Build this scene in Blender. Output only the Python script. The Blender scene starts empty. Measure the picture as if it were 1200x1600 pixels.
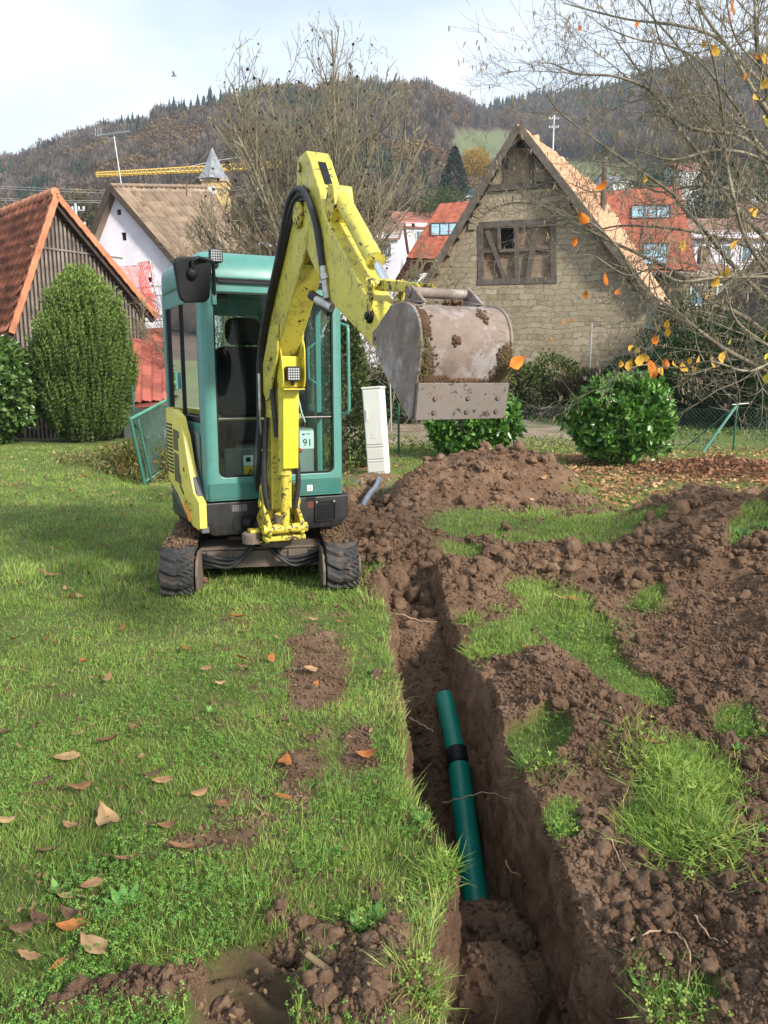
import bpy, bmesh, math, random
import numpy as np
from mathutils import Vector, Matrix

C = bpy.context.scene
COL = C.collection
R = math.radians

# ------------------------------------------------------------------ camera
F = 1180.0                       # focal length in pixels of a 1200x1600 frame
PITCH = math.atan(205 / F)
SP, CP = math.sin(PITCH), math.cos(PITCH)
EYE = Vector((0, 0, 1.5))
cam_d = bpy.data.cameras.new('camera')
cam = bpy.data.objects.new('camera', cam_d); COL.objects.link(cam)
cam.location = EYE
cam.rotation_euler = (math.pi / 2 - PITCH, 0, 0)
cam_d.sensor_fit = 'VERTICAL'; cam_d.sensor_height = 32; cam_d.sensor_width = 24
cam_d.lens = 32 * F / 1600
cam_d.clip_start = 0.05; cam_d.clip_end = 6000
C.camera = cam
C.render.resolution_x = 768; C.render.resolution_y = 1024

# ------------------------------------------------------------------ world
SUN_DIR = Vector((1.0, -0.85, 0.80)).normalized()        # towards the sun
SUN_EL = math.asin(SUN_DIR.z)
SUN_AZ = math.atan2(SUN_DIR.x, SUN_DIR.y)
w = bpy.data.worlds.new("World"); C.world = w; w.use_nodes = True
nt = w.node_tree; nt.nodes.clear()
out = nt.nodes.new('ShaderNodeOutputWorld'); bg = nt.nodes.new('ShaderNodeBackground')
sky = nt.nodes.new('ShaderNodeTexSky'); sky.sky_type = 'NISHITA'; sky.sun_disc = False
sky.sun_elevation = SUN_EL; sky.sun_rotation = SUN_AZ
sky.air_density = 1.0; sky.dust_density = 1.5
tc = nt.nodes.new('ShaderNodeTexCoord'); mp = nt.nodes.new('ShaderNodeMapping')
mp.inputs['Scale'].default_value = (1, 1, 3.2)
nz = nt.nodes.new('ShaderNodeTexNoise'); nz.inputs['Scale'].default_value = 1.7
nz.inputs['Detail'].default_value = 5; nz.inputs['Roughness'].default_value = .5
rmp = nt.nodes.new('ShaderNodeValToRGB')
rmp.color_ramp.elements[0].position = .34; rmp.color_ramp.elements[0].color = (.30, .30, .30, 1)
rmp.color_ramp.elements[1].position = .60; rmp.color_ramp.elements[1].color = (.97, .97, .97, 1)
nz2 = nt.nodes.new('ShaderNodeTexNoise'); nz2.inputs['Scale'].default_value = 2.4; nz2.inputs['Detail'].default_value = 4
cl = nt.nodes.new('ShaderNodeMix'); cl.data_type = 'RGBA'
cl.inputs[6].default_value = (4.2, 5.0, 5.9, 1); cl.inputs[7].default_value = (7.2, 7.6, 8.0, 1)
mx = nt.nodes.new('ShaderNodeMix'); mx.data_type = 'RGBA'
L = nt.links.new
L(tc.outputs['Generated'], mp.inputs[0]); L(mp.outputs[0], nz.inputs['Vector']); L(mp.outputs[0], nz2.inputs['Vector'])
L(nz.outputs['Fac'], rmp.inputs[0]); L(rmp.outputs[0], mx.inputs[0])
L(sky.outputs[0], mx.inputs[6]); L(nz2.outputs['Fac'], cl.inputs[0]); L(cl.outputs[2], mx.inputs[7])
L(mx.outputs[2], bg.inputs['Color']); L(bg.outputs[0], out.inputs[0])
bg.inputs['Strength'].default_value = 0.084

sd = bpy.data.lights.new('sun', 'SUN'); sun = bpy.data.objects.new('sun', sd); COL.objects.link(sun)
sd.energy = 2.8; sd.angle = R(8.0); sd.color = (1.0, .93, .82)
sun.rotation_euler = (-SUN_DIR).to_track_quat('-Z', 'Y').to_euler()
C.view_settings.view_transform = 'Standard'; C.view_settings.look = 'None'
C.view_settings.exposure = 1.34; C.view_settings.gamma = 1
C.render.engine = 'CYCLES'

random.seed(7); rng = np.random.default_rng(11)

# ------------------------------------------------------------------ helpers: space
def ray(px, py):
    x = (px - 600) / F; u = (800 - py) / F
    return Vector((x, CP + u * SP, -SP + u * CP))
def P(px, py, Y):
    r = ray(px, py); return EYE + r * (Y / r.y)
def G(px, py, z=0.0):
    r = ray(px, py); return EYE + r * ((z - EYE.z) / r.z)

def pix(x, y, z):                # numpy: where a world point lies in the photograph
    X = np.asarray(x, float); Y = np.asarray(y, float); Z = np.asarray(z, float) - EYE.z
    d = Y * CP - Z * SP; u = Y * SP + Z * CP
    d = np.maximum(d, 1e-3)
    return 600 + F * X / d, 800 - F * u / d

# ------------------------------------------------------------------ helpers: noise
def _h(i, j, s):
    n = (i.astype(np.int64) * 374761393 + j.astype(np.int64) * 668265263 + s * 1274126177) & 0x7fffffff
    n = ((n ^ (n >> 13)) * 1274126177) & 0x7fffffff
    return ((n ^ (n >> 16)) & 0xffff) / 65535.0
def vnoise(x, y, s=0):
    xi = np.floor(x); yi = np.floor(y); fx = x - xi; fy = y - yi
    fx = fx * fx * fx * (fx * (fx * 6 - 15) + 10); fy = fy * fy * fy * (fy * (fy * 6 - 15) + 10)
    a = _h(xi, yi, s); b = _h(xi + 1, yi, s); c = _h(xi, yi + 1, s); d = _h(xi + 1, yi + 1, s)
    return (a + (b - a) * fx) * (1 - fy) + (c + (d - c) * fx) * fy
def fbm(x, y, s=0, o=4, g=.5):
    v = 0; a = 1; t = 0
    for k in range(o):
        v = v + a * vnoise(x * 2 ** k + 17.3 * k, y * 2 ** k - 9.1 * k, s + k); t += a; a *= g
    return v / t
def cell(x, y, s=0):             # rounded lumps, 1 at a lump's centre
    xi = np.floor(x); yi = np.floor(y); best = np.full(np.shape(x), 9.0)
    for a in (-1, 0, 1):
        for b in (-1, 0, 1):
            px_ = xi + a + _h(xi + a, yi + b, s); py_ = yi + b + _h(xi + a, yi + b, s + 5)
            r_ = .6 + .8 * _h(xi + a, yi + b, s + 9)
            best = np.minimum(best, np.hypot(x - px_, y - py_) / r_)
    return np.sqrt(np.clip(1 - best * best, 0, 1))
def sstep(a, b, x):
    t = np.clip((x - a) / (b - a), 0, 1); return t * t * (3 - 2 * t)

# ------------------------------------------------------------------ helpers: objects
def link(name, data, parent=None, mat=None):
    o = bpy.data.objects.new(name, data); COL.objects.link(o)
    if parent: o.parent = parent
    if mat is not None and data is not None: data.materials.append(mat)
    return o
def empty(name, loc, rz=0.0):
    o = bpy.data.objects.new(name, None); COL.objects.link(o)
    o.location = loc; o.rotation_euler = (0, 0, rz); o.empty_display_size = .1
    return o
def tag(o, label=None, cat=None, group=None, kind=None):
    if label: o['label'] = label
    if cat: o['category'] = cat
    if group: o['group'] = group
    if kind: o['kind'] = kind
    return o
def copy_tree(o, parent=None):
    c = o.copy(); COL.objects.link(c)
    if parent: c.parent = parent
    for ch in [q for q in bpy.data.objects if q.parent == o]: copy_tree(ch, c)
    return c

def fast_mesh(name, V, loops, starts, col=None, smooth=False, uv=None):
    me = bpy.data.meshes.new(name)
    V = np.ascontiguousarray(V, dtype=np.float32)
    me.vertices.add(len(V)); me.vertices.foreach_set('co', V.ravel())
    loops = np.ascontiguousarray(loops, dtype=np.int32); starts = np.ascontiguousarray(starts, dtype=np.int32)
    me.loops.add(len(loops)); me.loops.foreach_set('vertex_index', loops)
    me.polygons.add(len(starts)); me.polygons.foreach_set('loop_start', starts)
    me.update(calc_edges=True)
    if smooth: me.polygons.foreach_set('use_smooth', np.ones(len(starts), dtype=bool))
    if col is not None:
        a = me.color_attributes.new('Col', 'FLOAT_COLOR', 'POINT')
        c4 = np.ones((len(V), 4), dtype=np.float32); c4[:, :3] = col
        a.data.foreach_set('color', c4.ravel())
    if uv is not None:
        l = me.uv_layers.new(name='UVMap'); l.data.foreach_set('uv', np.ascontiguousarray(uv[loops], dtype=np.float32).ravel())
    return me

def scatter_mesh(name, tv, tf, T, M, col=None, tcol=None, smooth=False):
    """copies of one small template (verts tv, faces tf) with (n,3,3) matrices M and positions T"""
    tv = np.asarray(tv, float); n = len(T); nv = len(tv)
    V = np.einsum('nij,vj->nvi', M, tv) + T[:, None, :]
    fl = np.concatenate([np.asarray(f) for f in tf]); st = np.cumsum([0] + [len(f) for f in tf[:-1]])
    loops = (fl[None, :] + (np.arange(n) * nv)[:, None]).ravel()
    starts = (st[None, :] + (np.arange(n) * len(fl))[:, None]).ravel()
    c = None
    if col is not None:
        c = np.repeat(col, nv, axis=0)
        if tcol is not None: c = c * np.tile(np.asarray(tcol), n)[:, None]
    return fast_mesh(name, V.reshape(-1, 3), loops, starts, c, smooth)

def frames(d, spin=None, up=None):
    """matrices whose third column is the direction d, spun about it"""
    d = d / np.linalg.norm(d, axis=1, keepdims=True)
    a = np.where(np.abs(d[:, 2:3]) < .95, np.array([[0, 0, 1.]]), np.array([[1., 0, 0]]))
    x = np.cross(a, d); x /= np.linalg.norm(x, axis=1, keepdims=True); y = np.cross(d, x)
    if spin is not None:
        c, s = np.cos(spin)[:, None], np.sin(spin)[:, None]
        x, y = c * x + s * y, -s * x + c * y
    return np.stack([x, y, d], axis=2)

class MB:                        # collects shapes into ONE mesh
    def __init__(s): s.v = []; s.f = []; s.sm = []
    def add(s, vs, fs, smooth=False):
        b = len(s.v); s.v += [tuple(v) for v in vs]; s.f += [tuple(i + b for i in f) for f in fs]; s.sm += [smooth] * len(fs)
        return s
    def box(s, c, d, rz=0.0, rx=0.0, ry=0.0, taper=None):
        hx, hy, hz = d[0] / 2, d[1] / 2, d[2] / 2
        m = Matrix.Rotation(rz, 3, 'Z') @ Matrix.Rotation(ry, 3, 'Y') @ Matrix.Rotation(rx, 3, 'X')
        vs = []
        for z in (-1, 1):
            k = 1 if z < 0 or not taper else taper
            for x, y in ((-1, -1), (1, -1), (1, 1), (-1, 1)):
                vs.append(Vector(c) + m @ Vector((x * hx * k, y * hy * k, z * hz)))
        return s.add(vs, [(3, 2, 1, 0), (4, 5, 6, 7), (0, 1, 5, 4), (1, 2, 6, 5), (2, 3, 7, 6), (3, 0, 4, 7)])
    def tube(s, pts, r, n=8, cap=True):
        pts = [Vector(p) for p in pts]; k = len(pts)
        rr = r if isinstance(r, (list, tuple)) else [r] * k
        vs = []; up = None
        for i, p in enumerate(pts):
            t = (pts[min(i + 1, k - 1)] - pts[max(i - 1, 0)]).normalized()
            if up is None: up = Vector((0, 0, 1)) if abs(t.z) < .9 else Vector((1, 0, 0))
            x = up.cross(t).normalized(); y = t.cross(x); up = y
            for j in range(n):
                a = 2 * math.pi * j / n; vs.append(p + (x * math.cos(a) + y * math.sin(a)) * rr[i])
            up = y
        fs = [(i * n + j, i * n + (j + 1) % n, (i + 1) * n + (j + 1) % n, (i + 1) * n + j) for i in range(k - 1) for j in range(n)]
        s.add(vs, fs, True)
        if cap: s.add(vs[:n], [tuple(range(n - 1, -1, -1))]); s.add(vs[-n:], [tuple(range(n))])
        return s
    def prism(s, pts, axis, a, b):
        """2D outline extruded; axis 'x': pts are (y,z); 'y': (x,z); 'z': (x,y)"""
        n = len(pts)
        def q(p, t):
            return (t, p[0], p[1]) if axis == 'x' else (p[0], t, p[1]) if axis == 'y' else (p[0], p[1], t)
        vs = [q(p, a) for p in pts] + [q(p, b) for p in pts]
        fs = [tuple(range(n))[::-1], tuple(range(n, 2 * n))] + [(i, (i + 1) % n, n + (i + 1) % n, n + i) for i in range(n)]
        return s.add(vs, fs)
    def ring(s, outer, inner, axis, a, b):
        n = len(outer)
        def q(p, t):
            return (t, p[0], p[1]) if axis == 'x' else (p[0], t, p[1]) if axis == 'y' else (p[0], p[1], t)
        vs = [q(p, a) for p in outer] + [q(p, a) for p in inner] + [q(p, b) for p in outer] + [q(p, b) for p in inner]
        fs = []
        for i in range(n):
            j = (i + 1) % n
            fs += [(i, j, n + j, n + i), (2 * n + i, 3 * n + i, 3 * n + j, 2 * n + j), (i, 2 * n + i, 2 * n + j, j), (n + i, n + j, 3 * n + j, 3 * n + i)]
        return s.add(vs, fs)
    def lathe(s, prof, c=(0, 0, 0), axis=(0, 0, 1), n=16):
        m = Vector(axis).to_track_quat('Z', 'Y').to_matrix(); vs = []; k = len(prof)
        for r_, z in prof:
            for j in range(n):
                a = 2 * math.pi * j / n; vs.append(Vector(c) + m @ Vector((r_ * math.cos(a), r_ * math.sin(a), z)))
        fs = [(i * n + j, i * n + (j + 1) % n, (i + 1) * n + (j + 1) % n, (i + 1) * n + j) for i in range(k - 1) for j in range(n)]
        s.add(vs, fs, True); s.add(vs[:n], [tuple(range(n - 1, -1, -1))]); s.add(vs[-n:], [tuple(range(n))])
        return s
    def cyl(s, a, b, r, n=16): 
        return s.tube([a, b], r, n)
    def build(s, name, mat, parent=None, bevel=0, seg=2, recalc=True):
        me = bpy.data.meshes.new(name); me.from_pydata(s.v, [], s.f)
        for p, q in zip(me.polygons, s.sm): p.use_smooth = q
        if recalc:
            bm = bmesh.new(); bm.from_mesh(me); bmesh.ops.recalc_face_normals(bm, faces=bm.faces); bm.to_mesh(me); bm.free()
        o = link(name, me, parent, mat)
        if bevel:
            m = o.modifiers.new('b', 'BEVEL'); m.width = bevel; m.segments = seg; m.limit_method = 'ANGLE'; m.angle_limit = R(35)
            m.harden_normals = False
            for p in me.polygons: p.use_smooth = True
            wn = o.modifiers.new('w', 'WEIGHTED_NORMAL'); wn.keep_sharp = True
        return o

def rrect(x0, z0, x1, z1, r, k=4):
    pts = []
    for cx, cz, a0 in ((x1 - r, z1 - r, 0), (x0 + r, z1 - r, 90), (x0 + r, z0 + r, 180), (x1 - r, z0 + r, 270)):
        for i in range(k + 1):
            a = R(a0 + 90 * i / k); pts.append((cx + r * math.cos(a), cz + r * math.sin(a)))
    return pts

def clip(poly, a, b, c):         # keep a*x+b*y<=c
    o = []
    for i in range(len(poly)):
        p, q = poly[i], poly[(i + 1) % len(poly)]
        dp = a * p[0] + b * p[1] - c; dq = a * q[0] + b * q[1] - c
        if dp <= 0: o.append(p)
        if (dp < 0 < dq) or (dq < 0 < dp):
            t = dp / (dp - dq); o.append((p[0] + t * (q[0] - p[0]), p[1] + t * (q[1] - p[1])))
    return o
def wall_holes(mb, outline, holes, y0=0.0, th=.35):
    """a wall in the local x-z plane with rectangular openings and their reveals"""
    xs = sorted({-999., 999.} | {h[0] for h in holes} | {h[2] for h in holes})
    zs = sorted({-999., 999.} | {h[1] for h in holes} | {h[3] for h in holes})
    for i in range(len(xs) - 1):
        for j in range(len(zs) - 1):
            mx_, mz = (xs[i] + xs[i + 1]) / 2, (zs[j] + zs[j + 1]) / 2
            if any(h[0] < mx_ < h[2] and h[1] < mz < h[3] for h in holes): continue
            p = outline
            for a, b, c in ((-1, 0, -xs[i]), (1, 0, xs[i + 1]), (0, -1, -zs[j]), (0, 1, zs[j + 1])):
                p = clip(p, a, b, c)
                if len(p) < 3: break
            if len(p) >= 3: mb.add([(q[0], y0, q[1]) for q in p], [tuple(range(len(p)))]); mb.add([(q[0], y0 + th, q[1]) for q in p], [tuple(range(len(p)))[::-1]])
    n = len(outline)
    mb.add([(q[0], y0, q[1]) for q in outline] + [(q[0], y0 + th, q[1]) for q in outline], [(i, (i + 1) % n, n + (i + 1) % n, n + i) for i in range(n)])
    for x0, z0, x1, z1 in holes:
        q = [(x0, z0), (x1, z0), (x1, z1), (x0, z1)]
        mb.add([(a, y0, b) for a, b in q] + [(a, y0 + th, b) for a, b in q], [(i, 4 + i, 4 + (i + 1) % 4, (i + 1) % 4) for i in range(4)])

# ------------------------------------------------------------------ helpers: materials
def lin(h):
    h = h.lstrip('#'); c = [int(h[i:i + 2], 16) / 255 for i in (0, 2, 4)]
    return tuple(((v + .055) / 1.055) ** 2.4 if v > .04045 else v / 12.92 for v in c)
class NT:
    def __init__(s, name):
        s.m = bpy.data.materials.new(name); s.m.use_nodes = True; s.t = s.m.node_tree; s.t.nodes.clear()
        s.o = s.n('ShaderNodeOutputMaterial'); s.b = s.n('ShaderNodeBsdfPrincipled'); s.l(s.b.outputs[0], s.o.inputs[0])
    def n(s, k, **kw):
        x = s.t.nodes.new(k)
        for a, b in kw.items(): setattr(x, a, b)
        return x
    def l(s, a, b): s.t.links.new(a, b)
    def coord(s, kind='Object', scale=None):
        t = s.n('ShaderNodeTexCoord').outputs[kind]
        if scale:
            m = s.n('ShaderNodeMapping'); m.inputs['Scale'].default_value = scale; s.l(t, m.inputs[0]); t = m.outputs[0]
        return t
    def noise(s, co, scale, det=4, rough=.55, dist=0):
        x = s.n('ShaderNodeTexNoise'); x.inputs['Scale'].default_value = scale; x.inputs['Detail'].default_value = det
        x.inputs['Roughness'].default_value = rough; x.inputs['Distortion'].default_value = dist
        if co is not None: s.l(co, x.inputs['Vector'])
        return x.outputs['Fac']
    def ramp(s, f, stops):
        x = s.n('ShaderNodeValToRGB'); cr = x.color_ramp
        while len(cr.elements) < len(stops): cr.elements.new(.5)
        for e, (p, c) in zip(cr.elements, stops):
            e.position = p; e.color = (*c, 1) if isinstance(c, (tuple, list)) else (c, c, c, 1)
        s.l(f, x.inputs[0]); return x.outputs[0]
    def mix(s, f, a, b, mode='MIX'):
        x = s.n('ShaderNodeMix', data_type='RGBA', blend_type=mode)
        for v, i in ((f, 0), (a, 6), (b, 7)):
            if isinstance(v, (int, float)): x.inputs[i].default_value = v
            elif isinstance(v, (tuple, list)): x.inputs[i].default_value = (*v, 1)
            else: s.l(v, x.inputs[i])
        return x.outputs[2]
    def math(s, op, a, b=0.0):
        x = s.n('ShaderNodeMath', operation=op)
        for v, i in ((a, 0), (b, 1)):
            if isinstance(v, (int, float)): x.inputs[i].default_value = v
            else: s.l(v, x.inputs[i])
        return x.outputs[0]
    def bump(s, h, st=.5, d=.01, prev=None):
        x = s.n('ShaderNodeBump'); x.inputs['Strength'].default_value = st; x.inputs['Distance'].default_value = d
        s.l(h, x.inputs['Height'])
        if prev is not None: s.l(prev, x.inputs['Normal'])
        s.l(x.outputs[0], s.b.inputs['Normal']); return x.outputs[0]
    def set(s, **k):
        for a, v in k.items():
            i = s.b.inputs[a.replace('_', ' ')]
            if isinstance(v, (int, float)): i.default_value = v
            elif isinstance(v, (tuple, list)): i.default_value = (*v, 1)
            else: s.l(v, i)
        return s.m
    def attr(s, name='Col'): return s.n('ShaderNodeAttribute', attribute_name=name).outputs['Color']

def plain(name, c, rough=.5, metal=0, var=.25, sc=6, bump=0, spec=.5):
    t = NT(name); co = t.coord(); f = t.noise(co, sc, 5)
    dark = tuple(v * (1 - var) for v in c); lite = tuple(min(1, v * (1 + var)) for v in c)
    t.set(Base_Color=t.ramp(f, [(.3, dark), (.7, lite)]), Roughness=rough, Metallic=metal)
    t.b.inputs['Specular IOR Level'].default_value = spec
    if bump: t.bump(t.noise(co, sc * 6, 4), .5, bump)
    return t.m

def paint(name, c, dirt=(.09, .055, .035), amt=.5, chips=0.0, rough=.42, fade=None, rust=(.035, .022, .016)):
    """worn machine paint: soft mottling, mud film, chips down to rusty metal"""
    t = NT(name); co = t.coord()
    base = t.mix(t.ramp(t.noise(co, 3.5, 4), [(.35, 0.), (.7, 1.)]), c, fade or tuple(v * .82 for v in c))
    d = t.ramp(t.noise(co, 5, 8, .72), [(.52, 0.), (.80, amt)]); base = t.mix(d, base, dirt)
    st_ = t.ramp(t.noise(t.coord(scale=(1, 1, .16)), 22, 5, .7), [(.56, 0.), (.74, amt * .7)]); base = t.mix(st_, base, tuple(v * 1.3 for v in dirt))
    fine = t.ramp(t.noise(co, 60, 5, .8), [(.58, 0.), (.72, amt * .55)]); base = t.mix(fine, base, dirt)
    r_ = t.ramp(t.noise(co, 9, 4), [(.3, rough * .8), (.75, min(1, rough * 1.5))])
    if chips:
        ch = t.ramp(t.noise(co, 26, 7, .75, .6), [(.62 - chips * .12, 0.), (.64 - chips * .12, 1.)]); base = t.mix(ch, base, rust)
    t.set(Base_Color=base, Roughness=r_); t.bump(t.noise(co, 90, 3), .12, .002)
    return t.m

def leafmat(name, rough=.5, trans=.28, spec=.4, var=None):
    t = NT(name); c = t.attr()
    if var: c = t.mix(t.ramp(t.noise(t.coord(), var, 3), [(.35, 0.), (.65, .35)]), c, (.02, .03, .01))
    t.set(Base_Color=c, Roughness=rough); t.b.inputs['Specular IOR Level'].default_value = spec
    tr = t.n('ShaderNodeBsdfTranslucent'); t.l(c, tr.inputs[0])
    ms = t.n('ShaderNodeMixShader'); ms.inputs[0].default_value = trans
    t.l(t.b.outputs[0], ms.inputs[1]); t.l(tr.outputs[0], ms.inputs[2]); t.l(ms.outputs[0], t.o.inputs[0])
    return t.m

def text_mesh(name, s, size, mat, parent, loc, rot, depth=.0008, mirror=False, bold=False):
    cu = bpy.data.curves.new(name, 'FONT'); cu.body = s; cu.size = size; cu.extrude = depth; cu.resolution_u = 6; cu.align_x = 'CENTER'; cu.align_y = 'CENTER'
    pass
    t = bpy.data.objects.new(name, cu); COL.objects.link(t)
    dg = bpy.context.evaluated_depsgraph_get(); me = bpy.data.meshes.new_from_object(t.evaluated_get(dg))
    bpy.data.objects.remove(t)
    if mirror:
        for v in me.vertices: v.co.x *= -1
    me.materials.clear(); o = link(name, me, parent, mat); o.location = loc; o.rotation_euler = rot
    return o
def smooth_pts(pts, k=6):
    pts = [Vector(p) for p in pts]; o_ = []
    for i in range(len(pts) - 1):
        p0 = pts[max(i - 1, 0)]; p1 = pts[i]; p2 = pts[i + 1]; p3 = pts[min(i + 2, len(pts) - 1)]
        for j in range(k):
            t_ = j / k; o_.append(.5 * ((2 * p1) + (p2 - p0) * t_ + (2 * p0 - 5 * p1 + 4 * p2 - p3) * t_ ** 2 + (3 * p1 - p0 - 3 * p2 + p3) * t_ ** 3))
    return o_ + [pts[-1]]
def ico(sub, jit, seed):
    bm = bmesh.new(); bmesh.ops.create_icosphere(bm, subdivisions=sub, radius=1); r_ = np.random.default_rng(seed)
    v = np.array([p.co[:] for p in bm.verts]); f = [[q_.index for q_ in p.verts] for p in bm.faces]; bm.free()
    v = v * (1 + r_.uniform(-jit, jit, (len(v), 1))) * r_.uniform(.75, 1.1, (1, 3)); return v, f
# ================================================================== TERRAIN
def lipL(Y): return 0.165 - .035 * sstep(2.3, 2.6, Y) + .075 * np.exp(-((Y - 2.12) / .20) ** 2) - .04 * np.exp(-((Y - 1.65) / .20) ** 2) - 0.036 * (Y - 1.5) + .085 * (fbm(Y * 2.6, Y * 0 + 3.1, 41, 6, .62) - .5)
def lipR(Y): return 0.60 - 0.050 * (Y - 1.5) + .10 * (fbm(Y * 2.4, Y * 0 + 8.1, 42, 6, .62) - .5)
def tdepth(Y): return .84 - .44 * sstep(3.3, 4.35, Y) - .20 * sstep(4.3, 4.8, Y) - .14 * sstep(4.8, 5.5, Y) - .06 * sstep(5.3, 5.9, Y)

def ell(px, py, cx, cy, rx, ry, rot=0.0):     # soft ellipse, 1 inside
    c, s = math.cos(R(rot)), math.sin(R(rot)); dx = px - cx; dy = py - cy
    u = (dx * c + dy * s) / rx; v = (-dx * s + dy * c) / ry
    return np.clip(1.5 - np.hypot(u, v) * 1.0, 0, 1) * 1.0

def soil_mask(x, y):
    """1 bare earth, 0 turf; patches authored on the flat ground"""
    px, py = pix(x, y, 0 * x)
    n = fbm(x * 3.1, y * 3.1, 5, 5, .6) - .5; n2 = fbm(x * 13, y * 13, 6, 4, .6) - .5
    j = n * 1.5 + n2 * .7
    L_ = lipL(np.minimum(y, 6.0))
    # right of the trench: earth, with turf islands left over
    right = np.ones_like(x)
    turf = np.zeros_like(x)
    for e in ((890, 985, 95, 50, 35), (790, 1010, 60, 40, 20), (960, 1060, 75, 32, 35), (1062, 1262, 78, 105, 35), (770, 822, 170, 22, 0), (890, 846, 140, 20, 0), (700, 868, 60, 14, 0),
              (835, 1180, 40, 62, 60), (1165, 885, 42, 22, -30), (1148, 1145, 30, 26, 0), (1015, 945, 22, 12, -20), (1060, 1585, 70, 22, 0),
              (875, 1290, 34, 34, 0), (930, 820, 80, 12, 0), (1010, 1090, 50, 26, 30)):
        turf = np.maximum(turf, ell(px, py, *e))
    right = 1 - sstep(.42, .62, turf + j * .55)
    far = sstep(8.2, 8.9, y + n * 2.0)         # beyond the working area the leaf-strewn lawn begins
    far_r = far * sstep(1.9, 2.6, x + n * 1.5)
    far_c = sstep(10.7, 11.4, y + n * 1.5)
    right = right * (1 - np.maximum(far_r, far_c))
    # left lawn with worn places
    left = np.zeros_like(x)
    for e in ((470, 1500, 190, 62, -8), (560, 1560, 150, 90, 0), (250, 1580, 190, 34, -6), (420, 1440, 90, 26, 0),
              (492, 1055, 46, 98, 4), (330, 1318, 105, 26, -8), (470, 1230, 40, 50, 0), (400, 1285, 60, 14, 0), (560, 1180, 26, 34, 0), (582, 775, 60, 48, 0)):
        left = np.maximum(left, ell(px, py, *e))
    left = sstep(.36, .95, left + j * 1.25)
    speck = sstep(.70, .80, fbm(x * 7, y * 7, 31, 4, .6) + .12 * (px > 330)) * .9
    left = np.maximum(left, .6 * speck * (y < 5))
    band = sstep(-.34, -.02, x - .04 * (y - 5)) * sstep(4.75, 5.3, y + n) * (1 - far_c)
    band = np.maximum(band, sstep(-.75, -.45, x) * sstep(6.0, 6.8, y + n) * (1 - far_c) * .98)
    band = band * (1 - sstep(.35, .65, x + n * .4) * (y > 5.9))
    left = np.maximum(left, np.clip(band + j * .3 * (band > .05), 0, 1))
    side = sstep(-.02, .02, x - (L_ + .2) - 40 * (y > 8.2) * 0)
    m = np.where(y < 5.9, left * (1 - side) + right * side, np.maximum(left, right * sstep(-.5, -.2, x)))
    # the bottom of the left bank of the slope in front of the hedge
    m = np.where(y > 15.2, 0, m)
    return np.clip(m, 0, 1)

def road_mask(x, y):
    n = fbm(x * .8, y * .8, 61, 4) - .5
    return sstep(17.6, 18.4, y + n * 1.2 + .12 * (x < 3) * 0) * (1 - sstep(29.5, 31.5, y + n * 2)) * (1 - sstep(6.0, 8.0, x - .10 * (y - 18) + n * 2.5)) * sstep(-5, -3.5, x)

def g(x, y, cx, cy, rx, ry, p=1.0): return np.exp(-(((x - cx) / rx) ** 2 + ((y - cy) / ry) ** 2) ** p)
def base_h(x, y):
    h = .05 * (fbm(x * .5, y * .5, 1, 3) - .5) + .012 * (fbm(x * 4, y * 4, 2, 3) - .5)
    h = h * sstep(2.0, 5.0, y) + .02 * (fbm(x * 4, y * 4, 2, 3) - .5)
    # the bank that drops to the lower gardens on the far left
    drop = sstep(-3.6, -5.2, x - .05 * (y - 12) * 0) * sstep(11.3, 13.5, y) * (1 - sstep(15.6, 17.0, y)*0)
    drop2 = sstep(-3.4, -4.6, x) * sstep(16.5, 19.5, y)
    keep = sstep(-4.2, -5.4, x) * (1 - sstep(19.8, 22, y))      # the lawn tongue that carries the big shrubs
    h = h - 1.2 * drop2 * (1 - keep) 
    h = h - .35 * g(x, y, -3.75, 13.2, .75, 1.6)
    return h
def mound_h(x, y):
    n = fbm(x * 2.3, y * 2.3, 21, 4) - .5
    m = .52 * g(x + n * .4, y + n * .3, 1.25, 9.75, 1.05, .62, 1.2) + .22 * g(x, y, 2.1, 9.5, .6, .35)
    m = m + .44 * g(x + n * .5, y + n * .5, 3.3, 6.9, .95, 1.0, 1.1) + .26 * g(x + n * .4, y + n * .5, 2.75, 5.35, .75, .8, 1.3)
    m = m + .22 * g(x, y, 2.7, 3.9, .65, .8) + .16 * g(x, y, 2.3, 2.6, .6, .8)
    m = m + .10 * g(x, y, .25, 6.6, .35, .9) + .12 * g(x, y, .55, 5.3, .5, .45) + .08 * g(x, y, 1.5, 6.35, .4, .3) + .04 * g(x, y, .1, 8.2, .4, .4)
    m = m + .10 * g(x, y, .98, 2.4, .26, 1.3) * (.6 + n) + .10 * g(x, y, .75, 3.9, .18, .6) + .13 * g(x, y, 1.25, 1.5, .4, .6)
    m = m - .10 * g(x, y, 1.75, 1.9, .18, .2)
    m = m + .07 * g(x, y, .02, 1.62, .10, .25) + .05 * g(x, y, -.35, 1.55, .5, .10)
    m = m - .30 * g(x, y, -.14, 9.7, .26, .9, 1.8)                # the hole at the foot of the cabinet
    return m * sstep(-1.2, -.4, x + .35 * (y < 3))
def earth_rough(x, y):
    fade = 1 / (1 + np.maximum(y - 5, 0) * .12)
    big = cell(x * 4.3 + .3 * fbm(x * 9, y * 9, 3), y * 4.3, 71); mid = cell(x * 11, y * 11, 72); sm = cell(x * 27, y * 27, 73); ti = cell(x * 60, y * 60, 74)
    k = sstep(.35, .75, fbm(x * 1.7, y * 1.7, 75, 3))
    r = .060 * big * (.3 + k) + .038 * mid * (.4 + .8 * fbm(x * 3, y * 3, 76)) + .020 * sm + .009 * ti + .03 * (fbm(x * 6, y * 6, 77, 5, .6) - .5)
    return r
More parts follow.
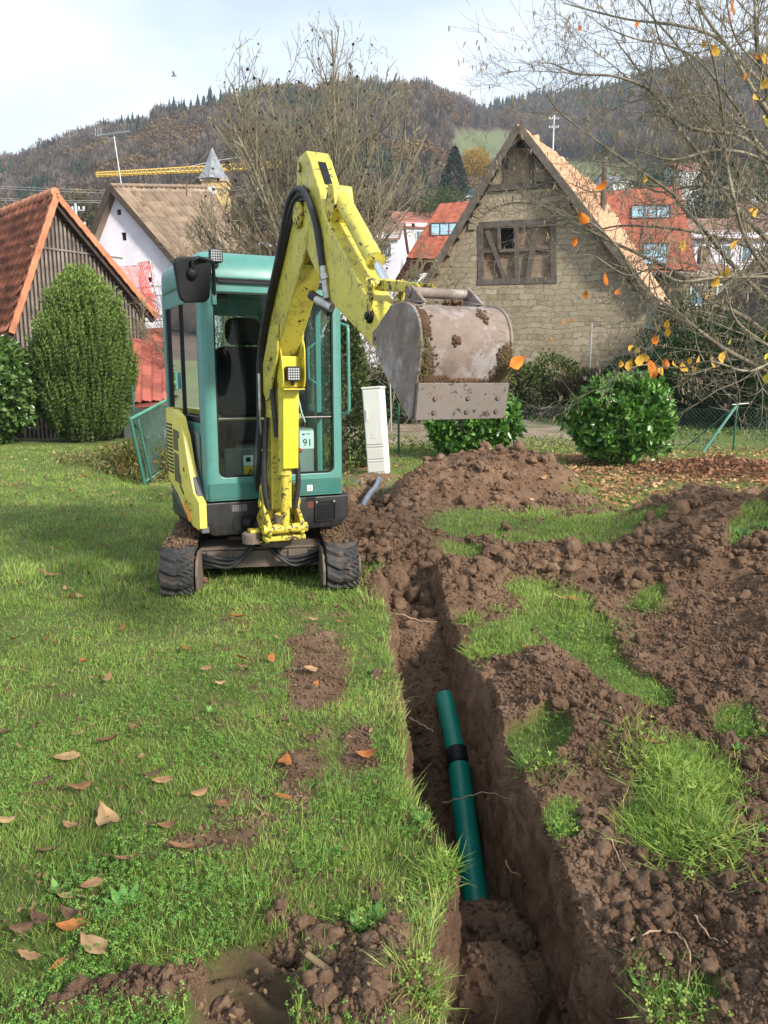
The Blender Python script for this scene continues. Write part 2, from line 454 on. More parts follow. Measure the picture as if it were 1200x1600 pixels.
def tread_h(x, y):               # imprint of a track in the wet earth bottom left
    e_ = .05 * (fbm(x * 9, y * 9, 91, 4) - .5); inside = sstep(-.46, -.42, x + e_) * (1 - sstep(-.23, -.19, x + e_)) * (1 - sstep(1.74, 1.86, y + 2 * e_))
    return inside, -.025 + .021 * np.sin((y + .05 * np.sin(x * 20)) * 2 * math.pi / .115) + .004 * (fbm(x * 20, y * 20, 9) - .5)
def ground_z(x, y, S=None, flat=False):
    x = np.asarray(x, float); y = np.asarray(y, float)
    if S is None: S = soil_mask(x, y)
    z = base_h(x, y) + mound_h(x, y)
    rough = earth_rough(x, y)
    worn = sstep(0, .12, lipL(np.minimum(y, 6)) - x) * sstep(1.95, 2.3, y) * (1 - sstep(4.6, 5.2, y)); z = z + (.18 + .82 * S) * (rough - .045) * (1 - .75 * worn)
    ins, th = tread_h(x, y); z = z * (1 - ins) + (base_h(x, y) + th) * ins
    return z
def trench_z(x, y):
    """floor of the trench"""
    d = tdepth(y)
    fl = -d - .04 + .05 * (fbm(x * 5, y * 5, 55, 3) - .5) + .8 * earth_rough(x, y)
    fl = fl + .14 * g(x, y, .33, 2.35, .28, .30, 1.4) * (y < 2.9) + .10 * g(x, y, .36, 1.85, .35, .3) + .20 * g(x, y, .55, 2.7, .10, .35) + .18 * g(x, y, .2, 4.6, .3, .35)
    return fl
def surf_z(x, y):                # whole ground, with trench
    x = np.asarray(x, float); y = np.asarray(y, float)
    z = ground_z(x, y); a = lipL(np.minimum(y, 6)); b = lipR(np.minimum(y, 6))
    ins = (x > a) & (x < b) & (y < 5.9)
    return np.where(ins, np.minimum(z, trench_z(x, y)), z)

def earth_nodes(t, co):
    f = t.noise(co, 7, 8, .68); f2 = t.noise(co, 70, 6, .7); f3 = t.noise(co, 1.3, 3)
    c = t.ramp(f, [(.30, (.090, .050, .028)), (.50, (.195, .117, .072)), (.76, (.34, .228, .152))])
    c = t.mix(t.ramp(f2, [(.45, 0.), (.72, .5)]), c, (.24, .155, .098))
    c = t.mix(t.ramp(f3, [(.44, 0.), (.60, .55)]), c, (.125, .073, .045))
    return c, f, f2
def make_earth_mat():
    t = NT('earth'); co = t.coord(); c, f, f2 = earth_nodes(t, co)
    t.set(Base_Color=c, Roughness=t.ramp(f, [(.3, .70), (.7, .97)])); t.b.inputs['Specular IOR Level'].default_value = .25
    b = t.bump(t.noise(co, 24, 9, .78), 1.0, .03); t.bump(f2, .8, .008, b)
    return t.m
M_EARTH = make_earth_mat()
def make_ground_mat():
    t = NT('ground'); co = t.coord(); c, f, f2 = earth_nodes(t, co)
    a = t.n('ShaderNodeSeparateColor'); t.l(t.attr(), a.inputs[0])
    turf = t.ramp(t.noise(co, 9, 7, .7), [(.30, (.075, .080, .026)), (.5, (.12, .155, .042)), (.75, (.20, .21, .07))])
    turf = t.mix(t.ramp(t.noise(co, 1.1, 4), [(.4, 0.), (.62, .5)]), turf, (.075, .125, .022))
    road = t.ramp(t.noise(co, 1.3, 8, .65), [(.35, (.20, .145, .10)), (.6, (.33, .26, .20)), (.8, (.40, .34, .28))])
    road = t.mix(t.ramp(t.noise(co, .45, 3), [(.5, 0.), (.62, .8)]), road, (.12, .14, .05))
    k = t.mix(a.outputs[0], turf, c); k = t.mix(a.outputs[1], k, road)
    k = t.mix(a.outputs[2], k, (.145, .088, .058))
    t.set(Base_Color=k, Roughness=.92); t.b.inputs['Specular IOR Level'].default_value = .2
    b = t.bump(t.noise(co, 24, 9, .78), 1.0, .03); t.bump(f2, .8, .008, b)
    return t.m

def build_ground():
    rows = [-3, -2, -1, 0, .6, .9, 1.1]; y = 1.2
    while y < 70: 
        rows.append(y); y *= 1.0042 if y < 9 else (1.008 if y < 24 else 1.03)
    rows = np.array(rows); nr = len(rows)
    nL, nW, nB, nR = 290, 44, 80, 330
    fade = sstep(9, 16, rows)
    y6 = np.clip(rows, 1.0, 6.0)
    a = lipL(y6); b = lipR(y6)
    W = np.maximum(rows, 1.5) * .80 + 1.2; Wl = W; Wr = W
    wl = .05; wr = .045
    dep = (rows < 5.95)
    xs = []
    def seg(p, q, n, k=1.0):
        t_ = np.linspace(0, 1, n + 1)[:-1] ** k
        return p[:, None] * (1 - t_) + q[:, None] * t_
    A = np.concatenate([seg(-Wl, a, nL, .8), seg(a, a + wl, nW), seg(a + wl, b - wr, nB), seg(b - wr, b, nW),
                        b[:, None] * (1 - np.linspace(0, 1, nR + 1) ** 1.15) + Wr[:, None] * np.linspace(0, 1, nR + 1) ** 1.15], axis=1)
    nc = A.shape[1]
    uni = -Wl[:, None] * (1 - np.linspace(0, 1, nc)) + Wr[:, None] * np.linspace(0, 1, nc)
    X = A * (1 - fade[:, None]) + uni * fade[:, None]
    Y = np.repeat(rows[:, None], nc, 1)
    S = soil_mask(X, Y); Z = ground_z(X, Y, S); FZ = trench_z(X, Y)
    tcol = np.zeros(nc); tcol[nL:nL + nW] = np.linspace(0, 1, nW); tcol[nL + nW:nL + nW + nB] = 1; tcol[nL + nW + nB:nL + 2 * nW + nB] = np.linspace(1, 0, nW)
    inT = np.repeat(tcol[None, :], nr, 0) * (rows < 5.9)[:, None]
    # rim heights belong to the lips so the walls run straight down from them
    zl = Z[:, nL]; zr = Z[:, nL + 2 * nW + nB]
    rim = np.where((np.arange(nc) < nL + nW)[None, :], zl[:, None], zr[:, None])
    m = inT > 0
    low = np.minimum(FZ, Z)
    Z2 = np.where(m, rim * (1 - inT) + low * inT, Z)
    # roughness of the walls: push sideways
    wall = np.clip(4 * inT * (1 - inT), 0, 1) ** .5
    sgn = np.where(np.arange(nc) < nL + nW + nB // 2, 1, -1)[None, :]
    hor = (fbm(Y * 5, Z2 * 7, 81, 5, .6) - .5) * .07 + (cell(Y * 13, Z2 * 13, 82) - .5) * .030 + (fbm(Y * 40, Z2 * 14, 83, 4, .7) - .5) * .030
    X2 = X + np.where(m, wall * hor * sgn, 0)
    # overhanging turf of the left lip
    V = np.stack([X2, Y, Z2], -1).reshape(-1, 3)
    i = np.arange(nr - 1)[:, None] * nc + np.arange(nc - 1)[None, :]
    loops = np.stack([i, i + 1, i + nc + 1, i + nc], -1).reshape(-1)
    col = np.zeros((nr, nc, 3)); col[..., 0] = np.where(m, 1, S); col[..., 1] = road_mask(X, Y)
    ins, _ = tread_h(X, Y); col[..., 2] = ins * .8
    lit = sstep(9.2, 10, Y) * (1 - sstep(14.8, 16.2, Y)) * sstep(1.0, 2.5, X) * sstep(.38, .60, fbm(X * 2, Y * 2, 90, 4)) * .75
    col[..., 2] = np.maximum(col[..., 2], lit)
    me = fast_mesh('ground', V, loops, np.arange(0, len(loops), 4), col.reshape(-1, 3), True)
    o = link('ground', me, None, make_ground_mat()); o['kind'] = 'structure'
    return o
build_ground()

# ------------------------------------------------------------------ hills
SKY = np.array([(-1500, 300), (-600, 300), (0, 284), (60, 270), (120, 246), (200, 222), (250, 208), (300, 196), (350, 182), (420, 168), (500, 160), (600, 158), (660, 160), (700, 172), (738, 186), (760, 180), (800, 166),
                (870, 158), (930, 150), (1000, 128), (1100, 108), (1200, 92), (1400, 80), (2600, 120)], float)
RDG = np.array([(-1500, 460), (600, 460), (690, 480), (735, 640), (800, 760), (1000, 700), (1200, 520), (2600, 480)], float)
def hill_z(px, Y):
    ys = np.interp(px, SKY[:, 0], SKY[:, 1]); rd = np.interp(px, RDG[:, 0], RDG[:, 1])
    u = (800 - ys) / F; hr = 1.5 + (-SP + u * CP) / (CP + u * SP) * rd
    t = np.clip((Y - 95) / (rd - 95), 0, 1.6)
    z = hr * np.where(t < 1, (t ** 1.25) * (1.0) , 1 - .35 * (t - 1))
    X = (px - 600) / F * Y
    z = z + (fbm(X * .012, Y * .012, 101, 4) - .5) * 16 * np.clip(t, 0, 1) * np.clip(1.15 - t, .0, 1)
    return z - 1.5 * (1 - sstep(70, 110, Y))
def hill_py(px, Y):
    X = (px - 600) / F * Y * CP; return pix(X, Y, hill_z(px, Y))[1]
def meadow(px, py):
    n = (fbm(px * .03, py * .03, 102, 3) - .5)
    m = ((px > 690 + n * 20) & (px < 800 + n * 20) & (py > 206 + .0 * px + n * 10) & (py < 262 + n * 20))
    m |= ((px > 985) & (px < 1260) & (py > 262 + n * 10) & (py < 345))
    m |= ((px > 790) & (px < 1000) & (py > 250 + n * 8) & (py < 330))
    return m
def build_hills():
    pxs = np.linspace(-1500, 2600, 420); Ys = np.concatenate([np.linspace(66, 100, 8), np.geomspace(104, 1300, 120)])
    PX, YY = np.meshgrid(pxs, Ys)
    Z = hill_z(PX, YY); X = (PX - 600) / F * YY * CP
    V = np.stack([X, YY, Z], -1).reshape(-1, 3); nr, nc = PX.shape
    i = np.arange(nr - 1)[:, None] * nc + np.arange(nc - 1)[None, :]
    loops = np.stack([i, i + 1, i + nc + 1, i + nc], -1).reshape(-1)
    py = pix(X, YY, Z)[1]; md = meadow(PX, py).astype(float)
    md = np.where(YY < 130, 1, md)
    col = np.zeros((nr, nc, 3)); col[..., 0] = md
    me = fast_mesh('hillside', V, loops, np.arange(0, len(loops), 4), col.reshape(-1, 3), True)
    t = NT('hillside'); co = t.coord()
    a = t.n('ShaderNodeSeparateColor'); t.l(t.attr(), a.inputs[0])
    fl = t.ramp(t.noise(co, .06, 6, .7), [(.3, (.045, .032, .022)), (.7, (.10, .066, .042))])
    gr = t.ramp(t.noise(co, .035, 6, .65), [(.3, (.070, .095, .032)), (.7, (.13, .15, .055))])
    t.set(Base_Color=t.mix(a.outputs[0], fl, gr), Roughness=.95)
    o = link('hillside', me, None, t.m); o['kind'] = 'structure'
build_hills()

def crown_template(kind, seed):
    r_ = np.random.default_rng(seed); vs = []; fs = []
    def tri(c, s, n):
        a = r_.normal(size=3); a /= np.linalg.norm(a); b = np.cross(a, n / np.linalg.norm(n) + 1e-3 * r_.normal(size=3)); b /= np.linalg.norm(b) + 1e-6
        k = len(vs); vs.extend([c + a * s, c - a * s * .5 + b * s * .8, c - a * s * .5 - b * s * .8]); fs.append((k, k + 1, k + 2))
    if kind == 'bare':
        for i in range(84):            # upright twig fans
            th = r_.uniform(0, 6.28); rr = .40 * math.sqrt(r_.uniform(0, 1)); z0 = r_.uniform(.18, .55); z1 = 1.02 - .75 * rr ** 1.6 * 2 + r_.uniform(-.12, .05)
            p = np.array([rr * math.cos(th) * .6, rr * math.sin(th) * .6, z0]); q = np.array([rr * math.cos(th) * 1.15, rr * math.sin(th) * 1.15, z1])
            s_ = np.array([math.sin(th + 1), math.cos(th + 1), 0]) * .017
            k = len(vs); vs.extend([p - s_ * .4, p + s_ * .4, q + s_, q - s_]); fs.append((k, k + 1, k + 2, k + 3))
        for i in range(70):
            d = r_.normal(size=3); d /= np.linalg.norm(d); c = np.array([0, 0, .62]) + d * np.array([.36, .36, .34]) * r_.uniform(.5, 1)
            tri(c, .036, d)
    elif kind == 'leafy':
        for i in range(150):
            d = r_.normal(size=3); d /= np.linalg.norm(d); c = np.array([0, 0, .60]) + d * np.array([.38, .38, .38]) * r_.uniform(.55, 1)
            tri(c, r_.uniform(.035, .08), d)
    else:
        for lv in range(11):
            z = .12 + .085 * lv; rad = .24 * (1 - z) + .015
            for j in range(8):
                th = 6.28 * j / 8 + lv * .7 + r_.uniform(-.3, .3); rr = rad * r_.uniform(.75, 1.2)
                c = np.array([math.cos(th), math.sin(th), 0]); s_ = np.array([-math.sin(th), math.cos(th), 0]) * rr * .42
                k = len(vs); vs.extend([np.array([0, 0, z + .10]), c * rr + s_ + [0, 0, z - .02], c * rr * 1.1 + [0, 0, z - .06], c * rr - s_ + [0, 0, z - .02]]); fs.append((k, k + 1, k + 2, k + 3))
    k = len(vs); 
    for a in (0, 2.09, 4.18): vs.extend([np.array([.018 * math.cos(a), .018 * math.sin(a), -.1]), np.array([.008 * math.cos(a), .008 * math.sin(a), .75])])
    fs.extend([(k, k + 2, k + 3, k + 1), (k + 2, k + 4, k + 5, k + 3), (k + 4, k, k + 1, k + 5)])
    return np.array(vs), fs
M_FAR = leafmat('far_foliage', .9, .15, .1)
def forest():
    n = 34000; px = rng.uniform(-500, 1700, n); Y = 110 * (900 / 110) ** rng.uniform(0, 1, n) ** .62
    rd = np.interp(px, RDG[:, 0], RDG[:, 1])
    ok = (Y < rd + 14) & (Y > 165 + 30 * (px > 640)); px, Y = px[ok], Y[ok]
    X = (px - 600) / F * Y * CP; z = hill_z(px, Y); py = pix(X, Y, z)[1]
    py2 = pix(X, Y, z + 8)[1]
    ok = ~meadow(px, py) & ~meadow(px, py2)
    keep = rng.uniform(0, 1, len(px)) < np.clip((Y / 330) , .25, 1.0)
    ok &= keep
    px, Y, X, z, py = px[ok], Y[ok], X[ok], z[ok], py[ok]
    f = fbm(X * .02, Y * .02, 111, 3); e = fbm(X * .03 + 50, Y * .03, 112, 3); rd = np.interp(px, RDG[:, 0], RDG[:, 1])
    spruce = (e > .69) | ((rd - Y < 55) & (px > 745) & (rng.uniform(0, 1, len(px)) < .75)) | ((rd - Y < 22) & (px > 255) & (px < 400) & (rng.uniform(0, 1, len(px)) < .6))
    leafy = ~spruce & ((f > .70) | (rng.uniform(0, 1, len(px)) < .05))
    bare = ~spruce & ~leafy
    for nm, mk, kind, lab in (('bare_forest', bare, 'bare', 0), ('autumn_forest', leafy, 'leafy', 0), ('spruce_forest', spruce, 'spruce', 0)):
        k = mk.sum(); idx = np.where(mk)[0]; hgt = rng.uniform(9, 15, k) * (1.15 if kind == 'spruce' else 1); wd = hgt * rng.uniform(.75, 1.1, k)
        a = rng.uniform(0, 6.28, k); c, s = np.cos(a), np.sin(a); Mx = np.zeros((k, 3, 3))
        Mx[:, 0, 0] = c * wd; Mx[:, 0, 1] = -s * wd; Mx[:, 1, 0] = s * wd; Mx[:, 1, 1] = c * wd; Mx[:, 2, 2] = hgt
        T = np.stack([X[idx], Y[idx], z[idx] - .5], -1)
        u = rng.uniform(0, 1, (k, 1))
        if kind == 'bare': colr = np.array([[.080, .062, .050]]) * (1 - u) + np.array([[.145, .118, .092]]) * u
        elif kind == 'leafy': colr = np.array([[.125, .068, .035]]) * (1 - u) + np.array([[.17, .125, .055]]) * u
        else: colr = np.array([[.022, .045, .030]]) * (1 - u) + np.array([[.040, .070, .042]]) * u
        colr = colr * rng.uniform(.7, 1.3, (k, 1))
        tvs, tfs = crown_template(kind, 5)
        half = k // 2
        me = scatter_mesh(nm, tvs, tfs, T, Mx, colr)
        o = link(nm, me, None, M_FAR); tag(o, {'bare': 'grey brown leafless woodland covering the far hills', 'leafy': 'rust and ochre autumn trees scattered through the hillside wood', 'spruce': 'dark green spruces standing in the wood along the hill crest'}[kind], 'forest', kind='stuff')
forest()
# ================================================================== BUILDINGS
class Facade:
    """a vertical plane through the pixel (px,py) at depth Y, turned by yaw; local x runs along it, y into the building"""
    def __init__(s, px, Y, yaw, zbase=0.0):
        s.o = P(px, 595, Y); s.o.z = zbase; s.a = R(yaw)
        s.g = Vector((math.cos(s.a), math.sin(s.a), 0)); s.n = Vector((-math.sin(s.a), math.cos(s.a), 0))
    def __call__(s, px, py, dy=0.0):
        r_ = ray(px, py); t_ = ((s.o + s.n * dy - EYE).dot(s.n)) / r_.dot(s.n); p = EYE + r_ * t_ - s.o
        return (p.dot(s.g), p.z)
    def loc(s, v):                       # world -> local
        d = Vector(v) - s.o; return Vector((d.dot(s.g), d.dot(s.n), d.z))
def rooftile(name, A, B, Cc, D, tw, th_, amp, step, mat, parent, seed=0, jit=.15, under=.10, flat=False, dens=6):
    """A near ridge, B far ridge, C far eave, D near eave; rows of tiles with rounded profile and stepped courses"""
    A, B, Cc, D = map(Vector, (A, B, Cc, D)); nn = (B - A).cross(D - A).normalized()
    if nn.z < 0: nn = -nn
    Wd = ((B - A).length + (Cc - D).length) / 2; Ln = ((D - A).length + (Cc - B).length) / 2
    nu = max(2, int(Wd / tw)); nv = max(2, int(Ln / th_)); k = dens; cols_ = nu * k + 1
    u = np.linspace(0, 1, cols_); ph = (np.arange(cols_) % k) / k
    prof_ = (0 * ph if flat else (np.sin(ph * 2 * np.pi) * .5 + .35 * np.sin(ph * 4 * np.pi))) * amp
    r_ = np.random.default_rng(seed); rows_, uvs = [], []
    a, b, c, d, nnv = (np.array(v[:]) for v in (A, B, Cc, D, nn))
    for i in range(nv):
        tj = r_.normal(0, jit * step, nu + 1)[np.minimum(np.arange(cols_) // k, nu)]
        for v, h in ((i / nv, 0.0), ((i + 1) / nv, step)):
            p = (a + (b - a) * u[:, None]) * (1 - v) + (d + (c - d) * u[:, None]) * v
            rows_.append(p + nnv * (prof_ + h + tj)[:, None]); uvs.append(np.stack([u * Wd, np.full(cols_, -v * Ln)], -1))
    V = np.concatenate(rows_); UV = np.concatenate(uvs); m = len(rows_)
    ii = np.arange(m - 1)[:, None] * cols_ + np.arange(cols_ - 1)[None]
    F4 = np.stack([ii, ii + 1, ii + cols_ + 1, ii + cols_], -1).reshape(-1, 4)
    e = len(V); top = [a, b, c, d]; V = np.concatenate([V, np.array([q - nnv * under for q in top]), np.array([q + nnv * .01 for q in top])]); UV = np.concatenate([UV, np.zeros((8, 2))])
    F4 = np.concatenate([F4, np.array([[e, e + 1, e + 2, e + 3]] + [[e + j, e + (j + 1) % 4, e + 4 + (j + 1) % 4, e + 4 + j] for j in range(4)])])
    me = fast_mesh(name, V, F4.reshape(-1), np.arange(0, F4.size, 4), None, False, UV)
    return link(name, me, parent, mat)
def tilemat(name, stops, tw, th_, moss=None, rough=.8):
    t = NT(name); uv = t.coord('UV'); br = t.n('ShaderNodeTexBrick'); br.offset = 0; br.inputs['Scale'].default_value = 1
    br.inputs['Brick Width'].default_value = tw; br.inputs['Row Height'].default_value = th_; br.inputs['Mortar Size'].default_value = 0
    br.inputs['Color1'].default_value = (0, 0, 0, 1); br.inputs['Color2'].default_value = (1, 1, 1, 1); t.l(uv, br.inputs['Vector'])
    co = t.coord(); f = t.mix(.55, br.outputs['Color'], t.noise(co, 1.2, 7, .7)); c = t.ramp(f, stops)
    if moss: c = t.mix(t.ramp(t.noise(co, .9, 8, .72), [(.52, 0.), (.66, .75)]), c, moss)
    t.set(Base_Color=c, Roughness=rough); t.bump(t.noise(co, 30, 4), .3, .01); return t.m
M_TILE_OR = tilemat('weathered_red_tiles', [(.2, (.13, .045, .028)), (.5, (.24, .080, .045)), (.8, (.34, .125, .07))], .30, .34, (.13, .05, .035))
M_TILE_RG = plain('orange_ridge_tiles', (.42, .16, .08), .75, var=.35, sc=2.5)
M_TILE_BR = tilemat('brown_tiles', [(.2, (.15, .105, .075)), (.5, (.24, .175, .125)), (.8, (.33, .25, .18))], .30, .34, (.16, .13, .10))
M_TILE_RD = tilemat('dull_red_tiles', [(.2, (.19, .05, .038)), (.5, (.28, .075, .055)), (.8, (.36, .10, .07))], .30, .36)
M_TILE_NEW = tilemat('new_red_tiles', [(.2, (.22, .055, .032)), (.5, (.29, .080, .045)), (.8, (.36, .11, .06))], .30, .33)
M_TILE_BEA = tilemat('old_beaver_tail_tiles', [(.15, (.28, .13, .075)), (.45, (.50, .27, .155)), (.7, (.62, .37, .23)), (.9, (.70, .48, .33))], .18, .17, (.34, .22, .14))
M_TIMBER = plain('grey_old_timber', (.085, .070, .058), .85, var=.45, sc=3, bump=.01)
M_DARKW = plain('dark_brown_board', (.045, .028, .020), .8, var=.4, sc=4)
M_DARK = plain('dark_opening', (.006, .006, .007), .9, var=.1)
M_PLASTER = None
def plaster():
    t = NT('mauve_white_plaster'); co = t.coord(); f = t.noise(co, .55, 8, .7)
    c = t.ramp(f, [(.3, (.50, .47, .52)), (.55, (.62, .59, .65)), (.75, (.68, .66, .70))])
    c = t.mix(t.ramp(t.noise(co, 2.2, 9, .78, .5), [(.60, 0.), (.70, .7)]), c, (.24, .22, .20)); t.set(Base_Color=c, Roughness=.9); t.bump(t.noise(co, 12, 5), .4, .02); return t.m
M_PLASTER = plaster()
M_WHITEW = plain('white_render', (.66, .66, .66), .9, var=.08, sc=.6)
M_PANE = plain('window_pane', (.10, .16, .20), .08, 0, .3, 2)
M_SKYPANE = plain('roof_window_pane', (.20, .36, .44), .06, 0, .25, 3)
def stonemat(name='coursed_sandstone', brick=False):
    t = NT(name); co = t.coord(); sp_ = t.n('ShaderNodeSeparateXYZ'); t.l(co, sp_.inputs[0]); cb = t.n('ShaderNodeCombineXYZ')
    wob = t.noise(co, 1.9, 6, .7); wob2 = t.noise(co, .5, 3)
    x = t.math('ADD', sp_.outputs[0], t.math('MULTIPLY', wob, .9)); z = t.math('ADD', sp_.outputs[2], t.math('ADD', t.math('MULTIPLY', wob, .38), t.math('MULTIPLY', wob2, .5)))
    t.l(x, cb.inputs[0]); t.l(z, cb.inputs[1])
    br = t.n('ShaderNodeTexBrick'); br.offset = .5; br.squash = .6; br.squash_frequency = 3; t.l(cb.outputs[0], br.inputs['Vector']); br.inputs['Scale'].default_value = 1
    bw, bh = (.26, .085) if brick else (.62, .245)
    br.inputs['Brick Width'].default_value = bw; br.inputs['Row Height'].default_value = bh; br.inputs['Mortar Size'].default_value = .010 if brick else .016; br.inputs['Mortar Smooth'].default_value = .6; br.inputs['Bias'].default_value = 0
    br.inputs['Color1'].default_value = (0, 0, 0, 1); br.inputs['Color2'].default_value = (1, 1, 1, 1); br.inputs['Mortar'].default_value = (.5, .5, .5, 1)
    f = t.mix(.6, br.outputs['Color'], t.noise(co, 2.4, 8, .75))
    if brick: c = t.ramp(f, [(.25, (.13, .065, .04)), (.5, (.23, .115, .065)), (.7, (.30, .20, .12))])
    else: c = t.ramp(f, [(.22, (.17, .13, .085)), (.45, (.28, .23, .155)), (.65, (.35, .295, .21)), (.85, (.43, .37, .27))])
    c = t.mix(t.math('MULTIPLY', br.outputs['Fac'], .45), c, (.085, .070, .05) if not brick else (.26, .22, .16))
    c = t.mix(t.ramp(t.noise(co, .55, 9, .78, .3), [(.44, 0.), (.56, .85)]), c, t.ramp(t.noise(co, 5, 8, .8), [(.3, (.19, .155, .10)), (.55, (.30, .255, .175)), (.75, (.40, .35, .26))]))
    t.set(Base_Color=c, Roughness=.95); b = t.bump(t.math('SUBTRACT', t.noise(co, 7, 8, .75), t.math('MULTIPLY', br.outputs['Fac'], .6)), .9, .05)
    return t.m
M_STONE = stonemat(); M_BRICK = stonemat('old_brick_infill', True)
def window(mb_parent, f, rect, name='window', depth=.12, frame=.05, mframe=None, mpane=None, bars=1):
    x0, z0, x1, z1 = rect; q = MB(); q.ring([(x0, z0), (x1, z0), (x1, z1), (x0, z1)], [(x0 + frame, z0 + frame), (x1 - frame, z0 + frame), (x1 - frame, z1 - frame), (x0 + frame, z1 - frame)], 'y', depth - .03, depth + .03)
    for i in range(bars): xx = x0 + (x1 - x0) * (i + 1) / (bars + 1); q.box((xx, depth, (z0 + z1) / 2), (.04, .05, z1 - z0 - 2 * frame))
    w_ = q.build(name, mframe or M_WHITEW, mb_parent); q = MB(); q.box(((x0 + x1) / 2, depth + .01, (z0 + z1) / 2), (x1 - x0 - frame, .01, z1 - z0 - frame)); q.build('pane', mpane or M_PANE, w_); return w_

# ---- the old barn
fb = Facade(812, 34, -14); barn = empty('stone_barn', fb.o, fb.a)
tag(barn, 'old stone barn with half-timbered gable and sunlit tiled roof', 'barn')
gp = [fb(668, 452), fb(811, 214), fb(1022, 462)]
wl = fb(668, 452)[0]; wr = fb(1008, 462)[0]; apex = fb(811, 214); zL = fb(668, 452)[1]; zR = fb(1008, 462)[1]
o0, o1 = fb(745, 442), fb(868, 352); op = (o0[0], o0[1], o1[0], o1[1])
b0, b1 = fb(783, 292), fb(832, 228)
q = MB(); wall_holes(q, [(wl, -1), (wr, -1), (wr, zR), apex, (wl, zL)], [op], 0, .5); gw = q.build('gable_wall', M_STONE, barn)
# timber infill panel with posts, braces and the dark window
wn = (*fb(779, 391), *fb(806, 353)); q = MB()
wall_holes(q, [(op[0], op[1]), (op[2], op[1]), (op[2], op[3]), (op[0], op[3])], [wn], .16, .1); q.build('brick_infill', M_BRICK, gw)
q = MB(); q.box(((wn[0] + wn[2]) / 2, .5, (wn[1] + wn[3]) / 2), (wn[2] - wn[0] + .1, .02, wn[3] - wn[1] + .1)); q.build('dark_window', M_DARK, gw)
tm = empty('timber_frame', (0, 0, 0)); tm.parent = barn
def beam(p, q_, w_=.22, y=.06, th=.16, name='beam'):
    a = Vector((p[0], 0, p[1])); b_ = Vector((q_[0], 0, q_[1])); d = b_ - a; m = MB(); m.box(((a.x + b_.x) / 2, y, (a.z + b_.z) / 2), (d.length, th, w_), ry=-math.atan2(d.z, d.x)); m.build(name, M_TIMBER, tm, .012); return m
for i, (p, q_, w_) in enumerate([((745, 441), (870, 438), .26), ((748, 352), (868, 345), .26), ((751, 438), (750, 353), .26), ((865, 436), (864, 352), .26), ((808, 438), (806, 350), .20), ((780, 390), (779, 353), .15), ((779, 392), (808, 391), .15),
                      ((760, 360), (789, 436), .20), ((838, 356), (824, 437), .24), ((808, 391), (864, 386), .15), ((751, 393), (776, 393), .14)]):
    beam(fb(*p), fb(*q_), w_, .05 + .004 * i)
beam(fb(762, 295), fb(862, 288), .28, -.02); beam(fb(791, 292), fb(790, 240), .2, -.01, .10); beam(fb(833, 290), fb(829, 240), .2, -.012, .10)
# stone arch over the opening
q = MB(); cxm = (op[0] + op[2]) / 2; hw = (op[2] - op[0]) / 2 + .1
for i in range(15):
    a0, a1 = math.pi * (i + .04) / 15, math.pi * (i + .96) / 15; rz_ = 1.05
    q.prism([(cxm + hw * math.cos(a0), op[3] - .05 + rz_ * math.sin(a0)), (cxm + (hw + .34) * math.cos(a0), op[3] - .05 + (rz_ + .36) * math.sin(a0)), (cxm + (hw + .34) * math.cos(a1), op[3] - .05 + (rz_ + .36) * math.sin(a1)), (cxm + hw * math.cos(a1), op[3] - .05 + rz_ * math.sin(a1))], 'y', -.07, .02)
q.build('stone_arch', M_STONE, gw, .02)
q = MB(); q.prism([(cxm + hw * math.cos(math.pi * i / 16), op[3] + .12 + .95 * math.sin(math.pi * i / 16)) for i in range(17)], 'y', -.012, .02); q.build('arch_infill', M_STONE, gw)
q = MB(); q.prism([fb(787, 292), fb(786, 250), fb(808, 224), fb(830, 250), fb(832, 291)], 'y', -.02, .02); q.build('brick_gable_infill', M_BRICK, gw)
q = MB(); q.prism([fb(802, 232), fb(811, 215), fb(822, 231)], 'y', -.035, 0); q.build('vent_opening', M_DARK, gw)
# lower plinth projecting a little, with stones
zp = fb(760, 462)[1]; q = MB(); q.box(((wl + wr) / 2, -.10, zp / 2 - .5), (wr - wl + .1, .22, zp + 1)); q.build('lower_wall', M_STONE, barn)
# ledge moss
r_ = np.random.default_rng(8)
# roof
A_ = Vector((apex[0] - .0, -.55, apex[1] + .35)); pB = fb.loc(P(932, 243, 44)); pC = fb.loc(P(1054, 455, 38.5)); D1 = fb(1024, 478); D_ = Vector((D1[0], -.55, D1[1]))
rooftile('tiled_roof', A_, (pB.x, pB.y, A_.z + .15), (pC.x, pC.y, D_.z + .35), D_, .18, .17, .0, .035, M_TILE_BEA, barn, 3, 1.2, flat=True, dens=1)
E1 = fb(658, 462); Eb = Vector((E1[0], 12, E1[1]))
rooftile('tiled_roof', A_, (pB.x, pB.y, A_.z + .15), Eb, (E1[0], -.55, E1[1]), .18, .17, .0, .03, M_TILE_BEA, barn, 4, 1.2, flat=True, dens=1)
for k, (e_, nm) in enumerate(((Vector((E1[0] - .05, -.6, E1[1] - .1)), 'verge_board'), (Vector((D_.x + .05, -.6, D_.z - .08)), 'verge_board'))):
    d = e_ - (A_ - Vector((0, .05, .12))); c_ = (e_ + A_ - Vector((0, .05, .12))) / 2; q = MB(); q.box(c_, (d.length, .07, .30), ry=-math.atan2(d.z, d.x)); q.build(nm, M_TIMBER, barn, .01)
for k in range(9):   # rafter ends
    for s_, e_ in ((0, E1), (1, D1)):
        t_ = (k + .7) / 9.5; p_ = Vector((A_.x + (e_[0] - A_.x) * t_, -.28, A_.z + (e_[1] - A_.z) * t_ - .30)); q = MB(); q.box(p_, (.14, .56, .14)); q.build('purlin_end', M_TIMBER, barn)
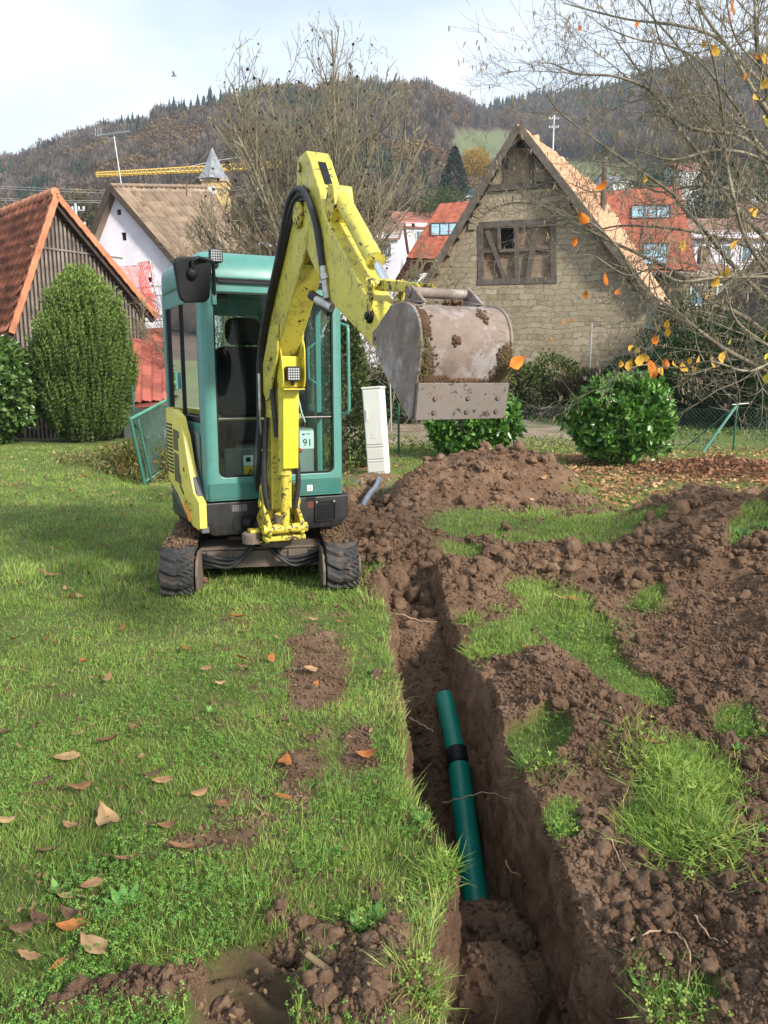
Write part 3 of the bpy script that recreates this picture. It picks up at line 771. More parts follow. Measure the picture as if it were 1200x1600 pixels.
q = MB(); q.box((wr - .25, 5, (zR - 1) / 2 - .1), (.5, 10, zR + .9)); q.box((wl + .25, 6, (zL - 1) / 2 - .1), (.5, 11, zL + .9)); q.build('side_wall', M_STONE, barn)

# ---- new red-roofed house behind the barn
rh = Facade(860, 52, 3); house = empty('red_roof_house', rh.o, rh.a); tag(house, 'modern house with bright red roof and blue skylights behind the barn', 'house')
a1, a2, a3, a4 = rh(688, 318), rh(1062, 290), rh(1092, 425), rh(632, 405)
def rp(u, v): 
    tl, tr, br_, bl = map(Vector, ((a1[0], 4.5, a1[1]), (a2[0], 4.5, a2[1]), (a3[0], 0, a3[1]), (a4[0], 0, a4[1]))); return (tl.lerp(tr, u)).lerp(bl.lerp(br_, u), v)
def roofpix(px, py):               # hit of a pixel with the roof plane
    n_ = (rp(1, 0) - rp(0, 0)).cross(rp(0, 1) - rp(0, 0)); r_ = ray(px, py); rl = Vector((r_.dot(rh.g), r_.dot(rh.n), r_.z)); e_ = rh.loc(EYE); t_ = (rp(0, 0) - e_).dot(n_) / rl.dot(n_); return e_ + rl * t_, n_.normalized()
rA, rB, rC, rD = (roofpix(*p)[0] for p in ((688, 318), (1062, 290), (1090, 425), (634, 405)))
rooftile('tiled_roof', rA, rB, rC, rD, .55, .42, .04, .11, M_TILE_NEW, house, 5, .2, dens=4)
rooftile('tiled_roof', rA + Vector((0, .05, 0)), rB + Vector((0, .05, 0)), (rC.x, 10, rC.z), (rD.x, 10, rD.z), .55, .42, .04, .11, M_TILE_NEW, house, 5, .2, dens=4)
for (x0, y0, x1, y1) in ((673, 352, 716, 371), (986, 324, 1046, 344), (1004, 384, 1042, 416)):
    c4 = [roofpix(x, y) for x, y in ((x0, y1), (x1, y1 - 1), (x1, y0 - 1), (x0, y0))]; nn = c4[0][1] * (1 if c4[0][1].z > 0 else -1)
    q = MB(); q.add([p + nn * .10 for p, _ in c4] + [p + nn * .0 for p, _ in c4], [(0, 1, 2, 3)] + [(i, (i + 1) % 4, 4 + (i + 1) % 4, 4 + i) for i in range(4)]); sk = q.build('skylight', M_SKYPANE, house)
    q = MB(); cc = sum((p for p, _ in c4), Vector()) / 4
    for i in range(4): 
        a, b_ = c4[i][0] + nn * .12, c4[(i + 1) % 4][0] + nn * .12; q.tube([a, b_], .06, 4)
    if x1 - x0 > 40: 
        for t_ in (.33, .66): q.tube([c4[0][0].lerp(c4[1][0], t_) + nn * .12, c4[3][0].lerp(c4[2][0], t_) + nn * .12], .04, 4)
    q.build('frame', M_BLK if 'M_BLK' in globals() else M_DARKW, sk)
q = MB(); w0, w1 = rD.x + .5, rC.x - .5; q.box(((w0 + w1) / 2, 5, (rC.z + rD.z) / 4 - .2), (w1 - w0, 9.6, (rC.z + rD.z) / 2 - .1)); 
q.build('wall', M_WHITEW, house)
for px_ in (700, 860, 1000): 
    c_ = rh(px_, 480); window(house, rh, (c_[0] - .6, 3.0, c_[0] + .6, 4.4), depth=.08)

# ---- near house on the left: steep orange-tiled roof, vertical dark laths
lf_ = Facade(80, 22, 50); lh = empty('timber_clad_house', lf_.o, lf_.a); tag(lh, 'low house with weathered orange tiled roof and dark vertical timber boards at the left', 'house')
ap = lf_(79, 313); le = lf_(8, 520); re_ = lf_(233, 493); rr_ = lf.n if False else lf_.n
q = MB(); gpoly = [(le[0] + .15, -2.5), (re_[0] - .15, -2.5), (re_[0] - .15, re_[1] - .1), (ap[0], ap[1] - .15), (le[0] + .1, le[1] - .1)]; wall_holes(q, gpoly, [], 0, .3); gwl = q.build('gable_wall', M_DARKW, lh)
m_lath = plain('grey_lath', (.16, .135, .115), .85, var=.5, sc=2.5)
nl = 34; q = MB()
for i in range(nl):
    x = le[0] + .25 + (re_[0] - le[0] - .4) * (i + .5) / nl; 
    zt = ap[1] - .25 - (x - ap[0]) / (re_[0] - ap[0]) * (ap[1] - re_[1]) if x > ap[0] else ap[1] - .25 - (ap[0] - x) / (ap[0] - le[0]) * (ap[1] - le[1])
    q.box((x, -.03, (zt - 2.4) / 2), (.062, .04, zt + 2.4))
q.build('vertical_laths', m_lath, lh)
q = MB(); q.box(((le[0] + re_[0]) / 2, -.06, lf_(100, 392)[1]), ((re_[0] - le[0]) * .62, .03, .05)); q.build('cross_lath', m_lath, lh)
# ridge runs away to the left
pr_ = lf_.loc(P(-60, 330, 27)); q_e = lf_.loc(P(-130, 560, 22.5)); 
rooftile('front_roof', (ap[0], -.25, ap[1] + .12), (pr_.x, pr_.y, ap[1] + .12), (pr_.x + (le[0] - ap[0]) * 1.1, pr_.y, le[1]), (le[0] - .05, -.25, le[1] + .0), .30, .34, .06, .075, M_TILE_OR, lh, 6, .2, dens=8)
rooftile('back_roof', (ap[0], -.25, ap[1] + .12), (pr_.x, pr_.y, ap[1] + .12), (pr_.x + (re_[0] - ap[0]), pr_.y, re_[1]), (re_[0], -.25, re_[1]), .30, .34, .045, .05, M_TILE_OR, lh, 7, .2)
for (e_, nrm) in ((le, -1), (re_, 1)):                                       # verge tiles, one course piece after another
    a = Vector((ap[0], -.27, ap[1] + .16)); b_ = Vector((e_[0], -.27, e_[1] + .06)); n_ = int((b_ - a).length / .31); d = (b_ - a) / n_; ang = -math.atan2(d.z, d.x); q = MB()
    for i in range(n_): 
        c_ = a + d * (i + .5); q.box(c_ + Vector((0, 0, .01)), (d.length * 1.04, .22, .035), ry=ang + .05 * nrm); q.box(c_ + Vector((0, -.11, -.08)), (d.length * 1.02, .03, .17), ry=ang + .05 * nrm)
    q.build('verge_tiles', M_TILE_RG, lh, .008)
    q = MB(); c_ = (a + b_) / 2; q.box(c_ + Vector((-.0, .04, -.24)), ((b_ - a).length, .10, .16), ry=-math.atan2((b_ - a).z, (b_ - a).x)); q.build('barge_board', M_DARKW, lh)
a = Vector((ap[0], -.3, ap[1] + .18)); b_ = Vector((pr_.x, pr_.y, ap[1] + .18)); q = MB(); n_ = int((b_ - a).length / .36); 
for i in range(n_): q.tube([a.lerp(b_, i / n_), a.lerp(b_, (i + 1.08) / n_)], [.125, .105], 8)
q.build('ridge_tiles', M_TILE_RG, lh)
q = MB(); q.box(((le[0] + pr_.x) / 2 + .4, pr_.y / 2, le[1] / 2 - 1.3), (abs(pr_.x - le[0]) * .3, pr_.y * .98, le[1] + 2)); q.build('side_wall', M_DARKW, lh)

# ---- lower red roof between yew and excavator
p1, p2, p3, p4 = P(205, 522, 24.5), P(330, 516, 26.5), P(330, 622, 20.5), P(205, 632, 19.5)
lo = empty('low_red_roof_shed', (p4.x, p4.y, -1.6)); tag(lo, 'low shed with dull red tiled roof between the yew and the excavator cab', 'shed')
T_ = lambda p: Vector(p) - lo.location
rooftile('tiled_roof', T_(p1), T_(p2), T_(p3), T_(p4), .29, .36, .045, .055, M_TILE_RD, lo, 9, .15, dens=8)
q = MB(); q.tube([T_(p1) + Vector((0, 0, .05)), T_(p2) + Vector((0, 0, .05))], .11, 8); q.build('ridge_tiles', M_TILE_RD, lo)
q = MB(); m_ = (T_(p1) + T_(p2) + T_(p3) + T_(p4)) / 4; q.box((m_.x, m_.y + .2, T_(p4).z / 2 - .2), (2.0, 3.6, T_(p4).z + .3)); q.build('wall', M_WHITEW, lo)

# ---- white gabled house
wf = Facade(180, 40, -8); wh = empty('white_gable_house', wf.o, wf.a); tag(wh, 'tall mauve-white house with long brown tiled roof and tiny gable windows', 'house')
wa = wf(178, 300); wl_ = wf(145, 383); wr_ = wf(309, 452); wl2 = wf(143, 383)
holes = [(*wf(183, 336), *wf(189, 327)), (*wf(190, 376), *wf(197, 363)), (*wf(231, 441), *wf(237, 433)), (*wf(228, 420), *wf(232, 416))]
q = MB(); wall_holes(q, [(wl_[0], -1.5), (wr_[0], -1.5), wr_, wa, (wl_[0], wl_[1])], holes, 0, .35); ww = q.build('gable_wall', M_PLASTER, wh)
for h_ in holes: window(ww, wf, h_, depth=.16, frame=.04, mframe=M_DARKW, mpane=M_DARK)
pb = wf.loc(P(322, 299, 44.5)); pbz = pb.z; 
rooftile('tiled_roof', (wa[0], -.35, wa[1] + .2), (pb.x, pb.y, pbz + .2), (pb.x + wr_[0] - wa[0] + .5, pb.y, wr_[1] - .3 + pbz - wa[1]), (wr_[0] + .4, -.35, wr_[1] - .3), .30, .40, .05, .06, M_TILE_BR, wh, 12, .3, dens=6)
rooftile('back_roof', (wa[0], -.35, wa[1] + .2), (pb.x, pb.y, pbz + .2), (pb.x + wl_[0] - wa[0] - .6, pb.y, wl_[1] - .7), (wl_[0] - .35, -.35, wl_[1] - .7), .30, .40, .05, .06, M_TILE_BR, wh, 13, .3)
for e_ in (Vector((wl_[0] - .38, -.40, wl_[1] - .75)), Vector((wr_[0] + .4, -.40, wr_[1] - .35))):
    a = Vector((wa[0], -.40, wa[1] + .13)); d = e_ - a; q = MB(); q.box((a + e_) / 2, (d.length, .10, .26), ry=-math.atan2(d.z, d.x)); q.build('verge_board', M_DARKW, wh)
q = MB(); q.box((wr_[0] - .2, pb.y / 2, wr_[1] / 2 - 1), (.3, pb.y, wr_[1] + 1.2)); q.box((wl_[0] + .2, pb.y / 2, wl_[1] / 2 - 1), (.3, pb.y, wl_[1] + 1.2)); q.build('side_wall', M_PLASTER, wh)
q = MB(); 
ra_, rb2 = Vector((wa[0], -.35, wa[1] + .24)), Vector((pb.x, pb.y, pbz + .24)); n_ = int((rb2 - ra_).length / .4)
for i in range(n_): q.tube([ra_.lerp(rb2, i / n_), ra_.lerp(rb2, (i + 1.05) / n_)], [.12, .10], 6)
q.build('ridge_tiles', M_TILE_BR, wh)
# aerial on its ridge
M_GALV = plain('galvanised_steel', (.45, .47, .48), .4, .6, .15)
tp = P(178, 213, 41); bt = P(192, 297, 41); an = empty('tv_aerial', bt); tag(an, 'tall television aerial on the ridge of the white house', 'aerial')
q = MB(); q.tube([(0, 0, -.3), tp - bt], .028, 6); q.build('mast', M_GALV, an)
q = MB(); bl, br2 = P(152, 212, 41) - bt, P(202, 205, 41) - bt; q.tube([bl, br2], .02, 4)
for i in range(12): c_ = bl.lerp(br2, i / 11); q.tube([c_ + Vector((-.05, -.35 + i * .015, 0)), c_ + Vector((.05, .35 - i * .015, 0))], .010, 4)
q.build('aerial_boom', M_GALV, an)
q = MB(); 
for x in (149, 153, 158): q.tube([P(x, 200, 41) - bt, P(x, 213, 41) - bt], .012, 4)
q.tube([P(170, 217, 41) - bt, P(182, 215, 41) - bt], .02, 4); q.build('side_dipoles', M_GALV, an)

# ---- church tower
ct = P(345, 595, 120); ct.z = 0; ch = empty('church_tower', ct); tag(ch, 'yellow church tower with slate spire seen between the branches', 'church tower')
def zt(py, Y): return P(600, py, Y).z
q = MB(); w_ = 3.6; z0_, z1_ = 0, zt(286, 120); q.box((.4, 0, z1_ / 2), (w_, w_, z1_)); q.build('tower_wall', plain('ochre_plaster', (.48, .34, .14), .9, var=.2, sc=.5), ch)
q = MB(); q.box((.4, 0, z1_), (w_ + .4, w_ + .4, .4)); q.build('cornice', plain('tower_sandstone', (.42, .30, .20), .9), ch)
q = MB(); zs = zt(231, 120); q.lathe([(2.7, z1_ + .2), (1.75, z1_ + 1.3), (.06, zs)], (.0, 0, 0), (0, 0, 1), 8); q.sm = [False] * len(q.sm); q.build('spire', plain('grey_slate', (.20, .22, .24), .45, var=.35, sc=1), ch)
q = MB(); q.lathe([(.05, 0), (.7, 0), (.7, .06), (.05, .06)], (.1, -1.85, z1_ - 1.5), (0, -1, 0), 20); q.build('clock_face', M_WHITEW, ch)
# ---- tower crane far behind
cr_ = P(412, 595, 135); cr_.z = 0; cn = empty('tower_crane', cr_); tag(cn, 'yellow tower crane with long lattice jib above the white house roof', 'crane')
M_CRY = plain('crane_yellow', (.62, .40, .07), .5); M_CRW = plain('crane_white', (.62, .62, .60), .5)
def lattice(a, b_, n_, h, w_, r0, r1):
    q = MB(); a, b_ = Vector(a), Vector(b_); d = (b_ - a).normalized(); up = Vector((0, 0, 1)) if abs(d.z) < .7 else Vector((1, 0, 0)); s_ = d.cross(up).normalized() * w_ / 2; u = up * h
    tr = [a + s_, a - s_, a + u]; te = [b_ + s_, b_ - s_, b_ + u * (.5)]
    for p, e_ in zip(tr, te): q.tube([p, e_], r0, 4)
    for i in range(n_):
        t0, tm_, t1 = i / n_, (i + .5) / n_, (i + 1) / n_
        for k in (0, 1): q.tube([tr[k].lerp(te[k], t0), tr[2].lerp(te[2], tm_), tr[k].lerp(te[k], t1)], r1, 3)
        q.tube([tr[0].lerp(te[0], t0), tr[1].lerp(te[1], t1)], r1, 3)
    return q
ja, jb = P(150, 275, 128) - cr_, P(440, 262, 137) - cr_; lattice(jb, ja, 40, 1.0, 1.0, .10, .06).build('jib', M_CRY, cn)
lattice((0, 0, 0), (0, 0, zt(262, 135)), 26, 1.2, 1.2, .12, .07).build('mast', M_CRW, cn)
q = MB(); q.tube([P(255, 270, 131) - cr_, P(332, 252, 134) - cr_, P(410, 240, 135) - cr_], .05, 3); q.build('tie_rope', M_CRW, cn)
# ---- power lines
m_wire = plain('wire_grey', (.30, .31, .32), .5)
for i, (y0_, y1_, y2_) in enumerate(((287, 295, 299), (290, 299, 303), (306, 313, 312), (309, 316, 314))):
    a, b_, c_ = P(-60, y0_, 70), P(90, y1_, 74), P(300, y2_, 80); o = empty('power_line', a); q = MB(); q.tube([v - a for v in smooth_pts([a, b_, c_, P(420, y2_ - 14, 84)], 6)], .016, 3); 
    q.build('wire', m_wire, o); tag(o, ['topmost', 'second highest', 'third highest', 'lowest'][i] + ' of the four thin power lines crossing the hillside at the far left', 'power line', 'power lines over the far left roofs')
# ---- scaffold with red netting at the white house
sc0 = P(196, 600, 33); sc = empty('scaffold', sc0); tag(sc, 'building scaffold with red safety netting below the white gable', 'scaffold')
M_NET = plain('red_netting', (.62, .07, .06), .7, var=.3)
tt = lambda px, py, Y=33: P(px, py, Y) - sc0
def netmat():
    t = NT('red_net_mesh'); co = t.coord(scale=(9, 9, 9)); c = t.n('ShaderNodeTexChecker'); t.l(co, c.inputs['Vector']); c.inputs['Scale'].default_value = 1
    t.set(Base_Color=(.70, .10, .09), Roughness=.8); tr = t.n('ShaderNodeBsdfTransparent'); ms = t.n('ShaderNodeMixShader'); f = t.math('MULTIPLY', c.outputs['Fac'], .75)
    t.l(f, ms.inputs[0]); t.l(t.b.outputs[0], ms.inputs[1]); t.l(tr.outputs[0], ms.inputs[2]); t.l(ms.outputs[0], t.o.inputs[0]); return t.m
MNT = netmat()
for pl4 in ([(216, 411, 32), (232, 408, 33), (238, 486, 33), (222, 490, 32)], [(222, 470, 32), (240, 455, 33), (252, 500, 33), (232, 500, 32)], [(232, 408, 33), (236, 409, 33.2), (242, 440, 33.2), (238, 444, 33)]):
    q = MB(); v = [tt(*p) for p in pl4]; 
    g4 = []; n_ = 6
    for i in range(n_ + 1):
        for j in range(n_ + 1): p = v[0].lerp(v[1], j / n_).lerp(v[3].lerp(v[2], j / n_), i / n_); g4.append(p + Vector((.04 * math.sin(i * 2.2 + j), .10 * math.sin(i * 1.7 + j * 1.3), .03 * math.sin(j * 3))))
    q.add(g4, [(i * 7 + j, i * 7 + j + 1, i * 7 + j + 8, i * 7 + j + 7) for i in range(6) for j in range(6)]); q.build('safety_net', MNT, sc)
for a, b_ in (((216, 408), (226, 520)), ((234, 406), (254, 520)), ((247, 440), (262, 520)), ((150, 388), (223, 468)), ((190, 455), (262, 463)), ((205, 495), (275, 492)), ((205, 503), (275, 500)), ((158, 395), (232, 480)), ((216, 411), (234, 408)), ((214, 450), (262, 446)), ((208, 495), (214, 520)), ((262, 495), (264, 525))):
    q = MB(); q.tube([tt(*a), tt(*b_)], .028, 6); q.build('tube', M_GALV, sc)
q = MB(); v = [tt(176, 418, 37), tt(222, 414, 37.5), tt(240, 478, 34.5), tt(196, 470, 34)]; 
sr = rooftile('tiled_lean_to_roof', v[0], v[1], v[2], v[3], .30, .36, .04, .05, plain('pinkish_tiles', (.42, .22, .22), .8), sc, 14, .2)
# ---- village houses further off
def house_small(px, py_e, py_r, Y, wpx, yaw, roofm, wallm, label, dpt=9.0, wins=3, roofname='roof', ov=.3):
    c = P(px, 595, Y); zE, zR_ = zt(py_e, Y), zt(py_r, Y); w_ = wpx / F * Y; o = empty('village_house', (c.x, c.y, 0), R(yaw)); tag(o, label, 'house')
    q = MB(); q.box((0, dpt / 2, zE / 2 - 1), (w_, dpt, zE + 2)); q.prism([(0.02, zE - .02), (dpt - .02, zE - .02), (dpt / 2, zR_ - .1)], 'x', -w_ / 2 + .01, w_ / 2 - .01); q.build('wall', wallm, o)
    for s_ in (0, 1): rooftile(roofname, (-w_ / 2 - ov, dpt / 2, zR_), (w_ / 2 + ov, dpt / 2, zR_), (w_ / 2 + ov, -ov if not s_ else dpt + ov, zE - .25), (-w_ / 2 - ov, -ov if not s_ else dpt + ov, zE - .25), .9, .5, .02, .05, roofm, o, 3, .2, dens=3)
    for i in range(wins):
        x = -w_ / 2 + w_ * (i + .5) / wins; window(o, None, (x - .45, zE - 1.9, x + .45, zE - .6), depth=-.05, frame=.08, mframe=M_WHITEW, mpane=M_PANE)
    q = MB(); q.box((w_ * .2, dpt / 2, zR_ + .3), (.6, .6, 1.4)); q.build('chimney', M_BRICK, o)
    return o
M_SLATE = plain('grey_slate_roof', (.11, .12, .14), .6, var=.3); M_BRROOF = tilemat('brown_red_tiles', [(.2, (.16, .09, .07)), (.8, (.25, .15, .12))], .9, .5); M_RDROOF = tilemat('faded_red_tiles', [(.2, (.26, .09, .07)), (.8, (.36, .14, .11))], .9, .5)
hs = [(1135, 370, 322, 62, 125, 0, M_BRROOF, M_PLASTER, 'mauve-walled house with brown roof right of the red-roofed house', 9, 4),
      (1195, 345, 300, 80, 90, -5, M_BRROOF, M_WHITEW, 'white house with brown roof at the right edge behind the hazel branches', 9, 2),
      (1055, 266, 248, 230, 46, 0, M_RDROOF, M_WHITEW, 'small white house with red roof on the hillside meadow', 9, 4),
      (958, 284, 268, 190, 40, 25, M_SLATE, M_WHITEW, 'small white house with grey roof right of the barn ridge', 8, 2),
      (740, 306, 288, 150, 34, -20, M_SLATE, M_WHITEW, 'small white house with dark slate roof left of the barn gable', 7, 2),
      (640, 352, 318, 95, 110, 8, M_RDROOF, M_WHITEW, 'pinkish-roofed house behind the bare tree', 9, 4),
      (560, 372, 335, 85, 120, -8, M_BRROOF, M_PLASTER, 'brown-roofed house behind the lower twigs of the bare tree', 9, 4),
      (1165, 296, 284, 170, 60, 10, M_SLATE, M_WHITEW, 'pale house with grey roof below the right meadow', 8, 3),
      (395, 385, 345, 60, 90, -12, M_TILE_RD, M_PLASTER, 'small red-roofed house right of the white gable house', 8, 2),
      (60, 372, 345, 85, 150, 5, M_BRROOF, M_PLASTER, 'brown-roofed house hidden behind the timber-clad house', 9, 3),
      (1100, 428, 400, 48, 80, 0, M_BRROOF, M_STONE, 'low stone outbuilding right of the barn roof', 6, 2)]
for h_ in hs: house_small(*h_[:9], dpt=h_[9], wins=h_[10])
# dark shed at the right edge
ds = P(1235, 600, 26); dsh = empty('dark_shed', (ds.x, ds.y, -.2), R(-15)); tag(dsh, 'black timber shed with brown roof at the right edge behind the hazel', 'shed')
q = MB(); zz = zt(395, 26); q.prism([(-2.6, 0), (2.6, 0), (2.6, zz - .6), (.2, zz + 1.3), (-2.4, zz - 1.5)], 'y', 0, 5); q.build('wall', plain('black_boards', (.018, .017, .018), .85, var=.4), dsh)
rooftile('tiled_roof', (.2, -.4, zz + 1.45), (.2, 5, zz + 1.45), (-2.8, 5, zz - 1.7), (-2.8, -.4, zz - 1.7), .3, .35, .04, .05, M_TILE_BR, dsh, 2)
rooftile('tiled_roof', (.2, -.4, zz + 1.45), (.2, 5, zz + 1.45), (3.0, 5, zz - .8), (3.0, -.4, zz - .8), .3, .35, .04, .05, M_TILE_BR, dsh, 2)
# poles
for px_, y0_, y1_, Y, lab, r0 in ((851, 180, 300, 140, 'utility pole with white insulators on the hillside behind the barn', .14), (929, 245, 320, 39, 'weathered wooden pole beside the barn roof', .13), (136, 318, 420, 75, 'utility pole with insulators left of the white house', .14)):
    b_ = P(px_, 595, Y); b_.z = 0; o = empty('utility_pole', b_); tag(o, lab, 'utility pole'); top = zt(y0_, Y); q = MB(); q.tube([(0, 0, 0), (0, 0, top)], [r0 * 1.3, r0], 8); q.build('pole', M_TIMBER if Y < 60 else M_GALV, o)
    if Y > 60:
        for k in (.6, 2.0):
            q = MB(); q.box((0, 0, top - k), (1.7, .1, .1)); q.build('cross_arm', M_GALV, o)
            for x in (-.75, -.3, .3, .75): q = MB(); q.lathe([(.03, 0), (.10, .05), (.10, .22), (.03, .3)], (x, 0, top - k + .05), (0, 0, 1), 8); q.build('insulator', M_WHITEW, o)
q = MB(); b_ = P(922, 570, 30); ps = empty('thin_post', (b_.x, 30, -.1)); tag(ps, 'thin grey steel post in front of the barn wall', 'post'); q.tube([(0, 0, 0), (0, 0, zt(500, 30))], .03, 6); q.build('post', M_GALV, ps)
q = MB(); b_ = P(612, 590, 22); ps = empty('thin_post', (b_.x, 22, -.1)); tag(ps, 'thin grey steel post left of the hanging bucket', 'post'); q.tube([(0, 0, 0), (-.05, 0, zt(572, 22))], .022, 6); q.build('post', M_GALV, ps)
# a bird in the sky
bd = P(272, 119, 60); bo = empty('bird', bd); tag(bo, 'small bird flying high above the left hill', 'bird')
q = MB(); q.tube([(-.22, 0, 0), (-.1, 0, .02), (.1, 0, .03), (.24, 0, 0)], [.01, .06, .07, .01], 8); q.add([(-.04, 0, .04), (.10, 0, .05), (.0, .42, .26), (-.10, .30, .2)], [(0, 1, 2, 3)]); q.add([(-.04, 0, .04), (.10, 0, .05), (.06, -.42, .22), (-.06, -.30, .2)], [(0, 1, 2, 3)])
bm_ = q.build('body', plain('grey_feathers', (.25, .25, .26), .8), bo)
# trees one can tell apart near the village
def blob_tree(px, py, Y, h, wd, kind, cols, label, seed):
    c = P(px, 595, Y); zb = zt(py, Y) - h; o = empty('garden_tree', (c.x, c.y, zb)); tag(o, label, 'tree'); r_ = np.random.default_rng(seed); n = 5200
    if kind == 'spruce':
        z = r_.uniform(.03, 1, n) ** 1.1; a = r_.uniform(0, 6.283, n); rr = wd / 2 * (1 - z) ** .8 * r_.uniform(.45, 1.12, n); p = np.stack([rr * np.cos(a), rr * np.sin(a), z * h], -1); d = np.stack([np.cos(a), np.sin(a), -.35 + 0 * a], -1) + r_.normal(size=(n, 3)) * .3
    else:
        p, nn, k = leaf_shell(n, (wd / 2, wd / 2, h * .42), seed, inner=.3, lobes=.4); p[:, 2] += h * .58; d = nn + r_.normal(size=p.shape) * .8
    s_ = r_.uniform(.5, 1.2, len(p)) * h * .045; Mx = frames(d, r_.uniform(0, 6, len(p))) * s_[:, None, None]
    link('crown', scatter_mesh('crown', LEAFT, LEAFF, p, Mx, mixcol(r_.uniform(0, 1, len(p)), cols)), o, M_FAR)
    q = MB(); q.tube([(0, 0, -.5), (0, 0, h * .8)], [h * .022, h * .006], 6); q.build('trunk', M_TIMBER, o)
# ================================================================== MINI EXCAVATOR
M_TEAL = paint('teal_paint', (.062, .205, .178), amt=.5, rough=.34, fade=(.076, .240, .208))
M_TEAL_D = paint('teal_paint_low', (.022, .135, .115), amt=.7, rough=.40)
M_YEL = paint('yellow_paint', (.58, .50, .070), amt=.95, chips=.32, rough=.45, fade=(.46, .40, .06))
M_YEL_C = paint('chipped_yellow_paint', (.56, .46, .05), amt=.9, chips=.75, rough=.5)
M_YEL_B = paint('bright_yellow_paint', (.66, .56, .03), amt=.4, chips=0, rough=.33)
M_YEL_P = paint('pale_yellow_plastic', (.66, .57, .10), amt=.2, chips=0, rough=.36)
M_BLK = plain('black_plastic', (.009, .010, .011), .5, var=.3, spec=.22)
M_CHAS = paint('black_chassis_paint', (.008, .009, .011), (.050, .034, .024), .75, .0, .42)
M_RUB = paint('track_rubber', (.030, .030, .031), (.15, .095, .060), 1.0, 0, .75)
M_IRON = paint('muddy_iron', (.12, .095, .075), (.19, .13, .09), .9, .2, .7)
M_HOSE = plain('hose_rubber', (.016, .017, .019), .55, var=.5, sc=20)
M_CHROME = plain('polished_rod', (.72, .72, .72), .16, 1.0, .05)
M_STEEL = plain('zinc_fitting', (.42, .41, .38), .38, .9, .3, 20)
M_SEAT = plain('seat_fabric', (.0035, .004, .005), .9, var=.3, sc=40, spec=.08)
M_GREYP = plain('grey_plastic', (.22, .23, .22), .5, var=.15)
M_WHITE = plain('white_sticker', (.78, .80, .80), .5, var=.03)
M_INK = plain('black_ink', (.008, .008, .008), .5, var=.1)
M_RED = plain('red_plastic', (.50, .03, .02), .4, var=.1)
M_ORANGE = plain('orange_ink', (.80, .28, .03), .45, var=.1)
M_LIME = plain('hi_vis_fabric', (.55, .72, .08), .7, var=.15)
def glassmat(name, tint=(.80, .90, .88), op=.008):
    t = NT(name); g_ = t.n('ShaderNodeBsdfGlossy'); g_.inputs['Roughness'].default_value = .03; g_.inputs['Color'].default_value = (1, 1, 1, 1)
    tr = t.n('ShaderNodeBsdfTransparent'); tr.inputs[0].default_value = (*tint, 1)
    fr = t.n('ShaderNodeFresnel'); fr.inputs['IOR'].default_value = 1.22
    co = t.coord(); d = t.n('ShaderNodeBsdfDiffuse'); d.inputs[0].default_value = (.5, .5, .46, 1)
    m1 = t.n('ShaderNodeMixShader'); t.l(fr.outputs[0], m1.inputs[0]); t.l(tr.outputs[0], m1.inputs[1]); t.l(g_.outputs[0], m1.inputs[2])
    m2 = t.n('ShaderNodeMixShader'); t.l(t.ramp(t.noise(co, 4, 6, .7), [(.4, 0.0), (.8, op)]), m2.inputs[0]); t.l(m1.outputs[0], m2.inputs[1]); t.l(d.outputs[0], m2.inputs[2])
    t.l(m2.outputs[0], t.o.inputs[0]); return t.m
M_GLASS = glassmat('cab_glass')
def bucketmat():
    t = NT('worn_bucket_steel'); co = t.coord()
    c = t.ramp(t.noise(co, 7, 8, .7), [(.3, (.11, .080, .06)), (.55, (.19, .145, .12)), (.75, (.27, .22, .195))])
    hi = t.ramp(t.noise(co, 3.2, 7, .72), [(.50, 0.), (.62, .85)]); c = t.mix(hi, c, (.36, .335, .335))
    mud = t.ramp(t.noise(co, 11, 8, .75, .4), [(.56, 0.), (.64, .9)]); c = t.mix(mud, c, (.14, .075, .045))
    t.set(Base_Color=c, Roughness=t.ramp(hi, [(0, .75), (1, .38)]), Metallic=t.math('MULTIPLY', hi, .35))
    b = t.bump(t.noise(co, 11, 8, .75, .4), .6, .008); t.bump(t.noise(co, 70, 4), .3, .002, b)
    return t.m
M_BUCKET = bucketmat()
def ledmat():
    t = NT('led_lens'); co = t.coord(scale=(62, 62, 62)); v = t.n('ShaderNodeTexVoronoi'); v.inputs['Randomness'].default_value = 0; v.inputs['Scale'].default_value = 1
    t.l(co, v.inputs['Vector']); c = t.ramp(v.outputs['Distance'], [(.15, (.75, .75, .72)), (.4, (.30, .30, .30)), (.55, (.03, .03, .03))])
    t.set(Base_Color=c, Roughness=.15, Metallic=.6); return t.m
M_LED = ledmat()
def grillmat():
    t = NT('perforated_grey_panel'); co = t.coord(scale=(90, 90, 90)); v = t.n('ShaderNodeTexVoronoi'); v.inputs['Randomness'].default_value = 0; v.inputs['Scale'].default_value = 1
    t.l(co, v.inputs['Vector']); c = t.ramp(v.outputs['Distance'], [(.30, (.02, .025, .025)), (.42, (.19, .21, .20))]); t.set(Base_Color=c, Roughness=.6); return t.m
M_PERF = grillmat()

ex = empty('mini_excavator', (-1.07, 6.18, 0.0), R(24))
tag(ex, 'teal and yellow mini excavator with cab and raised boom standing on the lawn', 'mini excavator')

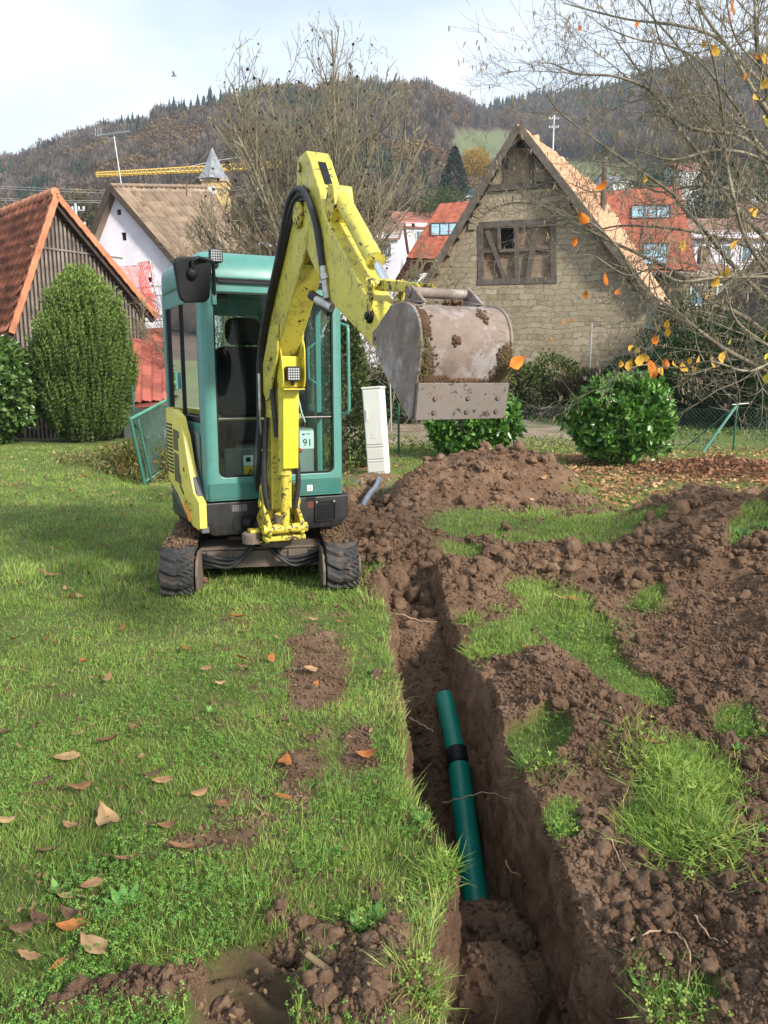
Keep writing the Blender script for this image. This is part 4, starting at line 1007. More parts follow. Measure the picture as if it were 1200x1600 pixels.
# ---- undercarriage, turned 15 degrees against the upper body
def under(p): 
    a = R(-15); x, y, z = p; return (x * math.cos(a) - y * math.sin(a) + .03, x * math.sin(a) + y * math.cos(a) - .06, z)
def placed(o, rot=R(-15)):
    o.rotation_euler = (0, 0, rot); o.location = (.03, -.06, 0); return o
def track_path(n=120, hl=.88, r1=.155, top=.345):
    # side outline (y,z): idler front, sprocket rear
    pts = []; rc = r1
    for i in range(24): a = R(90 + 180 * i / 23); pts.append((-hl + rc * math.cos(a), rc + .015 + rc * math.sin(a)))
    for i in range(1, 20): pts.append((-hl + 2 * hl * i / 20, .015))
    for i in range(24): a = R(-90 + 180 * i / 23); pts.append((hl + rc * math.cos(a), rc + .015 + rc * math.sin(a)))
    for i in range(1, 20): t_ = i / 20; pts.append((hl - 2 * hl * t_, 2 * rc + .015 - .02 * math.sin(math.pi * t_)))
    return pts
def resample(pts, n):
    pts = [Vector((0, *p)) for p in pts]; pts.append(pts[0]); d = [0]
    for a, b in zip(pts, pts[1:]): d.append(d[-1] + (b - a).length)
    out_ = []; k = 0
    for i in range(n):
        s = d[-1] * i / n
        while d[k + 1] < s: k += 1
        t_ = (s - d[k]) / (d[k + 1] - d[k]); out_.append(pts[k].lerp(pts[k + 1], t_))
    return out_
for sx in (-1, 1):
    x0 = sx * .575; w_ = .115
    P_ = resample(track_path(), 282); n = len(P_); mb = MB(); V = []; rows = []
    us = [-1, -.97, -.85, -.55, -.25, 0, .25, .55, .85, .97, 1]
    for i, p in enumerate(P_):
        t_ = (P_[(i + 1) % n] - P_[i - 1]).normalized(); nn = Vector((0, t_.z, -t_.y)) * 1
        if nn.dot(p - Vector((0, 0, .19))) < 0: nn = -nn
        row = []
        for u in us:
            ph = (i + 1.6 * abs(u) * 2) % 6
            lug = .022 if (ph < 3.1) and .2 < abs(u) < 1 else (.012 if ph < 2.6 and abs(u) <= .2 else 0)
            if abs(u) == 1: lug = -.004
            row.append(p + nn * lug + Vector((x0 + u * w_, 0, 0)))
        rows.append(row)
    m = len(us); vs = [v for r_ in rows for v in r_]
    fs = [(i * m + j, i * m + j + 1, ((i + 1) % n) * m + j + 1, ((i + 1) % n) * m + j) for i in range(n) for j in range(m - 1)]
    ins = []
    for i, p in enumerate(P_):
        t_ = (P_[(i + 1) % n] - P_[i - 1]).normalized(); nn = Vector((0, t_.z, -t_.y))
        if nn.dot(p - Vector((0, 0, .19))) < 0: nn = -nn
        ins += [p - nn * .03 + Vector((x0 - w_, 0, 0)), p - nn * .03 + Vector((x0 + w_, 0, 0))]
    b = len(vs); vs += ins
    for i in range(n):
        j = (i + 1) % n
        fs += [(b + 2 * i, b + 2 * j, b + 2 * j + 1, b + 2 * i + 1), (i * m, j * m, b + 2 * j, b + 2 * i), (i * m + m - 1, b + 2 * i + 1, b + 2 * j + 1, j * m + m - 1)]
    mb.add(vs, fs); tr = placed(mb.build('rubber_track', M_RUB, ex))
    fr = MB(); fr.box((x0, 0, .19), (.11, 1.26, .13)); fr.box((x0 - sx * .125, 0, .20), (.02, .9, .17)); 
    placed(fr.build('track_frame', M_IRON, ex, .01))
    for yy, nm in ((-.88, 'idler_wheel'), (.80, 'sprocket')):
        q = MB(); q.lathe([(.05, -.11), (.12, -.10), (.125, -.05), (.085, -.03), (.085, .03), (.125, .05), (.12, .10), (.05, .11)], (x0, yy, .17), (1, 0, 0), 24)
        q.lathe([(.02, -.14), (.07, -.14), (.07, .14), (.02, .14)], (x0, yy, .17), (1, 0, 0), 16)
        placed(q.build(nm, M_IRON, ex))
    for yy in (-.42, -.21, 0, .21, .42):
        q = MB(); q.lathe([(.02, -.07), (.05, -.07), (.05, .07), (.02, .07)], (x0, yy, .085), (1, 0, 0), 12); placed(q.build('track_roller', M_IRON, ex))
    # guard plate in front of the idler, inner side
    q = MB(); q.prism([(-1.03, .07), (-.84, .04), (-.54, .05), (-.54, .27), (-.82, .305), (-.99, .27), (-1.05, .18)], 'x', x0 - sx * .125, x0 - sx * .145)
    placed(q.build('guard_plate', M_IRON, ex, .006))
q = MB(); q.box((0, -.54, .185), (.92, .16, .13)); q.box((0, -.44, .265), (.90, .34, .02)); q.box((0, .25, .2), (.92, .14, .10)); q.box((0, 0, .24), (.5, .66, .12))
q.lathe([(.1, 0), (.30, 0), (.30, .08), (.27, .10), (.1, .10)], (0, 0, .30), (0, 0, 1), 32)
for x in (-.30, .30): q.box((x, -.625, .205), (.20, .012, .10)); q.box((x + .06, -.635, .215), (.012, .012, .10))
placed(q.build('undercarriage_frame', M_IRON, ex, .006))
for sx in (-1, 1):
    for k in range(3):
        a0 = (sx * (.06 + .02 * k), -.40, .28); 
        pts = [(sx * .03, -.56, .36), (sx * (.07 + .03 * k), -.67, .27 - .025 * k), (sx * .22, -.71 + .01 * k, .15 + .026 * k), (sx * .36, -.69, .165 + .03 * k), (sx * .46, -.62, .18 + .03 * k)]
        q = MB(); q.tube(smooth_pts(pts, 8), .0125, 8); placed(q.build('hydraulic_hose', M_HOSE, ex))

# ---- lower body
arc = [(-.655 * math.cos(R(a)), .70 * math.sin(R(a))) for a in range(0, 181, 9)]
outline = [(-.56, -.685), (-.62, -.42), (-.645, -.2)] + arc + [(.645, -.2), (.62, -.42), (.56, -.685)]
q = MB(); n = len(outline); lo = [(x * .93, y * .90 if y > 0 else y, .44) for x, y in outline]
vs = [(x * .86, (y * .80 if y > 0 else y * .985), .385) for x, y in outline] + [(x, y, .47) for x, y in outline] + [(x, y, .635) for x, y in outline]
fs = [tuple(range(n)), tuple(range(2 * n, 3 * n))[::-1]] + [(k * n + i, k * n + (i + 1) % n, (k + 1) * n + (i + 1) % n, (k + 1) * n + i) for k in (0, 1) for i in range(n)]
q.add(vs, fs); body = q.build('chassis', M_CHAS, ex, .012)
# dark recess with the swing cylinder, left of the bracket
q = MB(); q.prism(rrect(-.345, .415, -.135, .53, .04), 'y', -.689, -.60); rec = q.build('swing_cylinder_recess', M_BLK, body)
q = MB(); q.tube([(-.23, -.60, .478), (-.21, -.74, .47)], .038, 14); q.tube([(-.235, -.69, .475), (-.05, -.90, .42)], .021, 10); q.tube([(-.24, -.685, .476), (-.20, -.74, .468)], .047, 14)
q.build('swing_cylinder', M_BLK, ex)
q = MB()      # grille right
for k in range(9): q.box((.37, -.690, .455 + .014 * k), (.155, .006, .005))
for k in range(11): q.box((.295 + .015 * k, -.689, .51), (.003, .005, .125))
q.ring(rrect(.285, .44, .455, .60, .015, 2), rrect(.295, .45, .445, .585, .005, 2), 'y', -.697, -.686)
q.build('grille', M_BLK, body)
q = MB(); q.lathe([(.003, 0), (.011, 0), (.009, .006)], (.30, -.697, .592), (0, -1, 0), 8); q.lathe([(.003, 0), (.011, 0), (.009, .006)], (.44, -.697, .592), (0, -1, 0), 8); q.build('grille_bolt', M_STEEL, body)
q = MB(); q.box((-.29, -.688, .585), (.115, .004, .05)); pl_ = q.build('data_plate', plain('dull_plate', (.07, .07, .07), .5), body)
q = MB()
for k in range(5): 
    for j in range(6): q.box((-.335 + .018 * j, -.6905, .567 + .0095 * k), (.011 if (j * k) % 3 else .006, .001, .003))
q.build('plate_lettering', M_GREYP, body)
q = MB(); q.box((.26, -.688, .615), (.07, .006, .028)); q.build('socket', M_BLK, body)
q = MB(); q.box((.255, -.6875, .575), (.05, .002, .05)); q.build('red_mark', paint('faded_red_paint', (.12, .02, .015), amt=.7), body)

# ---- engine cover on the left side, yellow with grilles
def cx(y):                                     # x of the side surface at y
    if y >= 0: return -.655 / .70 * math.sqrt(max(.7 ** 2 - y * y, .01))
    pts = [(0, -.655), (-.2, -.645), (-.42, -.62), (-.685, -.56)]
    for (a, xa), (b, xb) in zip(pts, pts[1:]):
        if y >= b: return xa + (xb - xa) * (a - y) / (a - b)
    return -.56
def side_panel(poly, off, step=.04, th=.012):
    """a panel with outline (y,z) laid on the curved side of the body"""
    ys = [p[0] for p in poly]; y = min(ys); mb_ = MB(); 
    k = max(2, int((max(ys) - y) / step)); dy = (max(ys) - y) / k
    for i in range(k):
        p = clip(clip(poly, -1, 0, -(y + dy * i)), 1, 0, y + dy * (i + 1))
        if len(p) < 3: continue
        vs_ = [(cx(a) - off, a, b_) for a, b_ in p]; vo = [(cx(a) - off + th, a, b_) for a, b_ in p]; m_ = len(p)
        mb_.add(vs_ + vo, [tuple(range(m_)), tuple(range(m_, 2 * m_))[::-1]] + [(j, (j + 1) % m_, m_ + (j + 1) % m_, m_ + j) for j in range(m_)])
    return mb_
cov = [(.60, 1.20), (.45, 1.29), (-.22, 1.285), (-.38, 1.235), (-.46, 1.10), (-.54, .84), (-.60, .70), (-.688, .640), (-.690, .455), (-.66, .440), (-.56, .455), (-.42, .55), (-.25, .66), (.1, .76), (.60, .80)]
cover = side_panel(cov, .018, .03, .05).build('engine_cover', M_YEL_P, ex)
side_panel([(.62, 1.25), (-.22, 1.25), (-.5, .9), (-.66, .63), (-.69, .42), (-.40, .50), (0, .66), (.62, .74)], .004, .04, .05).build('counterweight_skirt', plain('dark_grey_skirt', (.06, .065, .07), .5), ex)
for (y0, z0, y1, z1) in ((-.385, .98, -.20, 1.13), (-.37, .74, -.20, .955)):
    side_panel([(y0, z0), (y1, z0 + .01), (y1 - .01, z1 + .015), (y0 + .03, z1)], .021, .05, .01).build('cover_mesh', plain('olive_mesh', (.10, .088, .035), .8), cover)
for k in range(14):
    z = .80 + .028 * k
    side_panel([(-.17, z), (.2, z), (.2, z + .014), (-.17, z + .014)], .022, .1, .01).build('cover_slot', M_BLK, cover)
sp_ = side_panel([(-.43, .985), (-.49, .83), (-.485, .80), (-.37, .82), (-.36, 1.08), (-.41, 1.09)], .027, .03, .012); sp_.build('filler_flap', M_YEL_P, cover)
side_panel([(-.47, .845), (-.462, .845), (-.458, .875), (-.466, .875)], .032, .03, .01).build('flap_latch', M_BLK, cover)
side_panel([(-.42, .665), (-.33, .72), (-.33, .74), (-.42, .685)], .022, .03, .01).build('cover_vent', M_BLK, cover)
side_panel([(-.56, .50), (-.50, .475), (-.42, .585), (-.40, .64), (-.46, .60)], .0215, .03, .008).build('orange_decal', M_ORANGE, cover)
for s_, y_, z_ in (('V', -.455, .625), ('i', -.49, .608), ('O', -.525, .588)):
    a = math.atan2(cx(y_ - .05) - cx(y_ + .05), -.1)
    text_mesh('decal_letter', s_, .085, M_TEAL_D, cover, (cx(y_) - .024, y_, z_), (R(90), R(-12), R(-90) + R(-17)), bold=True)
# rear hood
q = MB(); hood = [(-.56, .28)] + [(-.62 * math.cos(R(a)), .66 * math.sin(R(a))) for a in range(28, 153, 8)] + [(.56, .28)]
q.prism(hood, 'z', .62, 1.22); q.build('rear_hood', M_YEL_P, ex, .03, 3)

# ---- cab
def XL(z): return -.525
cab = MB()
z0, z1 = .645, 2.20
yF = -.70; yB = .46; W0 = .525; W1 = .60
win = rrect(-.430, .815, .445, 2.105, .05, 4)
def quadring(o_, k=4):      # outer outline with the same number of points as rrect
    x0_, z0_, x1_, z1_, r_ = o_; return rrect(x0_, z0_, x1_, z1_, r_, k)
cab.ring(quadring((-W0 + .05, z0, W0 - .05, z1, .004)), win, 'y', yF, yF + .05)
cabo = cab.build('cab_front', M_TEAL, ex, .008)
for sx in (-1, 1):
    # rounded corner pillars
    q = MB(); pr = [(sx * (W0 - .052), yF)] + [(sx * (W0 - .052 + .05 * math.sin(R(a))), yF + .05 - .05 * math.cos(R(a))) for a in (25, 45, 65, 90)] + [(sx * (W0 + .004), yF + .115), (sx * (W0 - .05), yF + .115), (sx * (W0 - .052), yF + .04)]
    q.prism(pr, 'z', z0, z1); q.build('front_pillar', M_TEAL, ex, .004)
    q = MB(); q.box((sx * (W1 - .03), yB - .03, (z0 + z1) / 2), (.07, .08, z1 - z0)); q.build('rear_pillar', M_TEAL, ex, .012)
    # side: lower panel, window sill rail and header
    for (za, zb, tk) in ((z0, 1.20, .03), (2.06, z1, .04), (1.20, 1.245, .045)):
        q = MB(); q.add([(sx * W0, yF + .11, za), (sx * W1, yB - .03, za), (sx * W1, yB - .03, zb), (sx * W0, yF + .11, zb), (sx * (W0 - tk), yF + .11, za), (sx * (W1 - tk), yB - .03, za), (sx * (W1 - tk), yB - .03, zb), (sx * (W0 - tk), yF + .11, zb)],
                        [(0, 1, 2, 3), (7, 6, 5, 4), (0, 4, 5, 1), (1, 5, 6, 2), (2, 6, 7, 3), (3, 7, 4, 0)])
        if sx < 0 or za > 1.1: q.build('side_panel' if za < 1 else 'side_rail', M_TEAL if za != 1.20 else M_BLK, ex, .006)
    # side glass in black rubber
    f_ = lambda y: sx * (W0 + (W1 - W0) * (y - yF - .11) / (yB - .03 - yF - .11))
    y0_, y1_ = yF + .12, yB - .07
    q = MB(); q.add([(f_(y0_) - sx * .015, y0_, 1.24), (f_(y1_) - sx * .015, y1_, 1.24), (f_(y1_) - sx * .015, y1_, 2.07), (f_(y0_) - sx * .015, y0_, 2.07)], [(0, 1, 2, 3)])
    sg = q.build('side_window', M_GLASS, ex)
    for ya in (y0_ + .008, y0_ + .50, y1_ - .035): q = MB(); q.box((f_(ya) - sx * .012, ya, 1.655), (.022, .022 if ya < y1_ - .1 else .07, .83)); q.build('window_frame', M_BLK, sg)
    if sx > 0:
        q = MB(); q.add([(W0 - .015, y0_, .70), (W0 + .02, y0_ + .5, .70), (W0 + .02, y0_ + .5, 1.24), (W0 - .015, y0_, 1.24)], [(0, 1, 2, 3)]); q.build('door_glass', M_GLASS, ex)
        q = MB(); q.box((W0 - .03, y0_ + .01, .95), (.03, .03, .60)); q.box((W0 + .005, y0_ + .48, 1.45), (.045, .05, 1.5)); q.box((W0, y0_ + .25, .68), (.04, .5, .07)); q.box((W0 + .05, .2, .92), (.03, .45, .56)); q.build('door_frame', M_TEAL, ex, .006)
        q = MB(); q.tube([(W0 - .03, y0_ + .43, 1.48), (W0 - .09, y0_ + .43, 1.52), (W0 - .09, y0_ + .43, 1.76), (W0 - .03, y0_ + .43, 1.80)], .010, 8); q.build('inner_handle', M_TEAL, ex)
# perforated grey panel between the pillar and the engine cover
q = MB(); q.add([(-W0 - .008, yF + .13, .72), (-W0 - .018, yF + .24, .80), (-W0 - .028, yF + .42, 1.17), (-W0 - .008, yF + .13, 1.12)], [(0, 1, 2, 3)]); q.build('perforated_panel', M_PERF, ex)
# front glass, lower seam, wiper, raised lower panel
q = MB(); q.prism(rrect(-.436, .805, .452, 2.112, .05, 4), 'y', yF + .021, yF + .026); gl = q.build('windscreen', M_GLASS, ex)
q = MB(); q.ring(rrect(-.434, .811, .449, 2.109, .052, 4), rrect(-.420, .827, .435, 2.095, .045, 4), 'y', yF + .004, yF + .030); q.build('window_seal', M_BLK, gl)
q = MB(); q.box((0, yF + .018, 1.235), (.86, .004, .006)); q.build('glass_seam', M_STEEL, gl)
q = MB(); q.prism(rrect(-.505, .66, .500, .775, .012, 2), 'y', yF - .006, yF + .01); lp = q.build('lower_front_panel', M_TEAL_D, ex, .003)
q = MB(); q.box((.245, yF - .0075, .705), (.04, .002, .045)); st = q.build('small_sticker', M_WHITE, ex)
q = MB(); q.box((.237, yF - .009, .700), (.008, .001, .016)); q.box((.252, yF - .009, .700), (.008, .001, .016)); q.build('sticker_mark', M_RED, st)
# back wall and its window
q = MB(); q.ring(rrect(-W1 + .03, .70, W1 - .03, 2.18, .01, 4), rrect(-.46, 1.10, .46, 2.04, .05, 4), 'y', yB - .05, yB); q.build('cab_back', M_TEAL, ex, .006)
q = MB(); q.prism(rrect(-.47, 1.09, .47, 2.05, .05, 4), 'y', yB - .028, yB - .024); q.build('rear_window', M_GLASS, ex)
q = MB(); q.box((0, yB - .05, .87), (1.02, .03, .46)); q.build('bulkhead', M_BLK, ex)
q = MB(); q.box((.205, yB - .06, 1.57), (.045, .03, 1.0)); q.box((.34, yB - .062, 1.57), (.02, .03, .98)); q.build('rear_window_bar', M_TEAL_D, ex)
# floor
q = MB(); q.box((0, -.12, .69), (1.02, 1.1, .04)); q.build('cab_floor', M_BLK, ex)
# roof: rounded block with a domed top and a sloping front
rf = MB(); secs = []
def roof_out(grow, z, k=5):
    o_ = []
    x1_, yf, yb, xb = W0 + grow, yF - grow * .9, yB + grow * .6, W1 + grow * .7
    r_ = .07 + grow
    cs = [((x1_ - r_), yf + r_, 270, 360, x1_), ((xb - r_), yb - r_, 0, 90, xb), (-(xb - r_), yb - r_, 90, 180, xb), (-(x1_ - r_), yf + r_, 180, 270, x1_)]
    for cx_, cy_, a0, a1, _ in cs:
        for i in range(k + 1):
            a = R(a0 + (a1 - a0) * i / k); o_.append((cx_ + r_ * math.cos(a), cy_ + r_ * math.sin(a), z))
    return o_
for gr, z in ((0, 2.175), (.012, 2.18), (.020, 2.21), (.016, 2.30), (.004, 2.345), (-.03, 2.375), (-.08, 2.388)): secs.append(roof_out(gr, z))
n = len(secs[0]); vs = [v for s_ in secs for v in s_]
# the front leans back towards the top
vs = [(x, y + (max(0, z - 2.21) * .45 if y < -.4 else 0), z) for x, y, z in vs]
fs = [(k * n + i, k * n + (i + 1) % n, (k + 1) * n + (i + 1) % n, (k + 1) * n + i) for k in range(len(secs) - 1) for i in range(n)] + [tuple(range(n))[::-1], tuple(range((len(secs) - 1) * n, len(secs) * n))]
rf.add(vs, fs, True); roof = rf.build('cab_roof', M_TEAL, ex)
q = MB(); q.prism([(-.40, 2.185), (-.385, 2.165), (.385, 2.165), (.40, 2.185)], 'y', yF - .024, yF + .02); q.box((0, yF - .022, 2.192), (.80, .012, .010)); q.build('roof_seam', M_BLK, roof)
for a, b in ((-.44, -.33), (.33, .44)):
    q = MB(); q.tube([(a if a < 0 else b, yF - .012, 2.275), (a if a < 0 else b, yF - .017, 2.215), ((a + b) / 2, yF - .022, 2.187)], .005, 6); q.build('roof_groove', M_BLK, roof)
# seat
q = MB(); q.prism(rrect(-.235, 1.20, .235, 1.78, .08, 4), 'y', .20, .32); q.box((0, .02, 1.10), (.48, .46, .15)); q.build('seat', M_SEAT, ex, .03, 3)
q = MB(); q.prism(rrect(-.145, 1.79, .145, 2.01, .07, 4), 'y', .18, .29); q.build('headrest', M_SEAT, ex, .03, 3)
q = MB(); q.box((0, .05, .95), (.38, .4, .26)); q.build('seat_base', M_BLK, ex, .01)
for x, c_ in ((-.36, M_BLK), (.33, M_GREYP)):
    q = MB(); q.box((x, -.1, 1.02), (.16, .46, .20)); q.build('side_console', c_, ex, .03, 3)
    q = MB(); q.tube([(x, -.25, 1.1), (x + .02, -.28, 1.2), (x, -.30, 1.34)], .012, 8); q.tube([(x, -.30, 1.33), (x, -.305, 1.41)], .024, 10); q.build('joystick', M_BLK, ex)
q = MB(); q.box((-.20, -.50, .87), (.30, .05, .27)); con = q.build('front_console', plain('grey_cab_plastic', (.14, .15, .145), .5), ex, .02)
q = MB(); q.box((-.125, -.528, .915), (.17, .004, .075)); pst = q.build('white_notice', M_WHITE, con)
q = MB(); q.box((-.175, -.531, .92), (.035, .001, .035)); q.box((-.10, -.531, .93), (.06, .001, .008)); q.box((-.10, -.531, .91), (.05, .001, .006)); q.build('notice_print', M_INK, pst)
q = MB(); q.box((-.125, -.528, .83), (.17, .004, .09)); yst = q.build('warning_notice', plain('warning_yellow', (.85, .50, .03), .5, var=.05), con)
q = MB(); q.ring([(-.19, .80), (-.13, .80), (-.16, .855)], [(-.178, .807), (-.142, .807), (-.16, .843)], 'y', -.531, -.5295); q.box((-.16, -.531, .823), (.005, .001, .02)); q.box((-.09, -.531, .84), (.05, .001, .006)); q.box((-.09, -.531, .82), (.04, .001, .006)); q.build('warning_mark', M_INK, yst)
q = MB(); q.box((.275, -.40, .96), (.15, .24, .36)); bx_ = q.build('control_box', M_GREYP, ex, .015)
q = MB(); q.box((.288, -.522, 1.055), (.115, .003, .14)); s91 = q.build('number_sticker', M_WHITE, bx_)
text_mesh('sticker_number', '91', .078, M_INK, s91, (.292, -.526, 1.03), (R(90), 0, 0), bold=True)
q = MB(); q.box((.30, -.5243, 1.098), (.035, .0006, .006)); q.box((.262, -.5243, 1.095), (.02, .0006, .012)); q.build('sticker_print', M_INK, s91)
q = MB(); q.lathe([(.002, 0), (.018, 0), (.018, .025), (.008, .03)], (.225, -.521, .975), (0, -1, 0), 12); q.build('red_knob', M_RED, bx_)
q = MB(); q.prism([(-.36, 1.20), (-.34, 1.24), (-.22, 1.60), (-.30, 1.62), (-.42, 1.30)], 'x', .22, .27); q.build('tilted_document_holder', M_GREYP, ex, .01)
q = MB(); q.tube([(.24, -.34, 1.55), (.29, -.40, 1.25), (.31, -.42, 1.18)], .010, 8); q.build('safety_lever', M_STEEL, ex)
q = MB(); q.lathe([(.003, 0), (.022, .01), (.024, .03), (.01, .045)], (.24, -.34, 1.55), (0, 0, 1), 10); q.build('lever_knob', plain('brown_knob', (.25, .05, .02), .4), ex)
q = MB(); q.tube([(.41, .20, 1.18), (.42, .21, .95), (.41, .2, .80)], [.03, .05, .04], 8); q.build('hi_vis_vest', M_LIME, ex)
q = MB(); q.box((-.37, yF + .07, 2.07), (.12, .02, .06)); q.build('sun_visor', M_BLK, ex, .008)
# writing stuck to the far window, seen from behind
for s_, z_, h_ in (('BERN', 1.78, .075), ('service', 1.695, .06), ('07 255', 1.60, .07), ('info', 1.51, .05)):
    text_mesh('window_lettering', s_ if s_ != 'BERN' else 'AN', h_, M_INK, ex, (-.30, yB - .032, z_), (R(90), 0, 0), mirror=True, bold=True)
q = MB(); q.box((-.573, .10, 1.50), (.002, .085, .13)); q.build('teal_sticker', plain('mint_sticker', (.25, .60, .52), .5), ex)
# hand rail on the right
q = MB(); q.tube([(W0, yF + .06, 1.92), (W0 + .035, yF - .01, 1.90), (W0 + .035, yF - .015, 1.86), (W0 + .04, yF - .015, 1.30), (W0 + .035, yF - .01, 1.26), (W0, yF + .06, 1.25)], .013, 10); q.build('grab_rail', M_TEAL, ex)
# work lamps
def lamp(loc, rz, s=.088):
    o = empty('work_lamp', loc, rz); o.parent = ex
    q = MB(); q.prism(rrect(-s / 2, -s / 2, s / 2, s / 2, .012, 3), 'y', 0, .05); q.box((0, .03, -s / 2 - .012), (.02, .02, .03)); h_ = q.build('lamp_housing', M_BLK, o, .004)
    q = MB(); q.prism(rrect(-s / 2 + .008, -s / 2 + .008, s / 2 - .008, s / 2 - .008, .008, 3), 'y', -.003, .002); q.build('lamp_lens', M_LED, o)
    return o
lamp((-.405, yF - .055, 2.335), R(0)); lamp((.455, yF - .055, 2.285), R(8), .095)
# mirror
q = MB(); q.prism([(x * (1.0 + .75 * (z - .02)), z) for x, z in rrect(-.122, -.150, .118, .140, .055, 5)], 'y', -.018, .022); mi = q.build('mirror', M_BLK, ex, .012, 3); mi.location = (-.585, -.86, 2.16); mi.rotation_euler = (R(6), R(-5), R(14))
q = MB(); q.lathe([(.01, 0), (.04, 0), (.036, .02), (.01, .026)], (-.015, -.02, .035), (0, -1, 0), 18); q.build('mirror_boss', M_BLK, mi)
q = MB(); q.tube([(-.595, -.90, 2.20), (-.595, -.92, 2.27), (-.56, -.93, 2.285), (-.45, -.83, 2.283), (-.43, -.76, 2.26), (-.42, -.72, 2.14), (-.42, -.70, 2.06)], .0125, 8); q.build('mirror_arm', M_BLK, ex)
q = MB(); q.box((-.42, -.705, 2.05), (.03, .02, .07)); q.build('mirror_bracket', M_TEAL, ex, .004)

# ---- swing bracket
BX = -.04
q = MB()
for sx in (-1, 1): q.prism([(-.70, .40), (-.98, .38), (-1.04, .44), (-1.03, .52), (-.93, .60), (-.90, .74), (-.86, .78), (-.82, .76), (-.82, .60), (-.70, .50)], 'x', BX + sx * .105, BX + sx * .135)
q.box((BX, -.86, .40), (.30, .30, .035)); q.box((BX, -.84, .56), (.21, .06, .16)); q.tube([(BX - .16, -1.0, .47), (BX + .16, -1.0, .47)], .035, 16); q.tube([(BX - .15, -.87, .64), (BX + .15, -.87, .64)], .03, 14)
q.box((BX - .165, -.885, .445), (.14, .10, .028)); q.box((BX - .165, -.885, .365), (.14, .10, .02))
q.build('swing_bracket', M_YEL_C, ex, .008)
q = MB(); q.lathe([(.01, -.05), (.065, -.05), (.068, .02), (.05, .032), (.045, .03), (.02, .026)], (BX - .215, -.885, .41), (0, 0, 1), 20); q.lathe([(.01, -.11), (.12, -.11), (.12, .12), (.01, .12)], (BX + .0, -.76, .42), (0, 0, 1), 20); q.build('bracket_pin', M_IRON, ex, .004)
for sx in (-1, 1):
    q = MB(); q.lathe([(.005, 0), (.022, 0), (.022, .018), (.005, .02)], (BX + sx * .135, -1.0, .47), (sx, 0, 0), 6); q.build('bracket_bolt', M_STEEL, ex)

# ---- boom (outline in the plane s = -y, z)
def sz(pts): return [(-s_, z_) for s_, z_ in pts]
boom_pts = [(.80, .60), (.86, .575), (.93, .60), (.955, 1.0), (.97, 1.42), (1.07, 1.62), (1.80, 2.25), (1.84, 2.36), (1.79, 2.46), (1.70, 2.53), (1.60, 2.52), (1.30, 2.28), (.90, 1.86), (.78, 1.68), (.755, 1.40), (.77, 1.0)]
q = MB(); q.prism(sz(boom_pts), 'x', BX - .075, BX + .075); boom = q.build('boom', M_YEL, ex, .010)
q = MB(); q.prism(sz([(1.14, 1.685), (1.76, 2.215), (1.745, 2.235), (1.12, 1.70)]), 'x', BX - .062, BX + .062); q.build('boom_underside', paint('muddy_yellow_paint', (.42, .30, .02), (.07, .04, .02), .9, .9, .55), boom)
q = MB(); 
for sx in (-1, 1): q.prism(sz([(.92, 1.36), (1.0, 1.40), (1.20, 1.66), (1.24, 1.86), (1.06, 1.86), (.86, 1.62), (.84, 1.42)]), 'x', BX + sx * .076, BX + sx * .092)
q.tube([(BX - .11, -1.07, 1.66), (BX + .11, -1.07, 1.66)], .03, 14); q.build('boom_knee_plate', M_YEL, boom, .005)
for sx in (-1, 1):   # pin boss at the arm
    q = MB(); q.lathe([(.01, 0), (.075, 0), (.075, .022), (.045, .03), (.01, .03)], (BX + sx * .075, -1.70, 2.44), (sx, 0, 0), 20); q.build('arm_pin', M_YEL_C, boom)
q = MB(); q.lathe([(.01, 0), (.018, 0), (.018, .004)], (BX, -1.742, 2.198), (0, -.65, -.76), 10); q.build('boom_hole', M_BLK, boom)
q = MB(); q.box((BX - .05, -.93, .85), (.018, .02, .14)); 
for z_ in (1.02, 1.24): q.tube([(BX - .076, -.86, z_), (BX - .12, -.88, z_), (BX - .12, -.93, z_), (BX - .076, -.93, z_)], .008, 6)
q.build('hose_clamp', M_YEL, boom)
# boom cylinder with its bright guard
q = MB(); q.tube([(BX + .0, -1.0, .47), (BX, -1.035, .95)], .031, 16); q.build('boom_cylinder_rod', M_YEL_C, ex)
q = MB(); q.tube([(BX, -1.028, .86), (BX, -1.075, 1.64)], .048, 18); q.build('boom_cylinder', M_YEL, ex)
q = MB(); q.prism(sz([(1.055, .905), (1.105, .905), (1.150, 1.50), (1.10, 1.60), (1.02, 1.60)]), 'x', BX - .035, BX + .074); q.build('cylinder_guard', M_YEL_B, ex, .005)
q = MB()
q.prism(sz([(1.10, 1.50), (1.16, 1.44), (1.22, 1.46), (1.24, 1.52), (1.24, 1.70), (1.19, 1.82), (1.13, 1.72)]), 'x', BX + .086, BX + .094)
q.prism(sz([(1.10, 1.50), (1.16, 1.44), (1.22, 1.46), (1.24, 1.52), (1.22, 1.62), (1.19, 1.70), (1.13, 1.72)]), 'x', BX - .062, BX - .054)
q.box((BX + .016, -1.19, 1.445), (.148, .09, .008)); q.box((BX + .016, -1.16, 1.56), (.148, .010, .2)); lb = q.build('lamp_bracket', M_YEL_B, ex, .003)
lp_ = lamp((BX + .016, -1.225, 1.545), 0, .098)
